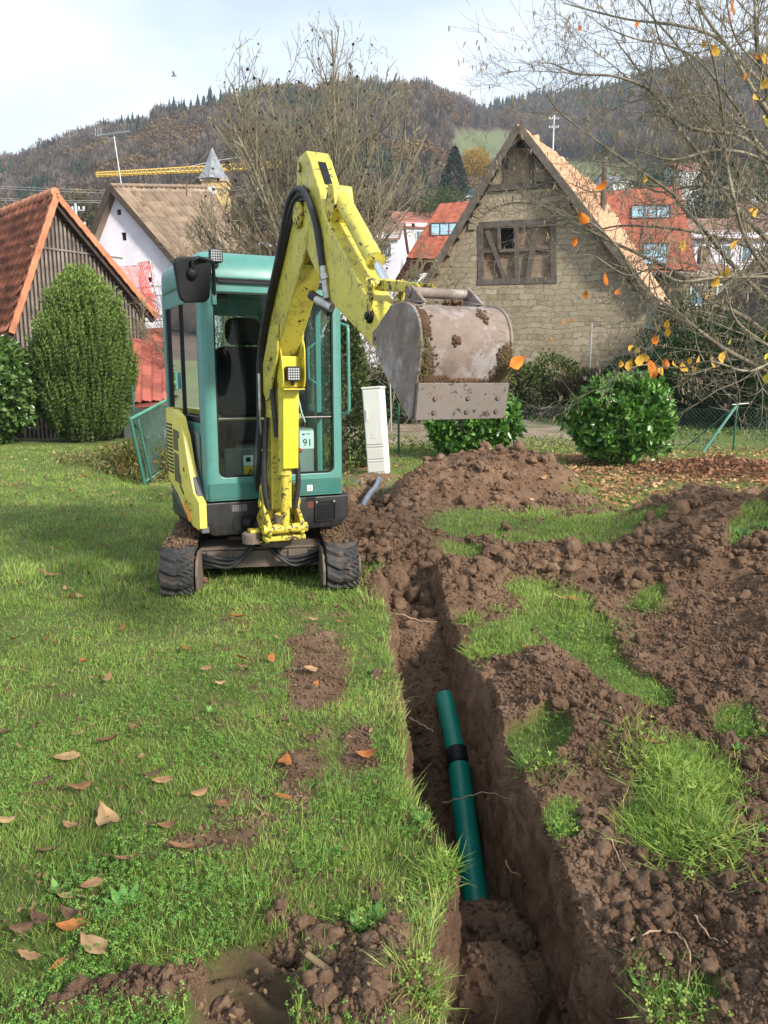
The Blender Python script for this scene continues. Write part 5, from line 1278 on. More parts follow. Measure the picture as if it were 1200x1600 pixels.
# arm
BZ = BX
arm_pts = [(1.63, 2.735), (1.66, 2.765), (1.80, 2.765), (1.85, 2.72), (2.02, 2.50), (2.10, 2.36), (2.83, 1.76), (2.875, 1.70), (2.86, 1.645), (2.79, 1.635), (2.20, 1.90), (1.86, 2.16), (1.66, 2.36), (1.60, 2.46)]
q = MB(); q.prism(sz(arm_pts), 'x', BZ - .068, BZ + .068); arm = q.build('arm', M_YEL, ex, .010)
def on_arm(s0, zz0, s1, zz1, w_, off=.002, name='arm_slot', mat=M_BLK, th=.004):
    d = Vector((0, -(s1 - s0), zz1 - zz0)).normalized(); nn = Vector((0, d.z, -d.y)); 
    if nn.y > 0: nn = -nn
    a = Vector((BZ, -s0, zz0)) + nn * off; b_ = Vector((BZ, -s1, zz1)) + nn * off; x = Vector((w_ / 2, 0, 0)); t_ = nn * th
    q = MB(); q.add([a - x, a + x, b_ + x, b_ - x, a - x + t_, a + x + t_, b_ + x + t_, b_ - x + t_], [(0, 1, 2, 3), (7, 6, 5, 4), (0, 4, 5, 1), (1, 5, 6, 2), (2, 6, 7, 3), (3, 7, 4, 0)]); return q.build(name, mat, arm, .0015)
on_arm(1.872, 2.691, 1.98, 2.551, .045); on_arm(2.045, 2.457, 2.075, 2.406, .045)
q = MB(); q.prism(sz([(1.74, 2.60), (1.86, 2.545), (1.80, 2.50)]), 'x', BZ - .070, BZ - .066); q.build('arm_hole', M_BLK, arm)
q = MB(); q.tube([(BZ - .08, -1.70, 2.70), (BZ + .08, -1.70, 2.70)], .028, 14); q.box((BZ, -1.73, 2.765), (.10, .06, .02)); q.build('arm_head_pin', M_YEL_C, arm)
q = MB(); q.prism(sz([(2.06, 2.42), (2.12, 2.52), (2.19, 2.50), (2.22, 2.40), (2.14, 2.32)]), 'x', BZ - .055, BZ + .055); q.build('cylinder_lug', M_YEL_C, arm, .006)
q = MB(); q.tube([(BZ + .005, -1.18, 1.99), (BZ + .005, -1.70, 2.70)], .02, 12); q.tube([(BZ + .005, -.98, 1.78), (BZ + .005, -1.45, 2.40)], .042, 14)
for v in range(1): pass
q.build('arm_cylinder', M_CHROME, ex)
q = MB(); a, b = Vector((BZ, -2.15, 2.46)), Vector((BZ, -2.62, 2.065)); q.tube([a, a.lerp(b, .04), a.lerp(b, .96), b], [.050, .044, .044, .050], 20); q.tube([a.lerp(b, -.06), a], .035, 14); q.build('bucket_cylinder', M_YEL, ex)
q = MB(); q.tube([b, (BZ, -2.74, 1.955)], .020, 12); q.build('bucket_cylinder_rod', M_CHROME, ex)
q = MB(); q.tube([(BZ - .09, -2.75, 1.94), (BZ + .09, -2.75, 1.94)], .026, 14)
for sx in (-1, 1):
    q.prism(sz([(2.70, 1.80), (2.73, 1.78), (2.79, 1.93), (2.76, 1.97), (2.72, 1.95)]), 'x', BZ + sx * .072, BZ + sx * .084)
    q.prism(sz([(2.74, 1.925), (2.76, 1.91), (3.14, 1.865), (3.17, 1.885), (3.14, 1.905), (2.76, 1.96)]), 'x', BZ + sx * .030, BZ + sx * .042)
q.build('bucket_link', M_YEL_C, ex, .004)
for s_, z_ in ((2.72, 1.80), (2.83, 1.69)):
    for sx in (-1, 1):
        q = MB(); q.lathe([(.01, 0), (.035, 0), (.035, .012), (.018, .014), (.018, .026), (.005, .028)], (BZ + sx * .068, -s_, z_), (sx, 0, 0), 14); q.build('arm_bolt', M_BLK, arm)
# hoses over the boom
for k, (dx, r_) in enumerate(((0, .016), (.028, .017), (-.024, .012))):
    x = BX - .10 - dx * .6
    pts = [(x - .02, -.80, .72), (x - .05, -.86, .90), (x - .01, -.84, 1.2), (x, -.84, 1.58), (x, -.98, 1.86), (x, -1.36, 2.24), (x, -1.62, 2.50 + dx), (x + .01, -1.84, 2.52 + dx), (x + .02, -2.02, 2.32 + dx), (x + .03, -2.10, 2.10), (x + .035, -2.14, 1.98)]
    q = MB(); q.tube(smooth_pts(pts, 8), r_, 10); q.build('hydraulic_hose', M_HOSE, ex)
for z_, y_ in ((1.10, -.83), (1.35, -.83)):
    q = MB(); q.tube([(BX - .118, y_ - .02, z_ - .38), (BX - .118, y_ - .02, z_ + .20)], .011, 8); q.build('steel_pipe', M_STEEL, ex)
q = MB(); q.tube([(BX - .085, -2.11, 2.10), (BX - .08, -2.16, 1.93)], .020, 10); q.tube([(BX - .085, -2.125, 2.06), (BX - .08, -2.135, 2.03)], .028, 6); q.tube([(BX - .12, -2.10, 1.93), (BX - .07, -2.2, 1.88)], .024, 10); q.build('coupling', M_STEEL, ex)
q = MB(); q.tube([(BX - .14, -2.06, 1.96), (BX - .11, -2.10, 1.93), (BX - .07, -2.17, 1.86)], .026, 8); q.build('rubber_boot', M_HOSE, ex)
for sx, dz in ((1, 0), (-1, .1)):
    pts = [(BX + sx * .10, -.92, .60 + dz * 0), (BX + sx * .125, -.93, .80), (BX + sx * .11, -.93, 1.05), (BX + sx * .10, -.95, 1.25)]
    q = MB(); q.tube(smooth_pts(pts, 6), .020, 8); q.build('hydraulic_hose', M_HOSE, ex)
q = MB(); q.tube(smooth_pts([(BX - .05, -.99, 1.60), (BX - .075, -1.02, 1.45), (BX - .062, -1.03, 1.25), (BX - .05, -1.02, 1.12)], 6), .019, 8); q.build('hydraulic_hose', M_HOSE, ex)

# ---- bucket
prof = [(3.14, 1.80), (3.26, 1.805), (3.34, 1.785), (3.395, 1.74), (3.42, 1.67), (3.415, 1.59), (3.385, 1.49), (3.36, 1.36)]
prof = smooth_pts([(0, s_, z_) for s_, z_ in prof], 4); prof = [(p.y, p.z) for p in prof]
side = prof + [(3.33, 1.345), (3.13, 1.50), (3.05, 1.56), (3.0, 1.62), (3.0, 1.68), (3.04, 1.75)]
n0, n1 = -.195, .215
q = MB(); k = len(prof)
inner = [(s_ - .014, z_ - .010) for s_, z_ in prof]
vs = [(n0, -s_, z_) for s_, z_ in prof] + [(n1, -s_, z_) for s_, z_ in prof] + [(n0, -s_, z_) for s_, z_ in inner] + [(n1, -s_, z_) for s_, z_ in inner]
fs = []
for i in range(k - 1): fs += [(i, i + 1, k + i + 1, k + i), (2 * k + i, 3 * k + i, 3 * k + i + 1, 2 * k + i + 1)]
fs += [(0, k, 3 * k, 2 * k), (k - 1, 3 * k - 1, 4 * k - 1, 2 * k - 1)]
q.add(vs, fs, True); bk = empty('bucket', (0, 0, 0)); bk.parent = ex
sh = q.build('bucket_shell', M_BUCKET, bk)
q = MB()
for x in (n0, n1): q = MB(); q.prism(sz(side), 'x', x - .007, x + .007); q.build('bucket_side', M_BUCKET, bk, .003)
q = MB(); rim = [(s_ + .006, z_ + .006) for s_, z_ in prof]
for x in (n0, n1): q = MB(); q.tube([(x, -s_, z_) for s_, z_ in prof[:-4]], .008, 6); q.build('bucket_rim', M_BUCKET, bk)
q = MB(); q.add([(n0 - .004, -3.383, 1.345), (n1 + .004, -3.383, 1.345), (n1 + .004, -3.410, 1.492), (n0 - .004, -3.410, 1.492), (n0 - .004, -3.365, 1.345), (n1 + .004, -3.365, 1.345), (n1 + .004, -3.392, 1.492), (n0 - .004, -3.392, 1.492)], [(0, 1, 2, 3), (7, 6, 5, 4), (0, 4, 5, 1), (1, 5, 6, 2), (2, 6, 7, 3), (3, 7, 4, 0)])
wp = q.build('wear_plate', paint('worn_plate', (.17, .145, .125), (.15, .08, .05), .9, .3, .6), bk, .003)
for fx in (-.12, .03, .17):
    for z_ in (1.43, 1.375):
        q = MB(); q.lathe([(.004, 0), (.011, 0), (.008, .003)], (fx, -3.386 - (z_ - 1.345) * .18, z_), (0, -1, -.15), 10); q.build('plate_bolt', M_IRON, wp)
q = MB()
for x in (-.115, .115 + .04): 
    q.prism(sz([(3.10, 1.80), (3.14, 1.875), (3.17, 1.89), (3.20, 1.875), (3.30, 1.81)]), 'x', x - .008, x + .008)
    q.prism(sz([(2.80, 1.665), (2.86, 1.65), (3.12, 1.79), (3.30, 1.81), (3.16, 1.84), (3.0, 1.80), (2.80, 1.72)]), 'x', x - .02 + .0, x - .006)
q.tube([(-.13, -3.165, 1.862), (.17, -3.165, 1.862)], .022, 14); q.build('bucket_ear', M_BUCKET, bk, .003)
# mud and turf caught on the bucket
def mudmesh(name, spots, mat, parent, seed, k_=4):
    r_ = np.random.default_rng(seed); T = []; S_ = []
    for (x, s_, z_, rx, rz, n_) in spots:
        for i in range(n_ * k_):
            a, b_ = r_.normal(0, .45, 2); xx = np.clip(x + a * rx, n0, n1); zz = z_ + b_ * rz
            ss = np.interp(zz, [p[1] for p in prof[::-1]], [p[0] for p in prof[::-1]]) if s_ is None else s_ + r_.normal(0, .02)
            T.append((xx, -ss - .003, zz)); S_.append(r_.uniform(.003, .010))
    T = np.array(T); n_ = len(T); 
    Mx = frames(r_.normal(size=(n_, 3)), r_.uniform(0, 6, n_)) * np.array(S_)[:, None, None]
    t_, f_ = ico(1, .35, seed); me = scatter_mesh(name, t_, f_, T, Mx, None, smooth=False)
    return link(name, me, parent, mat)
mudmesh('caked_mud', [(-.16, None, 1.56, .03, .06, 60), (-.12, None, 1.50, .06, .02, 80), (-.17, None, 1.72, .02, .07, 60), (.20, None, 1.58, .04, .06, 110), (.19, None, 1.51, .06, .02, 70), (.02, None, 1.50, .12, .006, 40), (-.04, None, 1.66, .02, .02, 12), (.10, None, 1.76, .02, .03, 14), (.02, 3.28, 1.815, .05, .008, 30)], M_EARTH, bk, 3)
ex_root = ex
# ================================================================== VEGETATION
def bark(name, c1, c2, sc=8):
    t = NT(name); co = t.coord(); f = t.noise(co, sc, 6, .65)
    t.set(Base_Color=t.ramp(f, [(.35, c1), (.65, c2)]), Roughness=.9); t.bump(t.noise(co, sc * 3, 5), .5, .01); return t.m
M_BARK = bark('grey_brown_bark', (.060, .050, .032), (.15, .13, .085))
M_TWIG = bark('olive_twigs', (.12, .10, .060), (.23, .205, .13), 3)
M_HAZB = bark('hazel_bark', (.095, .080, .050), (.26, .23, .16), 14)
M_LEAF = leafmat('foliage', .5, .25, .4); M_GLOSS = leafmat('glossy_foliage', .28, .22, .6)
M_GRASS = leafmat('grass_blades', .5, .38, .35); M_DRYLEAF = leafmat('dry_leaf', .75, .25, .2)

def seg_mesh(name, segs, n, col=None):
    """tapered twigs from an array of rows (p0, p1, r0, r1)"""
    A = np.array(segs, dtype=float); p0, p1, r0, r1 = A[:, :3], A[:, 3:6], A[:, 6], A[:, 7]
    Mx = frames(p1 - p0); k = len(A); a = np.arange(n) * 2 * math.pi / n
    c = np.stack([np.cos(a), np.sin(a), 0 * a], -1)
    off = np.einsum('kij,nj->kni', Mx, c)
    V = np.concatenate([p0[:, None] + off * r0[:, None, None], p1[:, None] + off * r1[:, None, None]], 1)
    i = np.arange(n); f = np.stack([i, (i + 1) % n, n + (i + 1) % n, n + i], -1)
    loops = (f[None] + (np.arange(k) * 2 * n)[:, None, None]).reshape(-1)
    return fast_mesh(name, V.reshape(-1, 3), loops, np.arange(0, len(loops), 4), None, True)

def grow(p, d, ln, r, lvl, spec, rnd, out_, tips):
    """recursive branching; spec[lvl] = (segments, children, length ratio, angle, wander, up)"""
    ns, nc, lr, ang, wan, up = spec[lvl]; pts = [p]; dd = d.normalized(); rr = [r]
    for i in range(ns):
        dd = (dd + Vector((rnd.gauss(0, wan), rnd.gauss(0, wan), rnd.gauss(0, wan) + up))).normalized()
        pts.append(pts[-1] + dd * ln / ns); rr.append(r * (1 - .72 * (i + 1) / ns))
        out_[lvl].append((*pts[-2], *pts[-1], rr[-2], rr[-1]))
    if lvl + 1 < len(spec):
        for c in range(nc):
            t_ = rnd.uniform(.22, 1.0) if lvl else rnd.uniform(.35, 1.0); i = min(int(t_ * ns), ns - 1); f_ = t_ * ns - i
            q = pts[i].lerp(pts[i + 1], f_); base_d = (pts[i + 1] - pts[i]).normalized()
            side_ = base_d.cross(Vector((rnd.gauss(0, 1), rnd.gauss(0, 1), rnd.gauss(0, 1)))).normalized()
            a = ang * rnd.uniform(.6, 1.3); nd = base_d * math.cos(a) + side_ * math.sin(a)
            grow(q, nd, ln * lr * rnd.uniform(.6, 1.2) * (1.15 - .5 * t_), rr[i] * .62, lvl + 1, spec, rnd, out_, tips)
    else: tips.append((pts[-1], dd))

def bare_tree(name, loc, label, cat, spec, stems, seed, matt, group=None, minr=.004, seeds=0, cone=None, trunk=None, sides=4, env=None):
    rnd = random.Random(seed); o = empty(name, loc); tag(o, label, cat, group)
    out_ = [[] for _ in spec]; tips = []
    if trunk:
        for a, b in zip(trunk[:-1], trunk[1:]): out_[0].append((*a[:3], *b[:3], a[3], b[3]))
    for (p, d, ln, r) in stems: grow(Vector(p), Vector(d), ln, r, 0, spec, rnd, out_, tips)
    def mk(nm, rows, n_):
        if env: rows = [s for s in rows if s[5] < 3.5 or (s[3] / env[0]) ** 2 + (s[4] / env[0]) ** 2 + ((s[5] - env[1]) / env[2]) ** 2 < rnd.uniform(.86, 1.10)]
        rows = [(*s[:6], max(s[6], minr), max(s[7], minr * .7)) for s in rows]
        return link(nm, seg_mesh(nm, rows, n_), o, matt)
    mk('trunk', out_[0], 8)
    if len(spec) > 1: mk('branches', out_[1] + (out_[2] if len(spec) > 3 else []), 5)
    cr = mk('crown', [s for l_ in out_[3 if len(spec) > 3 else 2:] for s in l_], sides)
    if seeds:
        T = np.array([t_[0][:] for t_ in tips]); r_ = np.random.default_rng(seed); T = T[r_.choice(len(T), min(seeds, len(T)), False)]
        T = T[(T[:, 0] / 3.9) ** 2 + (T[:, 1] / 3.9) ** 2 + ((T[:, 2] - 6.9) / 6.0) ** 2 < 1]; T = T[r_.uniform(0, 1, len(T)) < np.clip((T[:, 2] - T[:, 2].mean()) / T[:, 2].std() * .5 + .45, .05, 1)]
        k = len(T); Mx = frames(r_.normal(size=(k, 3))) * r_.uniform(.02, .045, k)[:, None, None]
        tv, tf = ico(1, .3, 4); c = np.array([[.05, .025, .02]]) * r_.uniform(.6, 1.8, (k, 1))
        link('seed_cluster', scatter_mesh('seed_cluster', tv, tf, T, Mx, c), cr, M_DRYLEAF)
    return o, tips

# the big ash behind the excavator
rnd = random.Random(4); stems = []
for i in range(24):
    a = rnd.uniform(0, 6.283); sp_r = rnd.uniform(.02, .78); z0_ = rnd.uniform(1.2, 3.6)
    d = Vector((math.cos(a) * sp_r, math.sin(a) * sp_r * .8, 1.0)); stems.append(((rnd.gauss(0, .12), rnd.gauss(0, .12), z0_), d, rnd.uniform(7.6, 9.6), rnd.uniform(.05, .09)))
for i in range(20):
    a = rnd.uniform(0, 6.283); stems.append(((rnd.gauss(0, .2), rnd.gauss(0, .2), rnd.uniform(2.0, 4.6)), (math.cos(a), math.sin(a) * .6, .55), rnd.uniform(3.4, 5.2), .045))
c0 = P(492, 600, 25)
bare_tree('bare_tree', (c0.x, 25, -.6), 'large bare tree with fine twigs and dark seed clusters behind the excavator', 'tree',
          [(8, 13, .30, R(34), .06, .06), (4, 6, .50, R(36), .11, .12), (3, 4, .6, R(38), .14, .12), (3, 0, 0, 0, .16, .10)], stems, 9, M_TWIG, minr=.0078, seeds=1300,
          trunk=[(0, 0, -.5, .28), (0, 0, 1.2, .22), (.05, 0, 2.6, .18), (.0, 0, 3.8, .13)], sides=3, env=(4.1, 6.7, 6.1))
# thicket between it and the barn
for (px_, Y_, h_, r_s, sd_, lab) in ((620, 27, 5.2, 1.6, 21, 'round leafless thicket with a few green leaves left of the barn'), (385, 23, 5.5, 2.2, 22, 'low dense leafless thicket behind the excavator cab roof')):
    rnd = random.Random(sd_); stems = []
    for i in range(26):
        a = rnd.uniform(0, 6.283); q_ = rnd.uniform(.1, .9); stems.append(((rnd.gauss(0, r_s * .35), rnd.gauss(0, r_s * .3), 0), (math.cos(a) * q_, math.sin(a) * q_, 1), rnd.uniform(.6, 1.05) * h_, .035))
    p_ = P(px_, 600, Y_)
    o_, tips_ = bare_tree('bare_thicket', (p_.x, Y_, -.3), lab, 'shrub', [(5, 12, .35, R(38), .10, .02), (3, 7, .5, R(42), .15, .03), (3, 0, 0, 0, .2, .03)], stems, sd_, M_TWIG, minr=.008, sides=3)
    T = np.array([t_[0][:] for t_ in tips_]); r_ = np.random.default_rng(sd_); T = T[r_.choice(len(T), min(2600 if sd_ == 21 else 700, len(T)), False)]; k = len(T)
    u = r_.uniform(0, 1, (k, 1)); c = np.array([[.09, .085, .03]]) * (1 - u) + np.array([[.20, .22, .05]]) * u
    tv = np.array([(-.5, 0, 0), (0, -.35, 0), (.5, 0, .1), (0, .35, 0)]); Mx = frames(r_.normal(size=(k, 3)), r_.uniform(0, 6, k)) * r_.uniform(.05, .11, k)[:, None, None]
    link('leaves', scatter_mesh('leaves', tv, [(0, 1, 2, 3)], T, Mx, c), o_, M_LEAF)

LEAFT = np.array([(0, 0, 0), (.20, -.04, .30), (.26, -.05, .58), (0, .02, 1.0), (-.26, -.05, .58), (-.20, -.04, .30), (0, .035, .5)])
LEAFF = [(0, 1, 2, 6), (2, 3, 6), (6, 3, 4), (0, 6, 4, 5)]
def leaf_shell(n, rad, seed, squash=1.0, inner=.62, lobes=.12, bottom=-.85, fs=2.2):
    """positions through the outer part of a lumpy crown, with outward normals"""
    r_ = np.random.default_rng(seed); d = r_.normal(size=(n * 2, 3)); d /= np.linalg.norm(d, axis=1, keepdims=True); d = d[d[:, 2] > bottom][:n]
    az = np.arctan2(d[:, 1], d[:, 0]); lump = 1 + lobes * 2 * (fbm(d[:, 0] * fs + d[:, 2] * fs + 5, d[:, 1] * fs - d[:, 2] * fs * .7 + 7, seed, 4, .6) - .5) * 1.6
    k = r_.uniform(inner ** 3, 1, len(d)) ** (1 / 3)
    p = d * np.array(rad) * (lump * k)[:, None]; nn = d / np.array(rad); nn /= np.linalg.norm(nn, axis=1, keepdims=True)
    return p, nn, k
def mixcol(u, stops):
    u = np.clip(u, 0, 1); xs = np.linspace(0, 1, len(stops)); S_ = np.array(stops)
    return np.stack([np.interp(u, xs, S_[:, j]) for j in range(3)], -1)
def leafy_bush(name, loc, rad, n, size, cols, seed, label, cat, group=None, mat=None, up=.35, gloss=False, stems=7, inner=.6, lobes=.13, stemr=.02, wide=1.0, clump=None, bottom=-.85):
    o = empty(name, loc); tag(o, label, cat, group); r_ = np.random.default_rng(seed)
    p, nn, k = leaf_shell(n, rad, seed, inner=inner, lobes=lobes, bottom=bottom)
    p[:, 2] += rad[2] * .98
    jit = r_.normal(size=p.shape); d = nn * .9 + jit * .55 + np.array([0, 0, up])
    Mx = frames(d, r_.uniform(0, 6.28, len(p)))
    if clump:        # rosettes: several leaves from one shoot tip
        rep = clump; p = np.repeat(p, rep, 0); base = np.repeat(nn + np.array([0, 0, up]) + r_.normal(size=nn.shape) * .25, rep, 0); k = np.repeat(k, rep)
        jit = r_.normal(size=p.shape); d = base * .55 + jit * .75; Mx = frames(d, r_.uniform(0, 6.28, len(p)))
        # lay the leaf blade's face outward
    s_ = size * r_.uniform(.6, 1.25, len(p)); Mx = Mx * s_[:, None, None]; Mx[:, :, 0] *= wide; 
    u = r_.uniform(0, 1, len(p)) * .7 + .45 * fbm(p[:, 0] * 3, p[:, 2] * 3, seed, 3) - .1
    c = mixcol(u, cols)
    fo = link('foliage', scatter_mesh('foliage', LEAFT, LEAFF, p, Mx, c, np.array([.9, 1, 1, 1.05, 1, 1, .85])), o, mat or (M_GLOSS if gloss else M_LEAF))
    rows = []
    for i in range(stems):
        a = r_.uniform(0, 6.28); q = np.array([math.cos(a) * rad[0] * .55, math.sin(a) * rad[1] * .55, rad[2] * r_.uniform(1.0, 1.5)]); b_ = np.array([math.cos(a) * .08, math.sin(a) * .08, -.1]); m_ = (q + b_) / 2 + r_.normal(0, .06, 3)
        rows += [(*b_, *m_, stemr, stemr * .8), (*m_, *q, stemr * .8, stemr * .4)]
    link('stems', seg_mesh('stems', rows, 6), o, M_BARK)
    return o
LAUR = [(.030, .080, .014), (.070, .18, .026), (.125, .28, .045), (.20, .36, .07)]
b1_ = G(736, 716); b2_ = G(967, 726)
leafy_bush('laurel_bush', (b1_.x, b1_.y, -.02), (.88, .80, .72), 1150, .15, LAUR, 31, 'bright green cherry laurel bush directly behind the raised bucket', 'bush', 'cherry laurel bushes in the garden', clump=6, gloss=True, up=.55, inner=.70, lobes=.24, wide=.85)
leafy_bush('laurel_bush', (b2_.x, b2_.y, -.02), (.92, .84, .80), 1250, .15, LAUR, 32, 'round bright green cherry laurel bush standing free on the leaf-strewn ground', 'bush', 'cherry laurel bushes in the garden', clump=6, gloss=True, up=.55, inner=.70, lobes=.24, wide=.85)
l0 = P(-30, 600, 20)
leafy_bush('laurel_bush', (l0.x + .50, 18.2, -.25), (1.75, 1.4, 1.58), 5200, .15, [(.018, .050, .010), (.05, .115, .02), (.12, .20, .05), (.20, .28, .09)], 33, 'wide dark laurel hedge bush at the left edge beside the tall yew', 'bush', 'cherry laurel bushes in the garden', clump=3, gloss=True, up=.3, inner=.85, bottom=-1)

# upright yew
def yew(loc, rx, h, seed):
    o = empty('yew', loc); tag(o, 'tall rounded dark green yew with upright shoots beside the timber-clad house', 'yew'); r_ = np.random.default_rng(seed)
    n = 11500; z = r_.uniform(.02, 1, n) ** .85; prof_ = np.interp(z, [0, .08, .25, .5, .72, .88, 1], [.50, .78, .95, 1.0, .86, .58, .12])
    a = r_.uniform(0, 6.283, n); k = np.sqrt(r_.uniform(.38, 1, n)); lump = 1 + .34 * (fbm(a * 2.2, z * 5, seed, 4, .6) - .5) * 2
    rr = rx * prof_ * k * lump; p = np.stack([rr * np.cos(a), rr * np.sin(a), z * h * .97], -1)
    d = np.stack([np.cos(a) * .28, np.sin(a) * .28, np.ones(n)], -1) + r_.normal(size=(n, 3)) * .13; d[z > .85] += [0, 0, .6]
    # a shoot: thin spine with short needles
    tv = []; tf = []
    for j in range(7):
        zz = j / 7; w_ = .11 * (1 - .45 * zz)
        for s_ in (0, 1):
            an = j * 1.3 + s_ * math.pi; x, y = math.cos(an) * w_, math.sin(an) * w_; q = len(tv)
            tv += [(0, 0, zz), (x, y, zz + .13), (x * .9 - y * .35, y * .9 + x * .35, zz + .15), (0, 0, zz + .10)]; tf.append((q, q + 1, q + 2, q + 3))
    Mx = frames(d, r_.uniform(0, 6.28, n)) * (r_.uniform(.16, .50, n) * (1 + .3 * (z > .8)))[:, None, None]
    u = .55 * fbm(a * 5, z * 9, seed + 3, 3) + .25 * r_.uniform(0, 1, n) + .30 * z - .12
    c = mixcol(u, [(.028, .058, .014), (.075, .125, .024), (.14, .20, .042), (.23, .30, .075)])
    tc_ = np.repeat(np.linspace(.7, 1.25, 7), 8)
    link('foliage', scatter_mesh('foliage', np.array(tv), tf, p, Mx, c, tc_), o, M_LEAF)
    q = MB(); 
    for i in range(6):
        a_ = i; q.tube([(.12 * math.cos(a_), .12 * math.sin(a_), -.2), (.3 * math.cos(a_), .3 * math.sin(a_), 1.2), (.5 * math.cos(a_), .5 * math.sin(a_), 2.8)], [.05, .04, .02], 6)
    q.build('trunk', M_BARK, o)
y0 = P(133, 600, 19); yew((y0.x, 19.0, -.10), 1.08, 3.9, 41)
# conifer right behind the cab, hedge plants behind it
def cone_hedge(name, loc, rx, h, n, seed, label, cols, cat='conifer', group=None, size=.07, prof=None):
    o = empty(name, loc); tag(o, label, cat, group); r_ = np.random.default_rng(seed)
    z = r_.uniform(0, 1, n) ** .9; pf = np.interp(z, [0, .1, .4, .75, 1], prof or [.85, 1, .95, .7, .15]); a = r_.uniform(0, 6.283, n)
    rr = rx * pf * np.sqrt(r_.uniform(.55, 1, n)) * (1 + .35 * (fbm(a * 2 + 9, z * 6, seed, 4, .6) - .5)); p = np.stack([rr * np.cos(a), rr * np.sin(a), z * h], -1)
    d = np.stack([np.cos(a), np.sin(a), .5 + 0 * a], -1) + r_.normal(size=(n, 3)) * .6
    Mx = frames(d, r_.uniform(0, 6.28, n)) * (size * r_.uniform(.6, 1.4, n))[:, None, None]; Mx[:, :, 0] *= 1.5
    c = mixcol(.6 * r_.uniform(0, 1, n) + .5 * fbm(a * 3, z * 8, seed + 1, 3) - .1, cols)
    link('foliage', scatter_mesh('foliage', LEAFT, LEAFF, p, Mx, c), o, M_LEAF)
    q = MB(); q.tube([(0, 0, -.2), (0, 0, h * .9)], [.09, .02], 8); q.build('trunk', M_BARK, o); return o
DK = [(.012, .028, .010), (.025, .055, .016), (.05, .085, .025), (.085, .12, .035)]
p_ = P(535, 600, 13.2); cone_hedge('slim_conifer', (p_.x, 13.2, -.05), .52, 2.55, 9000, 51, 'slim dark conifer with speckled foliage right behind the cab', [(.02, .035, .012), (.045, .07, .02), (.10, .13, .04), (.20, .22, .08)], size=.06, prof=[.9, 1, .95, .75, .35])
p_ = P(410, 600, 15.0); cone_hedge('slim_conifer', (p_.x, 15.0, -.05), .60, 3.2, 7000, 52, 'dark conifer seen through the cab windows', DK, size=.07)
BR = [(.04, .035, .02), (.075, .06, .032), (.11, .085, .045), (.10, .13, .04)]
hedge_spots = [  # px, Y, radius x, radius y, half height, base, colours, label
 (560, 26, 1.5, 1.0, 1.15, DK, 'dark boxwood shrub behind the grey cabinet'),
 (615, 27, 1.2, 1.0, .95, DK, 'low dark shrub half hidden behind the bucket side'),
 (690, 30, 1.8, 1.0, .85, DK, 'dark shrub under the bucket at the barn foot'),
 (800, 31, 1.9, 1.0, 1.10, DK, 'ivy mound below the left half of the barn wall'),
 (858, 30.5, 1.7, .9, 1.35, [(.03, .04, .012), (.07, .09, .025), (.13, .17, .04), (.20, .26, .06)], 'light green and brown bramble heap in front of the barn wall'),
 (925, 30, 1.5, .9, 1.00, BR, 'brown bramble heap in front of the barn wall'),
 (985, 29, 1.6, 1.0, 1.25, DK, 'ivy mound below the right half of the barn wall')]
for i, (px_, Y_, rx, ry, rz_, cl_, lab) in enumerate(hedge_spots):
    q_ = P(px_, 600, Y_); leafy_bush('shrub', (q_.x, Y_, -.15), (rx, ry, rz_), 4200, .13, cl_, 60 + i, lab, 'shrub', 'shrubs along the foot of the barn', inner=.7, lobes=.3, wide=1.2)
IVY = [(.010, .026, .010), (.020, .048, .014), (.035, .075, .020), (.06, .11, .03)]
q_ = P(1125, 600, 24.5); leafy_bush('ivy_shrub', (q_.x, 24.5, -.1), (2.3, 1.5, 1.75), 15000, .12, IVY, 71, 'huge dark ivy-covered shrub at the right behind the fence', 'shrub', inner=.75, lobes=.28, wide=1.25, bottom=-1)
q_ = P(1085, 600, 26); leafy_bush('ivy_shrub', (q_.x, 26.5, 0), (1.5, 1.2, 2.1), 7000, .12, IVY, 72, 'dark ivy-covered shrub rising against the right barn eave', 'shrub', inner=.75, lobes=.35, wide=1.25)
q_ = P(1240, 600, 23); leafy_bush('ivy_shrub', (q_.x, 23, 0), (1.4, 1.2, 1.5), 5000, .12, IVY, 73, 'dark shrub cut off by the right edge of the photo', 'shrub', inner=.75, lobes=.35, wide=1.25)
# plants by the left fence
q_ = P(203, 720, 13.0)
leafy_bush('berry_shrub', (q_.x + .0, 13.6, -.25), (.75, .9, .33), 2600, .075, [(.05, .06, .015), (.13, .16, .04), (.24, .20, .05), (.40, .16, .03)], 81, 'low shrub with yellow and orange leaves under the leaning fence post', 'shrub', inner=.4, lobes=.35)
q_ = P(262, 700, 14.6)
leafy_bush('berry_shrub', (q_.x, 15.0, -.55), (.9, .9, .50), 3000, .08, [(.04, .05, .015), (.10, .13, .04), (.16, .17, .07), (.38, .16, .03)], 82, 'mixed green and rusty shrub behind the left fence mesh', 'shrub', inner=.4, lobes=.35)

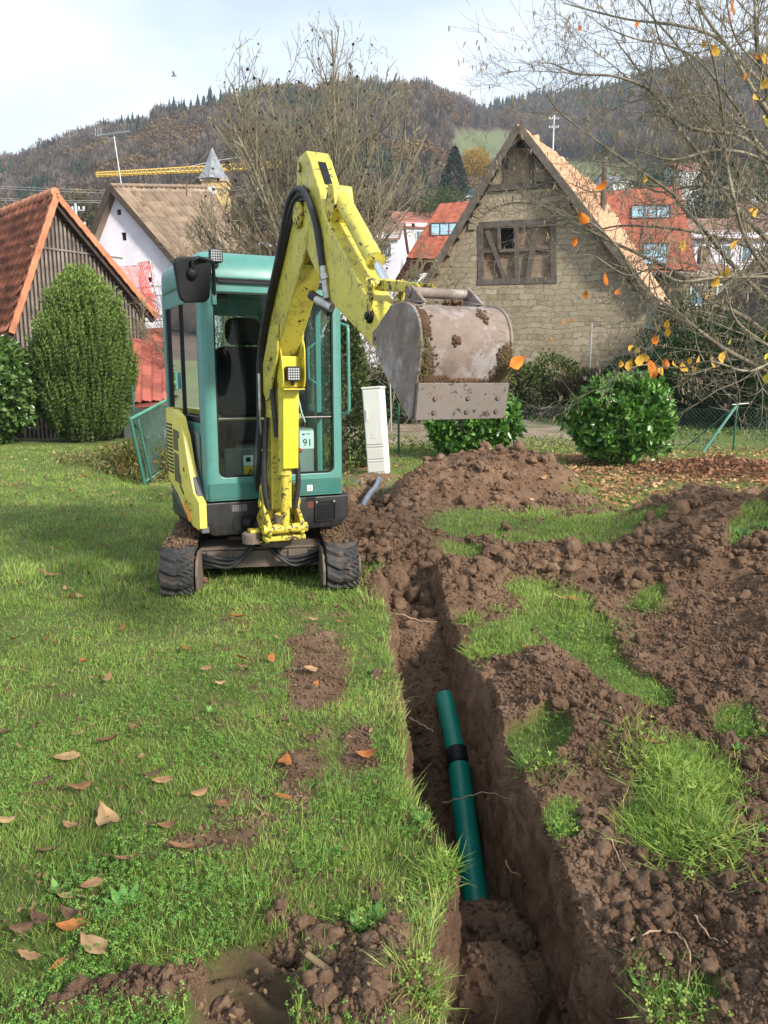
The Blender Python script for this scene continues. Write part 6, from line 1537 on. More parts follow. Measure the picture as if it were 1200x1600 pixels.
# hazel on the right: stems start off the frame and reach over it
def hazel():
    base = Vector((4.15, 6.3, 0)); o = empty('hazel_tree', base); tag(o, 'overhanging hazel with pale catkins and a few yellow leaves at the right', 'tree')
    guides = [  # (depth, radius, pixel path)
     (5.2, .030, [(1290, 640), (1200, 582), (1133, 546), (1090, 515), (1043, 477), (1000, 447), (965, 387), (915, 344), (859, 337)]),
     (5.6, .034, [(1280, 575), (1195, 518), (1147, 487), (1114, 477), (1071, 435), (1000, 398), (950, 375), (905, 352), (850, 322), (800, 335)]),
     (5.0, .022, [(1290, 520), (1200, 425), (1164, 371), (1147, 311), (1133, 240), (1130, 187), (1115, 94), (1095, 30), (1080, -60)]),
     (5.8, .040, [(1300, 480), (1225, 400), (1176, 352), (1142, 318), (1114, 276), (1099, 250), (1060, 200), (1040, 169), (1020, 140), (990, 100), (960, 60)]),
     (5.4, .030, [(1290, 560), (1200, 470), (1140, 409), (1104, 363), (1064, 321), (1052, 304), (1009, 273), (960, 240), (905, 200), (870, 170), (850, 140)]),
     (5.0, .040, [(1290, 360), (1240, 250), (1199, 175), (1180, 147), (1140, 78), (1096, 16), (1070, -70)]),
     (5.3, .034, [(1290, 300), (1215, 180), (1185, 90), (1179, 0), (1170, -90)]),
     (6.0, .030, [(1300, 420), (1240, 300), (1180, 219), (1121, 162), (1099, 125), (1059, 72), (1002, 6), (960, -50)]),
     (5.5, .026, [(1290, 300), (1200, 244), (1152, 212), (1077, 200), (1040, 166), (1009, 137), (959, 119), (902, 115), (865, 100), (843, 98)]),
     (4.7, .020, [(1290, 440), (1200, 433), (1119, 434), (1060, 440), (1020, 420), (980, 430), (930, 400)]),
     (5.6, .022, [(1290, 470), (1200, 400), (1120, 370), (1040, 356), (965, 353), (910, 365), (870, 350)]),
     (5.9, .030, [(1300, 380), (1210, 330), (1160, 280), (1115, 200), (1060, 120), (1030, 60), (1010, -30)]),
     (4.9, .018, [(1290, 250), (1210, 130), (1150, 60), (1130, -40)]),
     (5.2, .022, [(1290, 330), (1190, 250), (1120, 235), (1050, 250), (990, 235), (940, 245)]),
     (4.6, .015, [(1290, 610), (1230, 560), (1170, 580), (1110, 565), (1060, 575), (1010, 570), (985, 575)]),
     (5.4, .028, [(1290, 200), (1230, 90), (1205, 0), (1195, -90)]),
     (6.1, .026, [(1300, 250), (1180, 120), (1120, 60), (1060, 40), (980, 30), (900, 10), (880, 4)]),
     (6.2, .022, [(1300, 380), (1220, 350), (1150, 300), (1090, 290), (1030, 300), (980, 280), (930, 300), (890, 285)]),
     (5.0, .018, [(1290, 600), (1200, 540), (1150, 500), (1130, 440), (1095, 360), (1080, 310)]),
     (5.7, .024, [(1290, 420), (1215, 300), (1170, 200), (1130, 140), (1085, 90), (1040, 70), (990, 60), (940, 40)])]
    main = []; br = []; tw = []; rnd = random.Random(77); cat = []; lf = []
    def tip_twig(q, d, ln, r, lv):
        pts = [q]; dd = d.normalized(); n_ = 4
        for i in range(n_):
            dd = (dd + Vector((rnd.gauss(0, .17), rnd.gauss(0, .17), rnd.gauss(0, .15) + .05))).normalized(); pts.append(pts[-1] + dd * ln / n_)
            (br if lv == 0 else tw).append((*(pts[-2] - base), *(pts[-1] - base), max(r * (1 - i / n_ * .7), .0011), max(r * (1 - (i + 1) / n_ * .7), .0010)))
        if lv < 2:
            for c in range(5 if lv == 0 else 4):
                i = rnd.randint(1, n_); dr = (pts[i] - pts[i - 1]).normalized(); sd_ = dr.cross(Vector((rnd.gauss(0, 1), rnd.gauss(0, 1), rnd.gauss(0, 1)))).normalized(); a = R(rnd.uniform(28, 62))
                tip_twig(pts[i], dr * math.cos(a) + sd_ * math.sin(a), ln * rnd.uniform(.35, .6), r * .55, lv + 1)
        if lv == 2 or rnd.random() < .3:
            if rnd.random() < .30: cat.append(pts[-1])
            if rnd.random() < .011: lf.append(pts[rnd.randint(1, n_)])
    for dep, rad, path in guides:
        pts = [P(x, y, dep + .25 * math.sin(i * 1.7)) for i, (x, y) in enumerate(path)]
        st = base + Vector((rnd.uniform(-.12, .12), rnd.uniform(-.12, .12), 0)); k0 = pts[0]
        pts = [st, st.lerp(k0, .5) + Vector((.15, 0, .15))] + pts; pts = smooth_pts(pts, 6); n_ = len(pts); ln = sum((a - b).length for a, b in zip(pts, pts[1:])); 
        for i in range(n_ - 1):
            r0 = rad * (1 - i / n_) ** .75 * .62 + .0018; r1 = rad * (1 - (i + 1) / n_) ** .75 * .62 + .0018; main.append((*(pts[i] - base), *(pts[i + 1] - base), r0, r1))
            if i > 10 and rnd.random() < .44:
                dr = (pts[i + 1] - pts[i]).normalized(); sd_ = dr.cross(Vector((rnd.gauss(0, 1), rnd.gauss(0, 1), rnd.gauss(0, 1)))).normalized(); a = R(rnd.uniform(30, 65))
                tip_twig(pts[i], dr * math.cos(a) + sd_ * math.sin(a) + Vector((0, 0, .12)), rnd.uniform(.25, .75), min(r0 * .5, .0055), 0)
        tip_twig(pts[-1], pts[-1] - pts[-2], .35, .0025, 1)
    link('trunk', seg_mesh('trunk', main, 7), o, M_HAZB); link('branches', seg_mesh('branches', br, 5), o, M_HAZB)
    cr = link('crown', seg_mesh('crown', tw, 3), o, M_HAZB)
    T = np.array([c[:] for c in cat]); r_ = np.random.default_rng(3); T = np.repeat(T, 2, 0) + r_.normal(0, .006, (2 * len(T), 3)); k = len(T)
    tv = np.array([(.5, 0, 0), (0, .5, 0), (-.5, 0, 0), (0, -.5, 0), (.45, 0, -4.5), (0, .45, -4.5), (-.45, 0, -4.5), (0, -.45, -4.5), (0, 0, -5.5), (0, 0, .6)])
    tf = [(i, (i + 1) % 4, 4 + (i + 1) % 4, 4 + i) for i in range(4)] + [(4 + i, 4 + (i + 1) % 4, 8) for i in range(4)] + [((i + 1) % 4, i, 9) for i in range(4)]
    tilt = np.tile(np.eye(3), (k, 1, 1)); Z = np.array([[0, 0, 1.]]) + r_.normal(0, .22, (k, 3)); tilt = frames(Z) * (.0052 * r_.uniform(.7, 1.25, k))[:, None, None]
    c = np.array([[.30, .24, .15]]) * r_.uniform(.7, 1.3, (k, 1)); link('catkin', scatter_mesh('catkin', tv, tf, T - np.array(base), tilt, c), cr, M_DRYLEAF)
    # remaining leaves: those the photo shows plus a few on the twigs
    pl_ = [(940, 291, 24, 0), (912, 341, 22, 0), (898, 377, 14, 0), (945, 435, 22, 0), (965, 457, 14, 0), (1067, 383, 20, 1), (1112, 77, 16, 0), (1144, 11, 20, 0), (1142, 31, 14, 0), (1118, 80, 16, 1), (1100, 70, 12, 1), (1164, 120, 12, 0), (1185, 88, 14, 0), (1180, 153, 13, 1), (1196, 190, 26, 2), (1198, 92, 20, 1), (1195, 130, 18, 1), (906, 45, 9, 0), (995, 38, 9, 0), (1135, 425, 20, 1), (1118, 440, 18, 1), (1104, 460, 16, 1), (1146, 383, 16, 1), (1178, 330, 22, 1),
           (970, 568, 12, 1), (983, 570, 18, 1), (1000, 562, 20, 1), (1018, 572, 22, 0), (1022, 582, 20, 0), (1040, 568, 18, 0), (1055, 570, 14, 1), (1068, 575, 18, 1), (1078, 563, 12, 1), (1090, 562, 16, 1), (1112, 565, 20, 1), (1128, 558, 20, 1), (1042, 506, 14, 1), (1044, 518, 14, 1), (1023, 530, 16, 0), (1140, 533, 10, 2), (1010, 560, 14, 1), (1032, 580, 18, 1), (1085, 577, 12, 1), (985, 545, 14, 1), (995, 548, 14, 1), (1197, 558, 18, 2), (1199, 590, 18, 2), (915, 460, 12, 0), (1008, 280, 10, 1), (1195, 525, 12, 2), (880, 503, 8, 0), (893, 500, 8, 0), (860, 530, 7, 0)]
    r3 = random.Random(8)
    for (x, y, s_, c_) in pl_:
        q = P(x, y, 4.75 + r3.uniform(-.15, .3)); l_ = make_leaf('leaf', s_ / F * 5.0 * 1.0, [(.55, .17, .02), (.62, .36, .05), (.55, .50, .06)][c_], r3.randint(0, 3)); l_.parent = o; l_.location = q - base
        l_.rotation_euler = (R(r3.uniform(40, 120)), R(r3.uniform(-40, 40)), R(r3.uniform(-60, 60)))
    return o
LEAFMESH = {}
def leaf_geo(var, shape=(1.0, .55)):
    r_ = random.Random(100 + var); m, n = 8, 5; vs = []; fs = []; curl = r_.uniform(.4, 1.6); fold = r_.uniform(-.7, .7); tw = r_.uniform(-.6, .6)
    for i in range(m + 1):
        t_ = i / m; w_ = shape[1] * (math.sin(math.pi * min(t_ * 1.02, 1) ** .8) ** .9) * (1 + .10 * math.sin(i * 2.3 + var)) + .012
        for j in range(n):
            u = (j / (n - 1) - .5) * 2
            x = u * w_ * .5; z = abs(u) ** 1.5 * w_ * fold * .5 + curl * .25 * (t_ - .5) ** 2 * 4 * .5 + .02 * math.sin(i * 3 + j * 2) + tw * u * (t_ - .5) * .3
            vs.append((x, t_ - .5, z))
    for i in range(m):
        for j in range(n - 1): a = i * n + j; fs.append((a, a + 1, a + n + 1, a + n))
    b = len(vs); vs += [(-.012, -.5, .02), (.012, -.5, .02), (.006, -.68, .05), (-.006, -.68, .05)]; fs.append((b, b + 1, b + 2, b + 3))
    return vs, fs
def make_leaf(name, size, col, var, wide=.62):
    key = (var, tuple(round(c, 2) for c in col), wide)
    if key not in LEAFMESH:
        vs, fs = leaf_geo(var, (1.0, wide)); v = np.array(vs); st = np.cumsum([0] + [len(f) for f in fs[:-1]])
        c = np.array([col]) * (1 - .25 * (np.abs(v[:, :1]) < .02)) * (1 + .25 * (fbm(v[:, :1] * 9, v[:, 1:2] * 9, var, 3) - .5) * 2)
        LEAFMESH[key] = fast_mesh(name, v, np.concatenate(fs), st, c, True); LEAFMESH[key].materials.append(M_DRYLEAF)
    o = bpy.data.objects.new(name, LEAFMESH[key]); COL.objects.link(o); o.scale = (size,) * 3; return o
hazel()
SPR = [(.012, .030, .022), (.028, .055, .038), (.05, .085, .055)]
for a in ((705, 228, 175, 12, 8, 'spruce', SPR, 'blue-green spruce below the hillside meadow left of the barn', 1), (736, 232, 190, 8, 7, 'round', [(.30, .15, .02), (.45, .26, .04), (.30, .25, .05)], 'golden autumn tree beside the blue-green spruce', 2),
          (775, 250, 150, 7, 8, 'round', [(.06, .055, .03), (.12, .10, .05)], 'grey-brown bare tree behind the left barn roof', 3), (1095, 215, 120, 11, 8, 'spruce', SPR, 'dark spruce behind the hazel near the small hillside house', 4),
          (1010, 262, 130, 7, 9, 'round', SPR, 'dark evergreen tree right of the barn ridge', 5), (985, 285, 110, 5, 8, 'round', [(.05, .07, .02), (.10, .13, .04)], 'green garden tree above the red roof right of the barn', 6), (560, 300, 95, 8, 9, 'round', [(.05, .045, .03), (.10, .085, .05)], 'brown garden tree behind the tip of the excavator arm', 7),
          (690, 300, 100, 6, 8, 'round', [(.04, .06, .02), (.10, .12, .05)], 'green-brown garden tree left of the red roof', 8), (1150, 255, 140, 9, 9, 'round', [(.05, .07, .03), (.10, .12, .05)], 'green garden tree at the right below the meadow', 9), (350, 330, 58, 4, 6, 'round', [(.05, .045, .03), (.11, .09, .05)], 'brown garden tree below the church tower', 10),
          (715, 330, 85, 4, 5, 'round', [(.05, .05, .03), (.10, .11, .05)], 'small brown tree right behind the barn verge', 11), (280, 300, 90, 5, 8, 'round', [(.05, .045, .035), (.10, .08, .06)], 'grey tree behind the white house ridge', 12)):
    blob_tree(*a)
# distant ash tops that soften the valley floor
rr_ = np.random.default_rng(5); k = 0
for i in range(34):
    px_ = rr_.uniform(-60, 1260); Y = rr_.uniform(100, 160)
    if 730 < px_ < 950 and Y < 120: continue
    py_ = rr_.uniform(300, 350); blob_tree(px_, py_, Y, rr_.uniform(7, 11), rr_.uniform(7, 11), 'round', [(.05, .042, .028), (.10, .08, .05), (.12, .115, .05)], 'brown leafless tree in the valley between the village houses', 100 + i)
for o in bpy.data.objects:
    if o.get('label') == 'brown leafless tree in the valley between the village houses': o['group'] = 'leafless trees in the valley'
# ================================================================== GARDEN DETAILS
M_FENCE = plain('green_coated_steel', (.018, .095, .060), .4, var=.2); M_WIRE = plain('green_wire', (.05, .10, .075), .5)
def mesh_panel(name, a, b, h, parent, cellw=.05, r=.0016, sag=.03, minr=None):
    """chain link between two post feet: two families of slanting wires"""
    a, b = Vector(a), Vector(b); Ln = (b - a).length; segs = []; n = int(Ln / cellw); up = Vector((0, 0, 1)); st = h / 2
    for s_ in (1, -1):
        for i in range(-int(h / cellw), n + 1):
            x0 = i * cellw; pts = []
            for k in range(5):
                z = h * k / 4; x = x0 + z if s_ == 1 else x0 + h - z
                pts.append((x, z))
            for (xa, za), (xb, zb) in zip(pts, pts[1:]):
                if min(xa, xb) < 0 or max(xa, xb) > Ln: continue
                f_ = lambda x, z: a.lerp(b, x / Ln) + up * (z - sag * math.sin(math.pi * x / Ln) * z / h)
                segs.append((*f_(xa, za), *f_(xb, zb), r, r))
    for z in (.02, h * .5, h): 
        for k in range(10): p0 = a.lerp(b, k / 10) + up * (z - sag * math.sin(math.pi * k / 10) * z / h); p1 = a.lerp(b, (k + 1) / 10) + up * (z - sag * math.sin(math.pi * (k + 1) / 10) * z / h); segs.append((*p0, *p1, r * 1.3, r * 1.3))
    return link(name, seg_mesh(name, segs, 3), parent, M_WIRE)
# back fence
posts = [(-1.45, 14.9), (.30, 15.55), (3.02, 17.6), (6.05, 17.0), (7.45, 16.1), (11.5, 15.6)]
fo = empty('wire_fence', (posts[0][0], posts[0][1], 0)); tag(fo, 'green chain link fence with steel posts at the back of the garden', 'fence'); fl = Vector(fo.location)
for i, (x, y) in enumerate(posts):
    if i == 3: continue
    q = MB(); q.tube([(x - fl.x, y - fl.y, -.2), (x - fl.x, y - fl.y, 1.02)], .022, 8); q.tube([(x - fl.x, y - fl.y, 1.02), (x - fl.x, y - fl.y, 1.05)], .026, 8); q.build('post', M_FENCE, fo)
for (a, b) in zip(posts, posts[1:]): mesh_panel('mesh', (a[0] - fl.x, a[1] - fl.y, 0), (b[0] - fl.x, b[1] - fl.y, 0), .95, fo, .09, .0022, .05)
x, y = posts[4]
for s_, w_ in ((-.75, .035), (-.95, .02)):
    q = MB(); q.tube([(x - fl.x - .02, y - fl.y - .03, .98), (x - fl.x + s_, y - fl.y - .25 if w_ > .03 else y - fl.y + .35, .02)], w_ * .8, 6); q.build('brace', plain('pale_green_coated_steel', (.07, .22, .17), .4) if w_ > .03 else M_FENCE, fo)
q = MB(); q.tube([(x - fl.x - .1, y - fl.y, 1.0), (x - fl.x + .25, y - fl.y, 1.03)], .02, 6); q.build('tension_bolt', M_STEEL, fo)
# left fence panel leaning beside the slope
fa, fb_, fc, fd = P(204, 655, 12.2), P(266, 622, 14.4), P(226, 748, 12.2), P(272, 722, 14.4)
lf2 = empty('fence_panel', (fc.x, fc.y, fc.z)); tag(lf2, 'green framed chain link panel with leaning post at the left bank', 'fence'); T2 = lambda p: Vector(p) - Vector(lf2.location)
q = MB(); q.tube([T2(fc) - Vector((0, 0, .1)), T2(fa)], .034, 8); q.tube([T2(fc) + Vector((.10, .05, -.05)), T2(fa) + Vector((.10, .05, .0))], .022, 8); q.build('post', M_FENCE, lf2)
M_PGR = plain('faded_green_coated_steel', (.08, .26, .19), .4)
q = MB(); q.tube([T2(fa), T2(fb_)], .028, 8); q.build('top_rail', M_PGR, lf2); q = MB(); q.tube([T2(P(222, 756, 12.3)), T2(fd)], .018, 8); q.build('bottom_rail', M_PGR, lf2)
q = MB(); q.tube([T2(P(211, 664, 12.3)), T2(P(243, 706, 13.3))], .016, 6); q.build('brace', M_FENCE, lf2); q = MB(); q.tube([T2(fb_), T2(fd)], .018, 6); q.build('post', M_FENCE, lf2)
segs = []
for k in range(34):
    for s_ in (0, 1):
        u0, u1 = (k / 34, min(1, k / 34 + .45)) if s_ == 0 else (k / 34, max(0, k / 34 - .45)); v1 = abs(u1 - u0) / .45
        a = T2(fa).lerp(T2(fb_), u0); b = (T2(fa).lerp(T2(fb_), u1)).lerp(T2(fc).lerp(T2(fd), u1), v1); segs.append((*a, *b, .0035, .0035))
        a = T2(fc).lerp(T2(fd), u0); b = (T2(fc).lerp(T2(fd), u1)).lerp(T2(fa).lerp(T2(fb_), u1), v1); segs.append((*a, *b, .0035, .0035))
link('mesh', seg_mesh('mesh', segs, 3), lf2, M_WIRE)
a, b = P(214, 600, 16.5), P(270, 600, 17.5); nf = empty('dark_wire_fence', (a.x, a.y, .2)); tag(nf, 'dark chain link fence in front of the low red roof', 'fence'); mesh_panel('mesh', (-.1, -.1, -.3), (1.6, .4, -.3), 1.0, nf, .075, .0042)
q = MB(); q.tube([(-.1, 0, -.3), (-.1, 0, 1.2)], .025, 6); q.build('post', M_FENCE, nf)

# ---- grey cable cabinet, leaning
cb = P(594, 748, 11.9); cab_ = empty('cable_cabinet', (cb.x - .01, 12.0, cb.z + .01), R(14)); cab_.rotation_euler = (R(-1.5), R(-4.5), R(-16))
tag(cab_, 'light grey plastic cable cabinet leaning over its dug-out foot', 'cabinet')
M_CAB = plain('light_grey_cabinet', (.58, .58, .53), .55, var=.06, sc=3)
q = MB(); q.box((0, 0, .70), (.30, .26, 1.40)); cbd = q.build('housing', M_CAB, cab_, .008)
q = MB(); q.box((0, 0, 1.415), (.325, .285, .035)); q.build('lid', M_CAB, cab_, .01)
q = MB(); q.box((0, -.135, .955), (.27, .014, .84)); dr = q.build('door', M_CAB, cab_, .005)
q = MB(); q.box((-.095, -.155, 1.0), (.03, .03, .17)); q.tube([(-.095, -.165, .93), (-.095, -.175, .93)], .018, 8); q.build('handle', plain('handle_grey', (.45, .46, .46), .4), dr, .006)
for z_, h_ in ((.505, .02), (.385, .16), (.27, .02), (.17, .14)):
    q = MB(); q.box((0, -.133, z_), (.27, .012, h_)); q.build('socket_panel', M_CAB, cab_, .003)
q = MB(); q.box((0, -.145, .68), (.07, .003, .10)); q.build('name_plate', M_CAB, dr)
q = MB(); q.prism([(-.13, 0), (-.05, 0), (-.03, -.08), (.03, -.08), (.05, 0), (.13, 0), (.13, .06), (-.13, .06)], 'y', -.12, .12); q.build('foot', M_CAB, cab_)
# conduit
cpts = [(592, 748, .10), (587, 760, .07), (576, 774, .02), (568, 790, -.04), (567, 812, -.12)]
cd = empty('cable_conduit', G(*cpts[-1])); tag(cd, 'grey corrugated conduit curving out of the hole below the cabinet', 'conduit')
q = MB(); pp = smooth_pts([G(*c_) - G(*cpts[-1]) for c_ in cpts], 10); q.tube(pp, [.034 + .004 * (i % 2) for i in range(len(pp))], 12); q.build('conduit', plain('blue_grey_plastic', (.13, .16, .20), .4), cd)
for k, (px_, py_, Y, s_) in enumerate(((556, 762, 10.9, (.17, .15, .12)), (606, 772, 10.6, (.14, .14, .13)))):
    p = P(px_, py_, Y); tv, tf = ico(3, .04, k + 3); tv = tv * np.array(s_); q = MB(); q.add([tuple(v) for v in tv], tf, True); o = q.build('stone', plain('dark_wet_stone', (.075, .066, .055), .7, var=.4, sc=5, bump=.02), None); o.location = p; tag(o, ['rounded dark stone left of the cabinet foot', 'rounded dark stone right of the cabinet foot'][k], 'stone')
for k, (px_, py_) in enumerate(((823, 625), (847, 623))):
    p = G(px_, py_ + 8); tv, tf = ico(2, .08, k + 9); tv = tv * np.array((.42, .35, .28)); q = MB(); q.add([tuple(v) for v in tv], tf); o = q.build('stone', plain('pale_sandstone', (.36, .28, .17), .9, var=.2, sc=3), None, .02); o.location = (p.x, min(p.y, 28), .12); tag(o, ['pale sandstone block left of its twin at the yard edge', 'pale sandstone block right of its twin at the yard edge'][k], 'stone')

# ---- green drain pipe in the trench
pa, pb_, pc = P(696, 1090, 4.12), P(716, 1185, 3.68), P(748, 1435, 2.88)
pipe = empty('drain_pipe', pa); tag(pipe, 'green ribbed drain pipe with black coupling lying in the trench', 'pipe')
m_pipe = plain('green_pipe_plastic', (.004, .21, .155), .34, var=.12, sc=8); m_pipe2 = plain('green_pipe_ribs', (.004, .23, .17), .36, var=.12, sc=8)
def pp_(t_): return pa.lerp(pb_, t_) - pa
q = MB(); rad = .058; n_ = 60; q.tube([(pb_ - pa) * (i / n_) for i in range(n_ + 1)], [rad - (.0022 if i % 2 else 0) for i in range(n_ + 1)], 28); q.build('pipe_section', m_pipe, pipe)
d_ = pc - pb_; n_ = 260; pts = [(pb_ - pa) + d_ * (i / n_) + Vector((0, 0, -.03 * math.sin(math.pi * i / n_))) for i in range(n_ + 1)]
q = MB(); q.tube(pts, [rad - (.0042 if i % 4 in (1, 2) else 0) for i in range(n_ + 1)], 28); q.build('ribbed_section', m_pipe2, pipe)
q = MB(); u_ = (pb_ - pa).normalized(); q.tube([(pb_ - pa) - u_ * .045, (pb_ - pa) - u_ * .04, (pb_ - pa) + u_ * .05, (pb_ - pa) + u_ * .055], [rad, rad + .006, rad + .006, rad], 28); q.build('coupling', M_BLK, pipe)

# ---- clods, crumbs, roots
def sz_(x, y): return float(surf_z(np.array([x]), np.array([y]))[0])
tv1, tf1 = ico(1, .38, 6); tv2, tf2 = ico(2, .22, 7)
def clod(name, p, size, seed, label, cat='clod', group=None):
    tv, tf = ico(5, 0, seed); x, y, z = tv.T
    s_ = 1 + .30 * (fbm(x * 1.3 + z * .7 + seed, y * 1.3 - z * .5, seed, 4) - .5) * 2 + .16 * cell(x * 3 + z, y * 3 + z * 1.3, seed + 1) + .13 * cell(x * 7 + z * 2, y * 7 - z * 3, seed + 2) + .07 * cell(x * 15 + z * 5, y * 15 - z * 6, seed + 4) + .08 * (fbm(x * 14, y * 14 + z * 13, seed + 3, 3) - .5)
    v = tv * s_[:, None] * np.array(size); q = MB(); q.add([tuple(a) for a in v], tf, True); o = q.build(name, M_EARTH, None); o.location = p; tag(o, label, cat, group)
    if size[0] > .09:
        r_ = np.random.default_rng(seed + 50); k = 900; T = v[r_.choice(len(v), k)]; T = T[T[:, 2] > -.3 * size[2]]; k = len(T); ss = .0025 + .011 * r_.uniform(0, 1, k) ** 2.5 * (size[0] / .14)
        link('crumbs', scatter_mesh('crumbs', tv1, tf1, T, frames(r_.normal(size=(k, 3))) * ss[:, None, None], None, smooth=True), o, M_EARTH)['kind'] = 'stuff'
    return o
clod('earth_clod', P(766, 1495, 2.34), (.175, .15, .13), 1, 'large dark earth clod lying in the trench just below the pipe end')
clod('earth_clod', P(752, 1575, 1.98), (.13, .12, .12), 2, 'smooth brown earth clod at the bottom edge of the trench')
clod('earth_clod', P(838, 1560, 2.20), (.10, .12, .10), 3, 'crumbly earth clod right of the two big trench clods')
clod('earth_clod', P(1095, 1030, 4.9), (.30, .27, .22), 4, 'big broken earth clod at the front of the right spoil heap')
clod('earth_clod', P(988, 835, 8.0), (.26, .22, .16), 5, 'earth clod on the left shoulder of the right spoil heap')
clod('earth_clod', P(1080, 800, 7.6), (.28, .22, .20), 6, 'earth clod crowning the right spoil heap')
clod('earth_clod', P(615, 915, 5.6), (.10, .10, .13), 7, 'upright earth clod beside the right track')
clod('earth_clod', P(885, 790, 8.9), (.30, .15, .12), 8, 'flat earth clod at the right end of the far mound')
clod('earth_clod', P(690, 1000, 4.9), (.12, .12, .10), 9, 'earth clod wedged in the far end of the trench')
clod('earth_clod', P(420, 1570, 1.72), (.0, .0, .0), 10, 'x') if False else None
for k, (px_, py_, s_) in enumerate(((215, 1568, .045), (150, 1585, .05), (545, 1560, .06), (600, 1530, .055), (505, 1480, .045), (525, 1592, .05), (590, 1590, .06), (270, 1595, .04), (645, 1595, .05), (255, 1525, .022), (80, 1598, .04))):
    p = G(px_, py_); clod('earth_clod', (p.x, p.y, .012), (s_, s_ * .9, s_ * .75), 20 + k, 'crumbly earth clod at the bottom, ' + ['largest left of the track print', 'leftmost big one', 'between wood chip and trench', 'right of the wood chip', 'above the wood chip', 'touching the right side of the track print', 'cut by the frame right of the wood chip', 'tiny one left of the track print', 'next to the trench lip', 'small loose one higher up in the grass', 'at the far bottom left corner'][k], group='clods along the bottom left edge')
def crumbs(name, n, xr, yr, smin, smax, tv, tf, seed, label, mode, powr=2.2):
    r_ = np.random.default_rng(seed); y = yr[0] * (yr[1] / yr[0]) ** r_.uniform(0, 1, n * 3); x = r_.uniform(-1, 1, n * 3) * (y * .62 + .25)
    k = (x > xr[0]) & (x < xr[1]); x, y = x[k], y[k]
    a, b = lipL(np.minimum(y, 6)), lipR(np.minimum(y, 6)); S = soil_mask(x, y); ins, _ = tread_h(x, y)
    inT = (x > a + .05) & (x < b - .05) & (y < 5.9); S = np.where(inT, 1, S)
    wallz = ((np.abs(x - a - .02) < .04) | (np.abs(x - b + .02) < .035)) & (y < 5.7)
    dens = sstep(.25, .6, fbm(x * 4, y * 4, 200, 3)) * .8 + .25
    ok = (S > r_.uniform(.35, .9, len(x))) & ~((x < a - .02) & (y > 2.0) & (y < 4.9) & (r_.uniform(0, 1, len(x)) < (.985 if mode else .55))) & ~wallz & (r_.uniform(0, 1, len(x)) < dens) & ~((ins > .5) & (r_.uniform(0, 1, len(x)) < .72)); x, y = x[ok][:n], y[ok][:n]; k = len(x)
    s_ = smin + (smax - smin) * r_.uniform(0, 1, k) ** powr; s_ = s_ * (.75 + .09 * np.clip(y, 0, 8)); z = surf_z(x, y) + s_ * .25
    Mx = frames(r_.normal(size=(k, 3)), r_.uniform(0, 6, k)) * s_[:, None, None] * r_.uniform(.7, 1.2, (k, 1, 3))
    o = link(name, scatter_mesh(name, tv, tf, np.stack([x, y, z], -1), Mx, None, smooth=True), None, M_EARTH); tag(o, label, 'soil', kind='stuff')
crumbs('soil_crumbs', 120000, (-3, 7), (1.25, 10.5), .0016, .011, tv1, tf1, 1, 'loose brown soil crumbs covering the dug earth', 0)
tvl, tfl = ico(3, 0, 7); tvl = tvl * (1 + .9 * (fbm(tvl[:, 0] * 2.1 + tvl[:, 2], tvl[:, 1] * 2.1 - tvl[:, 2], 7, 5, .65) - .5) * 2 + .22 * cell(tvl[:, 0] * 3.1 + tvl[:, 2] * .6, tvl[:, 1] * 3.1 - tvl[:, 2], 8))[:, None] * np.array([1.1, .9, .7])
crumbs('soil_chunks', 1500, (-.9, 7), (5.0, 11.2), .014, .055, tvl, tfl, 9, 'larger broken soil chunks on the spoil heaps further back', 1, 3.0)
crumbs('soil_lumps', 5000, (-2, 7), (1.3, 10.5), .006, .030, tvl, tfl, 2, 'loose soil lumps scattered over the dug earth', 1, 3.2)
def wall_crumbs(n, seed):
    r_ = np.random.default_rng(seed); y = 1.25 * (5.2 / 1.25) ** r_.uniform(0, 1, n); t_ = r_.uniform(0, 1, n) ** 1.1; rt = r_.uniform(0, 1, n) < .72
    a, b = lipL(y), lipR(y); zr = np.where(rt, ground_z(b, y), ground_z(a, y)); zf = trench_z(np.where(rt, b - .08, a + .06), y); z = zr + (zf - zr) * t_
    hor = (fbm(y * 5, z * 7, 81, 5, .6) - .5) * .07; wall = np.clip(4 * t_ * (1 - t_), 0, 1) ** .5; x = np.where(rt, b - .045 * t_ - hor * wall, a + .05 * t_ + hor * wall)
    s_ = .0022 + .010 * r_.uniform(0, 1, n) ** 3; x = x - np.where(rt, 1, -1) * s_ * .3; Mx = frames(r_.normal(size=(n, 3)), r_.uniform(0, 6, n)) * s_[:, None, None] * r_.uniform(.6, 1.2, (n, 1, 3))
    o = link('wall_crumbs', scatter_mesh('wall_crumbs', tv1, tf1, np.stack([x, y, z], -1), Mx, None, smooth=True), None, M_EARTH); tag(o, 'crumbly soil sticking to the trench walls', 'soil', kind='stuff')
wall_crumbs(26000, 5)
M_ROOT = plain('root_bark', (.30, .20, .13), .8, var=.3, sc=20)
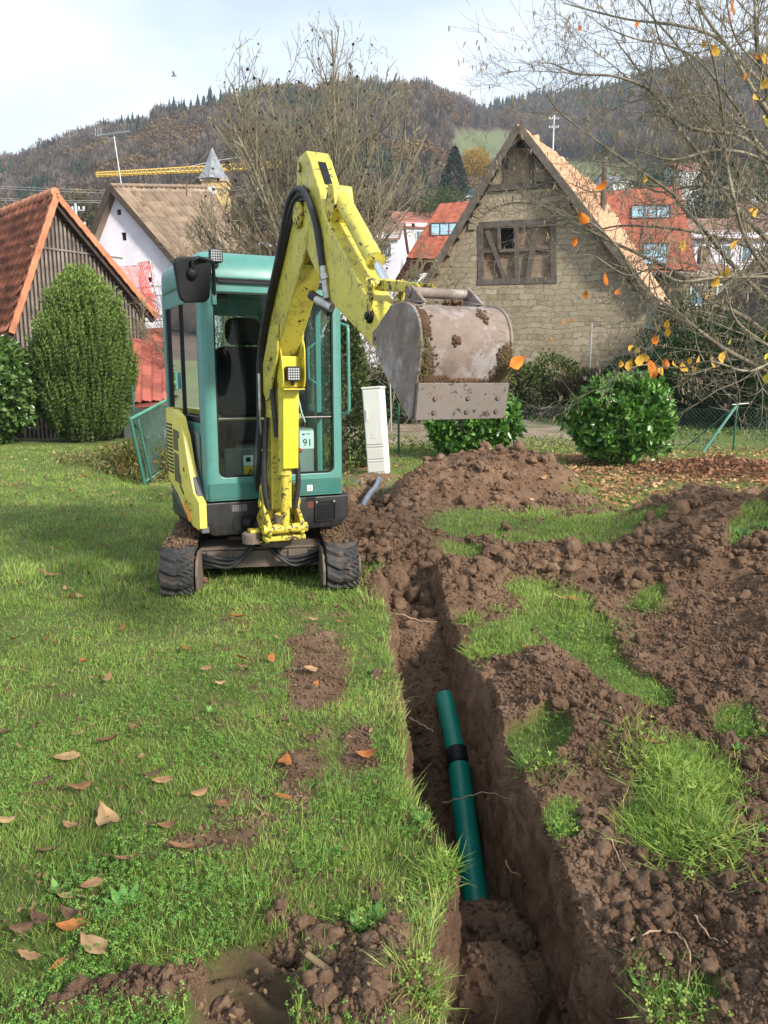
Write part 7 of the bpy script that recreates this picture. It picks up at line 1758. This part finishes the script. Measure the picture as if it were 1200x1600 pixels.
for k, (path, r_, lab) in enumerate(([[(600, 962, 4.85), (625, 960, 4.75), (655, 970, 4.7), (683, 972, 4.65)], .0075, 'bent pale root sticking across the far end of the trench'], [[(640, 1123, 3.85), (658, 1132, 3.75), (677, 1143, 3.65)], .010, 'short reddish root stub sticking out of the left trench side'],
        [[(690, 1255, 2.9), (722, 1247, 2.8), (760, 1238, 2.75), (800, 1250, 2.7)], .0025, 'thin root crossing above the green pipe'], [[(790, 1345, 2.6), (800, 1362, 2.55), (840, 1378, 2.5), (878, 1386, 2.45)], .0028, 'thin root hanging from the right trench wall'],
        [[(985, 1470, 2.05), (1030, 1452, 2.03), (1062, 1462, 2.0), (1078, 1500, 1.95), (1072, 1545, 1.86)], .0035, 'curled thin root lying on the earth at the lower right'], [[(1085, 1443, 2.04), (1110, 1470, 2.0), (1135, 1488, 1.95)], .0032, 'short thin root right of the curled one'], [[(955, 1305, 2.5), (970, 1335, 2.42), (995, 1372, 2.33)], .003, 'thin root lying along the right trench edge'], [[(680, 1487, 2.05), (705, 1510, 2.0), (728, 1545, 1.93)], .0022, 'thin root hanging from the turf at the lower left trench edge'])):
    ps_ = [P(*c_) for c_ in path]
    if k >= 4 and k < 7: ps_ = [Vector((p.x, p.y, sz_(p.x, p.y) + .012)) for p in [G(c_[0], c_[1], .08) for c_ in path]]
    o = empty('root', ps_[0]); tag(o, lab, 'root'); q = MB(); sp2 = smooth_pts([p - ps_[0] for p in ps_], 6); n_ = len(sp2); q.tube([p + Vector((0, 0, .004 * math.sin(i * 1.9))) for i, p in enumerate(sp2)], [r_ * (1 - .6 * i / n_) for i in range(n_)], 7); q.build('root_wood', M_ROOT, o)
p = G(505, 1540); q = MB(); q.box((0, 0, 0), (.11, .018, .014), R(-28)); o = q.build('wood_chip', plain('weathered_wood_chip', (.16, .115, .06), .8, var=.3, sc=12), None, .006); o.location = (p.x, p.y, .055); o.rotation_euler = (R(8), R(14), 0); tag(o, 'weathered wood chip on the crumbly earth at the bottom', 'wood chip')

# ---- grass
GT = np.array([(-.5, 0, 0), (.5, 0, 0), (-.42, .06, .35), (.42, .06, .35), (-.28, .22, .70), (.28, .22, .70), (0, .46, 1.0)])
GF = [(0, 1, 3, 2), (2, 3, 5, 4), (4, 5, 6)]
def turf_density(x, y):
    S = soil_mask(x, y); R_ = road_mask(x, y); d = (1 - S * np.where((x < lipL(np.minimum(y, 6))) & (y < 5), .86, 1.0)) * (1 - R_); d = d * (1 - .42 * np.exp(-((x + .27) / .20) ** 2) * (y < 4.9) * sstep(.35, .6, fbm(x * 6, y * 6, 306, 4)) )
    ins, _ = tread_h(x, y); return d * (1 - ins)
def grass(name, n, y0_, y1_, hmin, hmax, wid, seed, label, xlim=None, thin=1.0, cols=None, extra=None, leanr=.55):
    r_ = np.random.default_rng(seed); y = y0_ * (y1_ / y0_) ** r_.uniform(0, 1, n); x = r_.uniform(-1, 1, n) * (y * .60 + .25)
    a = lipL(np.minimum(y, 6)); b = lipR(np.minimum(y, 6)); d = turf_density(x, y)
    d = np.where((x > a) & (x < b) & (y < 5.9), 0, d); pt = fbm(x * 2.5, y * 2.5, 301, 4, .6); d = d * (.45 + .9 * sstep(.3, .65, pt)) * thin
    litter = sstep(9.0, 10, y) * sstep(.8, 2.0, x) * (1 - sstep(15, 16.5, y)); d = d * (1 - .62 * litter)
    ok = (d > r_.uniform(.12, 1, n)); 
    if xlim: ok &= (x > xlim[0]) & (x < xlim[1])
    x, y, pt = x[ok], y[ok], pt[ok]; k = len(x); z = ground_z(x, y) - .004
    clumpy = fbm(x * 6, y * 6, 302, 3); L_ = (hmin + (hmax - hmin) * r_.uniform(0, 1, k) ** 1.6) * (.55 + .9 * clumpy) * (1 + .6 * sstep(.62, .8, fbm(x * 1.1, y * 1.1, 303, 3)))
    near_edge = np.exp(-((x - lipL(np.minimum(y, 6))) / .10) ** 2) * (y < 5.5); L_ = L_ * (1 + .5 * near_edge)
    az = r_.uniform(0, 6.283, k); flow = fbm(x * 1.7, y * 1.7, 304, 3) * 9; az = az * .65 + flow; lean = np.abs(r_.normal(0, leanr, k)) + .12
    dx = np.sin(az) * lean + near_edge * .35; dy = np.cos(az) * lean; d3 = np.stack([dx, dy, np.ones(k)], -1); d3 /= np.linalg.norm(d3, axis=1, keepdims=True)
    Mx = frames(d3, r_.uniform(0, 6.283, k)); w_ = wid * r_.uniform(.6, 1.4, k) * (1 + .16 * np.clip(y - 2, 0, 16)); Mx[:, :, 0] *= w_[:, None]; Mx[:, :, 1] *= L_[:, None]; Mx[:, :, 2] *= L_[:, None]
    u = .45 * r_.uniform(0, 1, k) + 1.1 * fbm(x * 2.1, y * 2.1, 305, 5, .65) - .32 + .25 * near_edge; c = mixcol(u, cols or GC)
    dry = r_.uniform(0, 1, k) < .17; c[dry] = np.array([.30, .24, .10]) * r_.uniform(.6, 1.1, (dry.sum(), 1))
    o = link(name, scatter_mesh(name, GT, GF, np.stack([x, y, z], -1), Mx, c, np.array([.6, .6, .85, .85, 1.05, 1.05, 1.2])), None, M_GRASS); tag(o, label, 'grass', kind='stuff')
GC = [(.085, .165, .032), (.165, .285, .052), (.27, .41, .080), (.40, .52, .12), (.56, .60, .20)]
grass('grass', 300000, 1.25, 5.2, .014, .046, .0021, 1, 'short green lawn grass covering the ground left of the trench')
grass('grass', 210000, 4.8, 17.5, .025, .070, .0028, 2, 'lawn grass further back around the excavator and behind the earth heaps')
grass('tall_grass', 13000, 1.25, 8.0, .05, .115, .0024, 3, 'longer grass tufts standing above the short lawn', thin=.42, leanr=.5)
# broad leaves: clover, dandelion and plantain
CT = []; CF = []
for j in range(3):
    a = j * 2.094; c_, s__ = math.cos(a), math.sin(a); b = len(CT)
    for (u, v, w_) in ((0, 0, 1.0), (.42, .30, 1.06), (.80, .34, 1.02), (.92, 0, .98), (.80, -.34, 1.02), (.42, -.30, 1.06)): CT.append((c_ * u - s__ * v, s__ * u + c_ * v, w_))
    CF.append((b, b + 1, b + 2, b + 3)); CF.append((b, b + 3, b + 4, b + 5))
b = len(CT); CT += [(-.04, 0, 0), (.04, 0, 0), (.03, 0, 1), (-.03, 0, 1)]; CF.append((b, b + 1, b + 2, b + 3))
def clover(n, y0_, y1_, s0, s1, seed, thr):
    r_ = np.random.default_rng(seed); y = y0_ * (y1_ / y0_) ** r_.uniform(0, 1, n); x = r_.uniform(-1, 1, n) * (y * .60 + .2); a = lipL(np.minimum(y, 6)); b = lipR(np.minimum(y, 6)); d = turf_density(x, y)
    ok = (d > .5) & ~((x > a - .01) & (x < b) & (y < 5.9)) & (fbm(x * 2.8, y * 2.8, 311, 4, .6) > thr + r_.uniform(-.06, .06, n)); x, y = x[ok], y[ok]; k = len(x); z = ground_z(x, y)
    s_ = r_.uniform(s0, s1, k); h = r_.uniform(.018, .050, k); d3 = np.stack([r_.normal(0, .35, k), r_.normal(0, .35, k) - .15, np.ones(k)], -1); Mx = frames(d3, r_.uniform(0, 6.28, k)); Mx[:, :, 0] *= s_[:, None]; Mx[:, :, 1] *= s_[:, None]; Mx[:, :, 2] *= h[:, None]
    c = mixcol(r_.uniform(0, 1, k), [(.08, .20, .035), (.15, .32, .055), (.25, .42, .09)]); o = link('clover', scatter_mesh('clover', np.array(CT), CF, np.stack([x, y, z], -1), Mx, c), None, M_GRASS); tag(o, 'clover and small broad-leaved weeds mixed into the lawn', 'clover', kind='stuff')
clover(50000, 1.25, 5.6, .0045, .0085, 7, .49)
def rosettes(spots, seed):
    r_ = np.random.default_rng(seed)
    for i, (px_, py_, s_, n_, lab, cc) in enumerate(spots):
        p = G(px_, py_, .02); z = sz_(p.x, p.y); o = empty('weed', (p.x, p.y, z)); tag(o, lab, 'weed'); a = np.arange(n_) * 2.4 + r_.uniform(0, .5, n_)
        d = np.stack([np.cos(a), np.sin(a), r_.uniform(.35, 1.2, n_)], -1); Mx = frames(d) * (s_ * r_.uniform(.6, 1.1, n_))[:, None, None]; Mx[:, :, 0] *= .75
        link('leaves', scatter_mesh('leaves', LEAFT, LEAFF, np.zeros((n_, 3)), Mx, mixcol(r_.uniform(0, 1, n_), cc)), o, M_LEAF)
GW = [(.06, .16, .03), (.11, .26, .05), (.18, .34, .08)]
rosettes([(195, 1410, .075, 12, 'light green dandelion rosette in the lawn below the brown leaves', GW), (170, 1425, .06, 10, 'dandelion rosette left of the largest one', GW), (575, 1440, .07, 10, 'long-leaved plantain at the earth edge lower centre', GW), (560, 1460, .05, 8, 'small plantain on the crumbly earth', GW), (885, 1300, .06, 7, 'broad-leaved dock on the right trench edge', GW),
          (1155, 895, .10, 16, 'dark glossy weed on the right spoil heap', [(.03, .10, .02), (.06, .17, .03), (.10, .22, .04)]), (1190, 885, .09, 12, 'dark glossy weed at the right frame edge on the spoil heap', [(.03, .10, .02), (.06, .17, .03), (.10, .22, .04)]), (1130, 905, .06, 9, 'small weed left of the glossy weeds on the spoil heap', GW),
          (1150, 1185, .05, 7, 'small bright weed on dark earth right of the grass tuft', GW), (1185, 1340, .05, 7, 'round-leaved seedling at the right edge lower down', GW), (1000, 1555, .035, 6, 'tiny weed at the bottom right earth', GW), (960, 1580, .04, 8, 'small weed left of the bottom right grass', GW), (520, 1330, .045, 9, 'small weed in the worn lawn', GW), (660, 1290, .05, 9, 'clumped weed on the left trench edge', GW), (330, 1110, .05, 9, 'low weed in the middle of the lawn', GW), (90, 1390, .06, 9, 'low weed among brown leaves at the far left', GW)], 5)
def tuft(px_, py_, n_, rad, ln, seed, label, cc, spread=.9, zoff=0):
    r_ = np.random.default_rng(seed); p = G(px_, py_, .05); x = p.x + r_.normal(0, rad, n_) * .6; y = p.y + r_.normal(0, rad, n_) * .75; z = surf_z(x, y); o = empty('grass_tuft', (p.x, p.y, sz_(p.x, p.y))); tag(o, label, 'grass tuft')
    bx = np.stack([x - p.x, y - p.y, z - o.location.z - .005 + zoff], -1); ok = np.abs(bx[:, 2]) < .25; bx = bx[ok]; k = len(bx); d = np.stack([bx[:, 0] / rad * .5 + r_.normal(0, spread, k), bx[:, 1] / rad * .5 + r_.normal(0, spread, k) - .2, np.ones(k)], -1)
    Mx = frames(d, r_.uniform(0, 6, k)); L_ = ln * r_.uniform(.4, 1.15, k); w_ = .0026 * (1 + .1 * p.y); Mx[:, :, 0] *= w_; Mx[:, :, 1] *= L_[:, None]; Mx[:, :, 2] *= L_[:, None]
    link('blades', scatter_mesh('blades', GT, GF, bx, Mx, mixcol(r_.uniform(0, 1, k), cc), np.array([.7, .7, .9, .9, 1.05, 1.05, 1.2])), o, M_GRASS)
    m = k // 5; T = bx[:m] + np.array([0, 0, .02]) + r_.normal(0, .01, (m, 3)); d3 = r_.normal(0, .5, (m, 3)) + [0, -.2, 1]; Mx = frames(d3, r_.uniform(0, 6, m)) * .0095; Mx[:, :, 2] *= 2.5
    link('clover_leaves', scatter_mesh('clover_leaves', np.array(CT), CF, T, Mx, mixcol(r_.uniform(0, 1, m), [(.10, .20, .03), (.22, .34, .06), (.34, .42, .09)])), o, M_GRASS)
YG = [(.09, .20, .03), (.17, .30, .05), (.30, .42, .08), (.42, .46, .12)]
DG = [(.04, .12, .02), (.09, .20, .03), (.16, .29, .05), (.30, .34, .10)]
tuft(1062, 1215, 1500, .17, .10, 1, 'large yellow-green grass tuft on the right side of the trench', YG); tuft(1075, 1320, 1100, .14, .11, 2, 'lower drooping part of the yellow-green turf on the right', YG)
tuft(700, 1350, 500, .06, .09, 3, 'yellowish turf edge hanging over the trench near the pipe end', YG); tuft(660, 1210, 350, .06, .07, 4, 'turf tuft on the left trench edge beside the pipe', DG); tuft(625, 1075, 350, .07, .07, 5, 'turf tuft on the left trench edge near the pipe start', DG); tuft(665, 1560, 350, .05, .09, 6, 'pale grass tuft on the left trench edge at the bottom', YG)
tuft(760, 1020, 500, .13, .09, 7, 'pale green tuft at the left end of the turf strip right of the trench', YG); tuft(900, 980, 700, .25, .08, 8, 'grass on the turf strip between trench and spoil heap', DG); tuft(835, 1200, 350, .09, .08, 9, 'straggly turf remnant hanging on the right trench edge', DG); tuft(1050, 1590, 350, .10, .08, 10, 'grass at the lower right corner earth', DG)
tuft(1010, 945, 250, .12, .09, 11, 'thin grass at the foot of the big clod on the right', DG); tuft(735, 965, 160, .06, .09, 12, 'light green tuft at the far right trench corner', YG); tuft(585, 885, 260, .12, .08, 13, 'grass tuft on the earth beside the right track', DG); tuft(560, 1425, 180, .05, .08, 14, 'grass tuft growing through the crumbly earth lower centre', DG)
tuft(875, 1285, 160, .05, .07, 15, 'small clover tuft on the right trench edge', DG); tuft(1155, 1140, 250, .08, .09, 16, 'dark grass tuft in the earth right of centre', DG)
r9 = np.random.default_rng(9)
sp = [(610, 760), (640, 755), (560, 700), (590, 720), (660, 700), (800, 712), (535, 690), (545, 760)]
for i, (a, b) in enumerate(sp): tuft(a, b, 160, .16, .14, 30 + i, ['green tuft right of the cabinet foot', 'yellowish tuft between cabinet and far mound', 'pale tuft at the hedge foot left of the cabinet', 'pale tuft left of the cabinet', 'pale tuft at the left fence post', 'pale tuft right of the bucket bush', 'pale tuft beside the slim conifer', 'yellow-green tuft between cab and cabinet'][i], YG)

# ---- fallen leaves
BRN = [(.24, .125, .065), (.33, .19, .10), (.14, .080, .050), (.42, .27, .14), (.36, .14, .045)]
big = [(167, 1278, 60, 3, 'largest pale brown leaf lying flat in the middle of the left lawn'), (100, 1187, 42, 3, 'long curled tan leaf in the left lawn'), (125, 1230, 36, 0, 'tan leaf below the long curled one'), (65, 1222, 30, 2, 'dark crumpled leaf near the left edge'), (240, 1288, 34, 2, 'purple-grey leaf right of the largest leaf'), (265, 1294, 30, 0, 'brown leaf touching the purple-grey one'), (285, 1330, 40, 0, 'brown leaf half buried in the worn lawn'), (110, 1290, 28, 1, 'small tan leaf left below the largest leaf'), (200, 1345, 34, 0, 'reddish brown leaf below the largest leaf'),
       (140, 1385, 34, 1, 'curled leaf at the dandelion rosette'), (100, 1400, 26, 3, 'pale leaf left of the dandelion'), (115, 1432, 46, 2, 'dark brown leaf above the orange-brown one at lower left'), (112, 1452, 38, 4, 'orange-brown leaf overlapping the dark one at lower left'), (145, 1483, 56, 3, 'broad light brown leaf at lower left'), (60, 1437, 40, 2, 'dark leaf left of the overlapping pair'), (36, 1450, 32, 2, 'dark leaf near the left frame edge'), (48, 1497, 34, 1, 'upright brown leaf near the lower left edge'), (92, 1513, 22, 4, 'small reddish leaf below the broad one'), (75, 1330, 30, 2, 'dark curled leaf near the left edge'), (12, 1280, 30, 3, 'tan leaf cut by the left frame edge'),
       (212, 1140, 26, 0, 'folded brown leaf in the mid lawn'), (170, 1160, 32, 2, 'two-toned leaf left of the folded one'), (255, 1222, 30, 1, 'narrow tan leaf standing in the lawn'), (312, 1240, 28, 1, 'narrow curled leaf right of the standing one'), (240, 1210, 30, 2, 'dark leaf beside the standing narrow leaf'), (345, 1262, 26, 0, 'small brown leaf in the worn lawn'), (575, 1180, 34, 4, 'orange-brown leaf on the left trench edge'), (370, 965, 24, 4, 'bright orange leaf in front of the left track'), (290, 1015, 18, 4, 'small orange-brown leaf left of the lawn middle'), (130, 1034, 20, 4, 'reddish leaf far left in the lawn'), (323, 1046, 20, 1, 'tan leaf in the central lawn'), (382, 1045, 22, 0, 'brown leaf right of the tan one'), (345, 1065, 18, 3, 'light leaf below the tan one'), (380, 985, 20, 1, 'long light leaf in front of the machine'), (492, 967, 18, 3, 'pale leaf at the start of the worn strip'),
       (533, 968, 14, 4, 'small orange leaf on the lawn near the right track'), (8, 1145, 26, 2, 'dark leaf at the left edge mid height'), (80, 900, 30, 1, 'tan leaf on the lawn left of the tracks'), (880, 938, 30, 3, 'pale torn leaf on the turf right of the trench'), (900, 940, 24, 4, 'orange leaf beside the pale torn one'), (640, 1195, 20, 4, 'orange leaf inside the trench near the coupling') if False else (820, 1040, 18, 4, 'small orange leaf on the turf strip'), (790, 1195, 26, 1, 'brown leaf on the right trench edge'), (1020, 1195, 30, 0, 'brown leaf at the grass tuft on the right')]
rl = random.Random(12)
for (px_, py_, s_, c_, lab) in big:
    p = G(px_, py_, .03); d = (p - EYE).length; o = make_leaf('fallen_leaf', s_ / F * d * .98, BRN[c_], rl.randint(0, 5), .5); z = sz_(p.x, p.y)
    o.location = (p.x, p.y, z + .028 + .012 * rl.random()); o.rotation_euler = (R(rl.uniform(-14, 14)), R(rl.uniform(-16, 16)), R(rl.choice((70, 100, 120, 60)) + rl.uniform(-25, 25))); tag(o, lab, 'leaf')
n_ = 0
while n_ < 150:                      # small leaves over the lawn
    x = rl.uniform(-5.5, .2); y = rl.uniform(2.2, 14)
    if abs(x) > y * .52: continue
    p = Vector((x, y, 0)); px_, py_ = pix(x, y, 0)
    if y < 3.5 and rl.random() < .35: continue
    o = make_leaf('fallen_leaf', rl.uniform(.05, .095), BRN[rl.choice((0, 1, 2, 3, 4, 4))], rl.randint(0, 5), rl.choice((.45, .6))); o.location = (x, y, sz_(x, y) + .03); o.rotation_euler = (R(rl.uniform(-35, 35)), R(rl.uniform(-35, 35)), rl.uniform(0, 6.3))
    tag(o, 'small brown autumn leaf lying scattered on the left lawn', 'leaf', 'small leaves scattered on the left lawn'); n_ += 1
n_ = 0
while n_ < 90:
    x = rl.uniform(1.2, 7); y = rl.uniform(8.9, 13.5)
    if x > y * .52: continue
    o = make_leaf('fallen_leaf', rl.uniform(.07, .12), [(.50, .28, .12), (.62, .40, .20), (.42, .20, .08), (.30, .17, .09)][rl.randint(0, 3)], rl.randint(0, 5), .6); o.location = (x, y, sz_(x, y) + .025); o.rotation_euler = (R(rl.uniform(-30, 30)), R(rl.uniform(-30, 30)), rl.uniform(0, 6.3))
    tag(o, 'autumn leaf in the litter in front of the laurel bushes', 'leaf', 'autumn leaves in front of the laurel bushes'); n_ += 1
# flakes of dead leaf and thatch in the lawn
r_ = np.random.default_rng(77); n = 9000; y = 1.3 * (9 / 1.3) ** r_.uniform(0, 1, n); x = r_.uniform(-1, 1, n) * (y * .6 + .2); ok = (x < lipL(np.minimum(y, 6)) - .02) & (fbm(x * 3, y * 3, 78, 4) > .42); x, y = x[ok], y[ok]; k = len(x); d3 = r_.normal(0, .5, (k, 3)) + [0, -.1, 1]
Mx = frames(d3, r_.uniform(0, 6.28, k)) * ((.006 + .020 * r_.uniform(0, 1, k) ** 2.5) * (.8 + .1 * y))[:, None, None]; lv0 = np.array([(0, -.5, .05), (.3, -.15, 0), (.2, .3, .1), (-.1, .5, .12), (-.3, .1, .10), (-.2, -.3, .06)])
o = link('dead_leaf_bits', scatter_mesh('dead_leaf_bits', lv0, [(0, 1, 2, 3, 4, 5)], np.stack([x, y, ground_z(x, y) + r_.uniform(.008, .030, k)], -1), Mx, mixcol(r_.uniform(0, 1, k), [(.08, .05, .03), (.18, .11, .06), (.30, .20, .11)])), None, M_DRYLEAF); tag(o, 'small brown bits of dead leaf and thatch strewn in the lawn', 'leaf bits', kind='stuff')
# the carpet of leaves under and beyond the laurels
r_ = np.random.default_rng(21); n = 24000; y = r_.uniform(8.8, 17.2, n); x = r_.uniform(-1, 1, n) * y * .62; w_ = sstep(1.0, 3.2, x) * .9 + .12 * (x > -1.2) + .04; w_ = w_ * (1 - .45 * sstep(14.8, 16.5, y)) * (.35 + .9 * sstep(.35, .6, fbm(x * 1.2, y * 1.2, 401, 4)))
ok = (r_.uniform(0, 1, n) < w_) & ((soil_mask(x, y) < .5) | (r_.uniform(0, 1, n) < .12)); x, y = x[ok], y[ok]; k = len(x); s_ = r_.uniform(.045, .10, k); d3 = np.stack([r_.normal(0, .45, k), r_.normal(0, .45, k) - .1, np.ones(k)], -1); Mx = frames(d3, r_.uniform(0, 6.28, k)) * s_[:, None, None]
lv = np.array([(0, -.5, .05), (.27, -.15, 0), (.25, .2, .02), (0, .5, .12), (-.25, .2, .10), (-.27, -.15, .06), (0, 0, .0)]); lf3 = [(0, 1, 2, 6), (6, 2, 3), (6, 3, 4), (0, 6, 4, 5)]
c = mixcol(r_.uniform(0, 1, k), [(.17, .085, .045), (.28, .15, .075), (.44, .26, .12), (.58, .38, .20)]); o = link('leaf_litter', scatter_mesh('leaf_litter', lv, lf3, np.stack([x, y, ground_z(x, y) + .02], -1), Mx, c), None, M_DRYLEAF); tag(o, 'carpet of tan autumn leaves around and behind the laurel bushes', 'leaf litter', kind='stuff')
# leaf pile at the right edge by the fence
r_ = np.random.default_rng(22); k = 2600; x = 5.6 + r_.normal(0, .9, k); y = 12.4 + r_.normal(0, .6, k); z = .28 * np.exp(-((x - 5.6) / 1.1) ** 2 - ((y - 12.4) / .7) ** 2) * r_.uniform(.2, 1, k) + .02; d3 = r_.normal(0, .7, (k, 3)) + [0, 0, 1]; Mx = frames(d3, r_.uniform(0, 6.28, k)) * r_.uniform(.05, .10, k)[:, None, None]
o = link('leaf_pile', scatter_mesh('leaf_pile', lv, lf3, np.stack([x, y, z], -1), Mx, mixcol(r_.uniform(0, 1, k), [(.14, .07, .045), (.24, .12, .07), (.36, .18, .10)])), None, M_DRYLEAF); tag(o, 'low pile of reddish brown leaves at the right below the fence', 'leaf pile', kind='stuff')
# sparse low plants along the fence and the yard
def lowplants(name, n, xr, yr, h, seed, cols, label, cat, s=.06):
    r_ = np.random.default_rng(seed); x = r_.uniform(*xr, n); y = r_.uniform(*yr, n); m = fbm(x * 1.5, y * 1.5, seed, 3) > .47; x, y = x[m], y[m]; k = len(x); z = base_h(x, y) + r_.uniform(0, h, k); d3 = r_.normal(0, .6, (k, 3)) + [0, 0, .8]; Mx = frames(d3, r_.uniform(0, 6.28, k)) * (s * r_.uniform(.5, 1.3, k))[:, None, None]
    o = link(name, scatter_mesh(name, LEAFT, LEAFF, np.stack([x, y, z], -1), Mx, mixcol(r_.uniform(0, 1, k), cols)), None, M_LEAF); tag(o, label, cat, kind='stuff')
lowplants('ground_ivy', 9000, (-6.0, -3.5), (12.6, 17.5), .18, 31, [(.05, .06, .02), (.12, .15, .05), (.20, .22, .08), (.34, .20, .06)], 'tangled ground cover on the left bank beside the fence panel', 'ground cover')
lowplants('yard_weeds', 5000, (-2.0, 4.5), (15.2, 18.4), .22, 32, [(.08, .10, .03), (.18, .22, .05), (.30, .32, .08)], 'yellow-green weeds along the foot of the back fence', 'weeds')
lowplants('rubble_plants', 9000, (-3, 12), (27.5, 31.5), .6, 33, [(.06, .045, .03), (.11, .08, .05), (.09, .10, .04)], 'brown brush and weeds at the far edge of the sandy yard', 'brush', .12)
lowplants('grass_beyond', 14000, (5.5, 17), (17.5, 30), .10, 34, [(.05, .09, .02), (.10, .16, .03), (.18, .22, .06)], 'rough grass beyond the back fence at the right', 'grass', .09)
# the orange leaf floating beside the bucket hangs on a spider-thin twig of the hazel
p = P(808, 566, 3.1); o = make_leaf('floating_leaf', .092, (.62, .20, .03), 2, .55); o.location = p; o.rotation_euler = (R(70), R(62), R(10)); tag(o, 'orange leaf falling through the air right of the bucket', 'leaf')
# mud and grass on the tracks
r_ = np.random.default_rng(44); T = []
for sx in (-1, 1):
    for i in range(1300):
        y = r_.uniform(-.98, .80); x = sx * .575 + r_.normal(0, .055); x = np.clip(x, sx * .575 - .11, sx * .575 + .11); z = .345 if y > -.86 else .34 - (abs(y) - .86) * .9
        T.append((*under((x, y, z + r_.uniform(-.005, .01))),))
T = np.array(T); k = len(T); Mx = frames(r_.normal(size=(k, 3)), r_.uniform(0, 6, k)) * r_.uniform(.004, .015, k)[:, None, None]
link('track_mud', scatter_mesh('track_mud', tv1, tf1, T, Mx, None, smooth=True), ex, M_EARTH)['kind'] = 'stuff'
k = 260; T2_ = T[r_.choice(len(T), k)]; d3 = r_.normal(0, 1, (k, 3)); Mx = frames(d3, r_.uniform(0, 6, k)); Mx[:, :, 0] *= .003; Mx[:, :, 1:] *= .05
link('grass_scraps', scatter_mesh('grass_scraps', GT, GF, T2_ + [0, 0, .01], Mx, mixcol(r_.uniform(0, 1, k), [(.10, .12, .04), (.22, .26, .08), (.30, .25, .12)])), ex, M_GRASS)['kind'] = 'stuff'
k = 420; z = np.concatenate([r_.normal(1.60, .05, 160), r_.normal(1.55, .06, 260)]); x = np.concatenate([r_.normal(-.175, .012, 160), r_.normal(.19, .02, 260)]); s0_ = np.interp(z, [q_[1] for q_ in prof[::-1]], [q_[0] for q_ in prof[::-1]]); d3 = r_.normal(0, 1, (k, 3)) - [0, .6, .4]; Mx = frames(d3, r_.uniform(0, 6, k)); Mx[:, :, 0] *= .0022; Mx[:, :, 1:] *= r_.uniform(.02, .045, k)[:, None, None]
link('caught_grass', scatter_mesh('caught_grass', GT, GF, np.stack([x, -s0_ - .006, z], -1), Mx, mixcol(r_.uniform(0, 1, k), [(.06, .08, .02), (.16, .20, .05), (.28, .24, .10)])), bk, M_GRASS)['kind'] = 'stuff'
for o in bpy.data.objects:
    if o.name.startswith('caked_mud') or o.name.startswith('seed_cluster') or o.name.startswith('catkin'): o['kind'] = 'stuff'

# ---- HAZE: thin air that fades the hills
hz = MB(); hz.box((60, 540, 149), (2400, 1240, 320)); ho = hz.build('haze', None, None)
hm = bpy.data.materials.new('haze'); hm.use_nodes = True; ht = hm.node_tree; ht.nodes.clear(); ho_ = ht.nodes.new('ShaderNodeOutputMaterial'); pv = ht.nodes.new('ShaderNodeVolumePrincipled')
pv.inputs['Color'].default_value = (.80, .87, 1.0, 1); pv.inputs['Density'].default_value = .00030; pv.inputs['Anisotropy'].default_value = .2; ht.links.new(pv.outputs[0], ho_.inputs['Volume']); ho.data.materials.append(hm); ho['kind'] = 'stuff'; ho['label'] = 'thin autumn haze over the valley and the hills'; ho['category'] = 'haze'
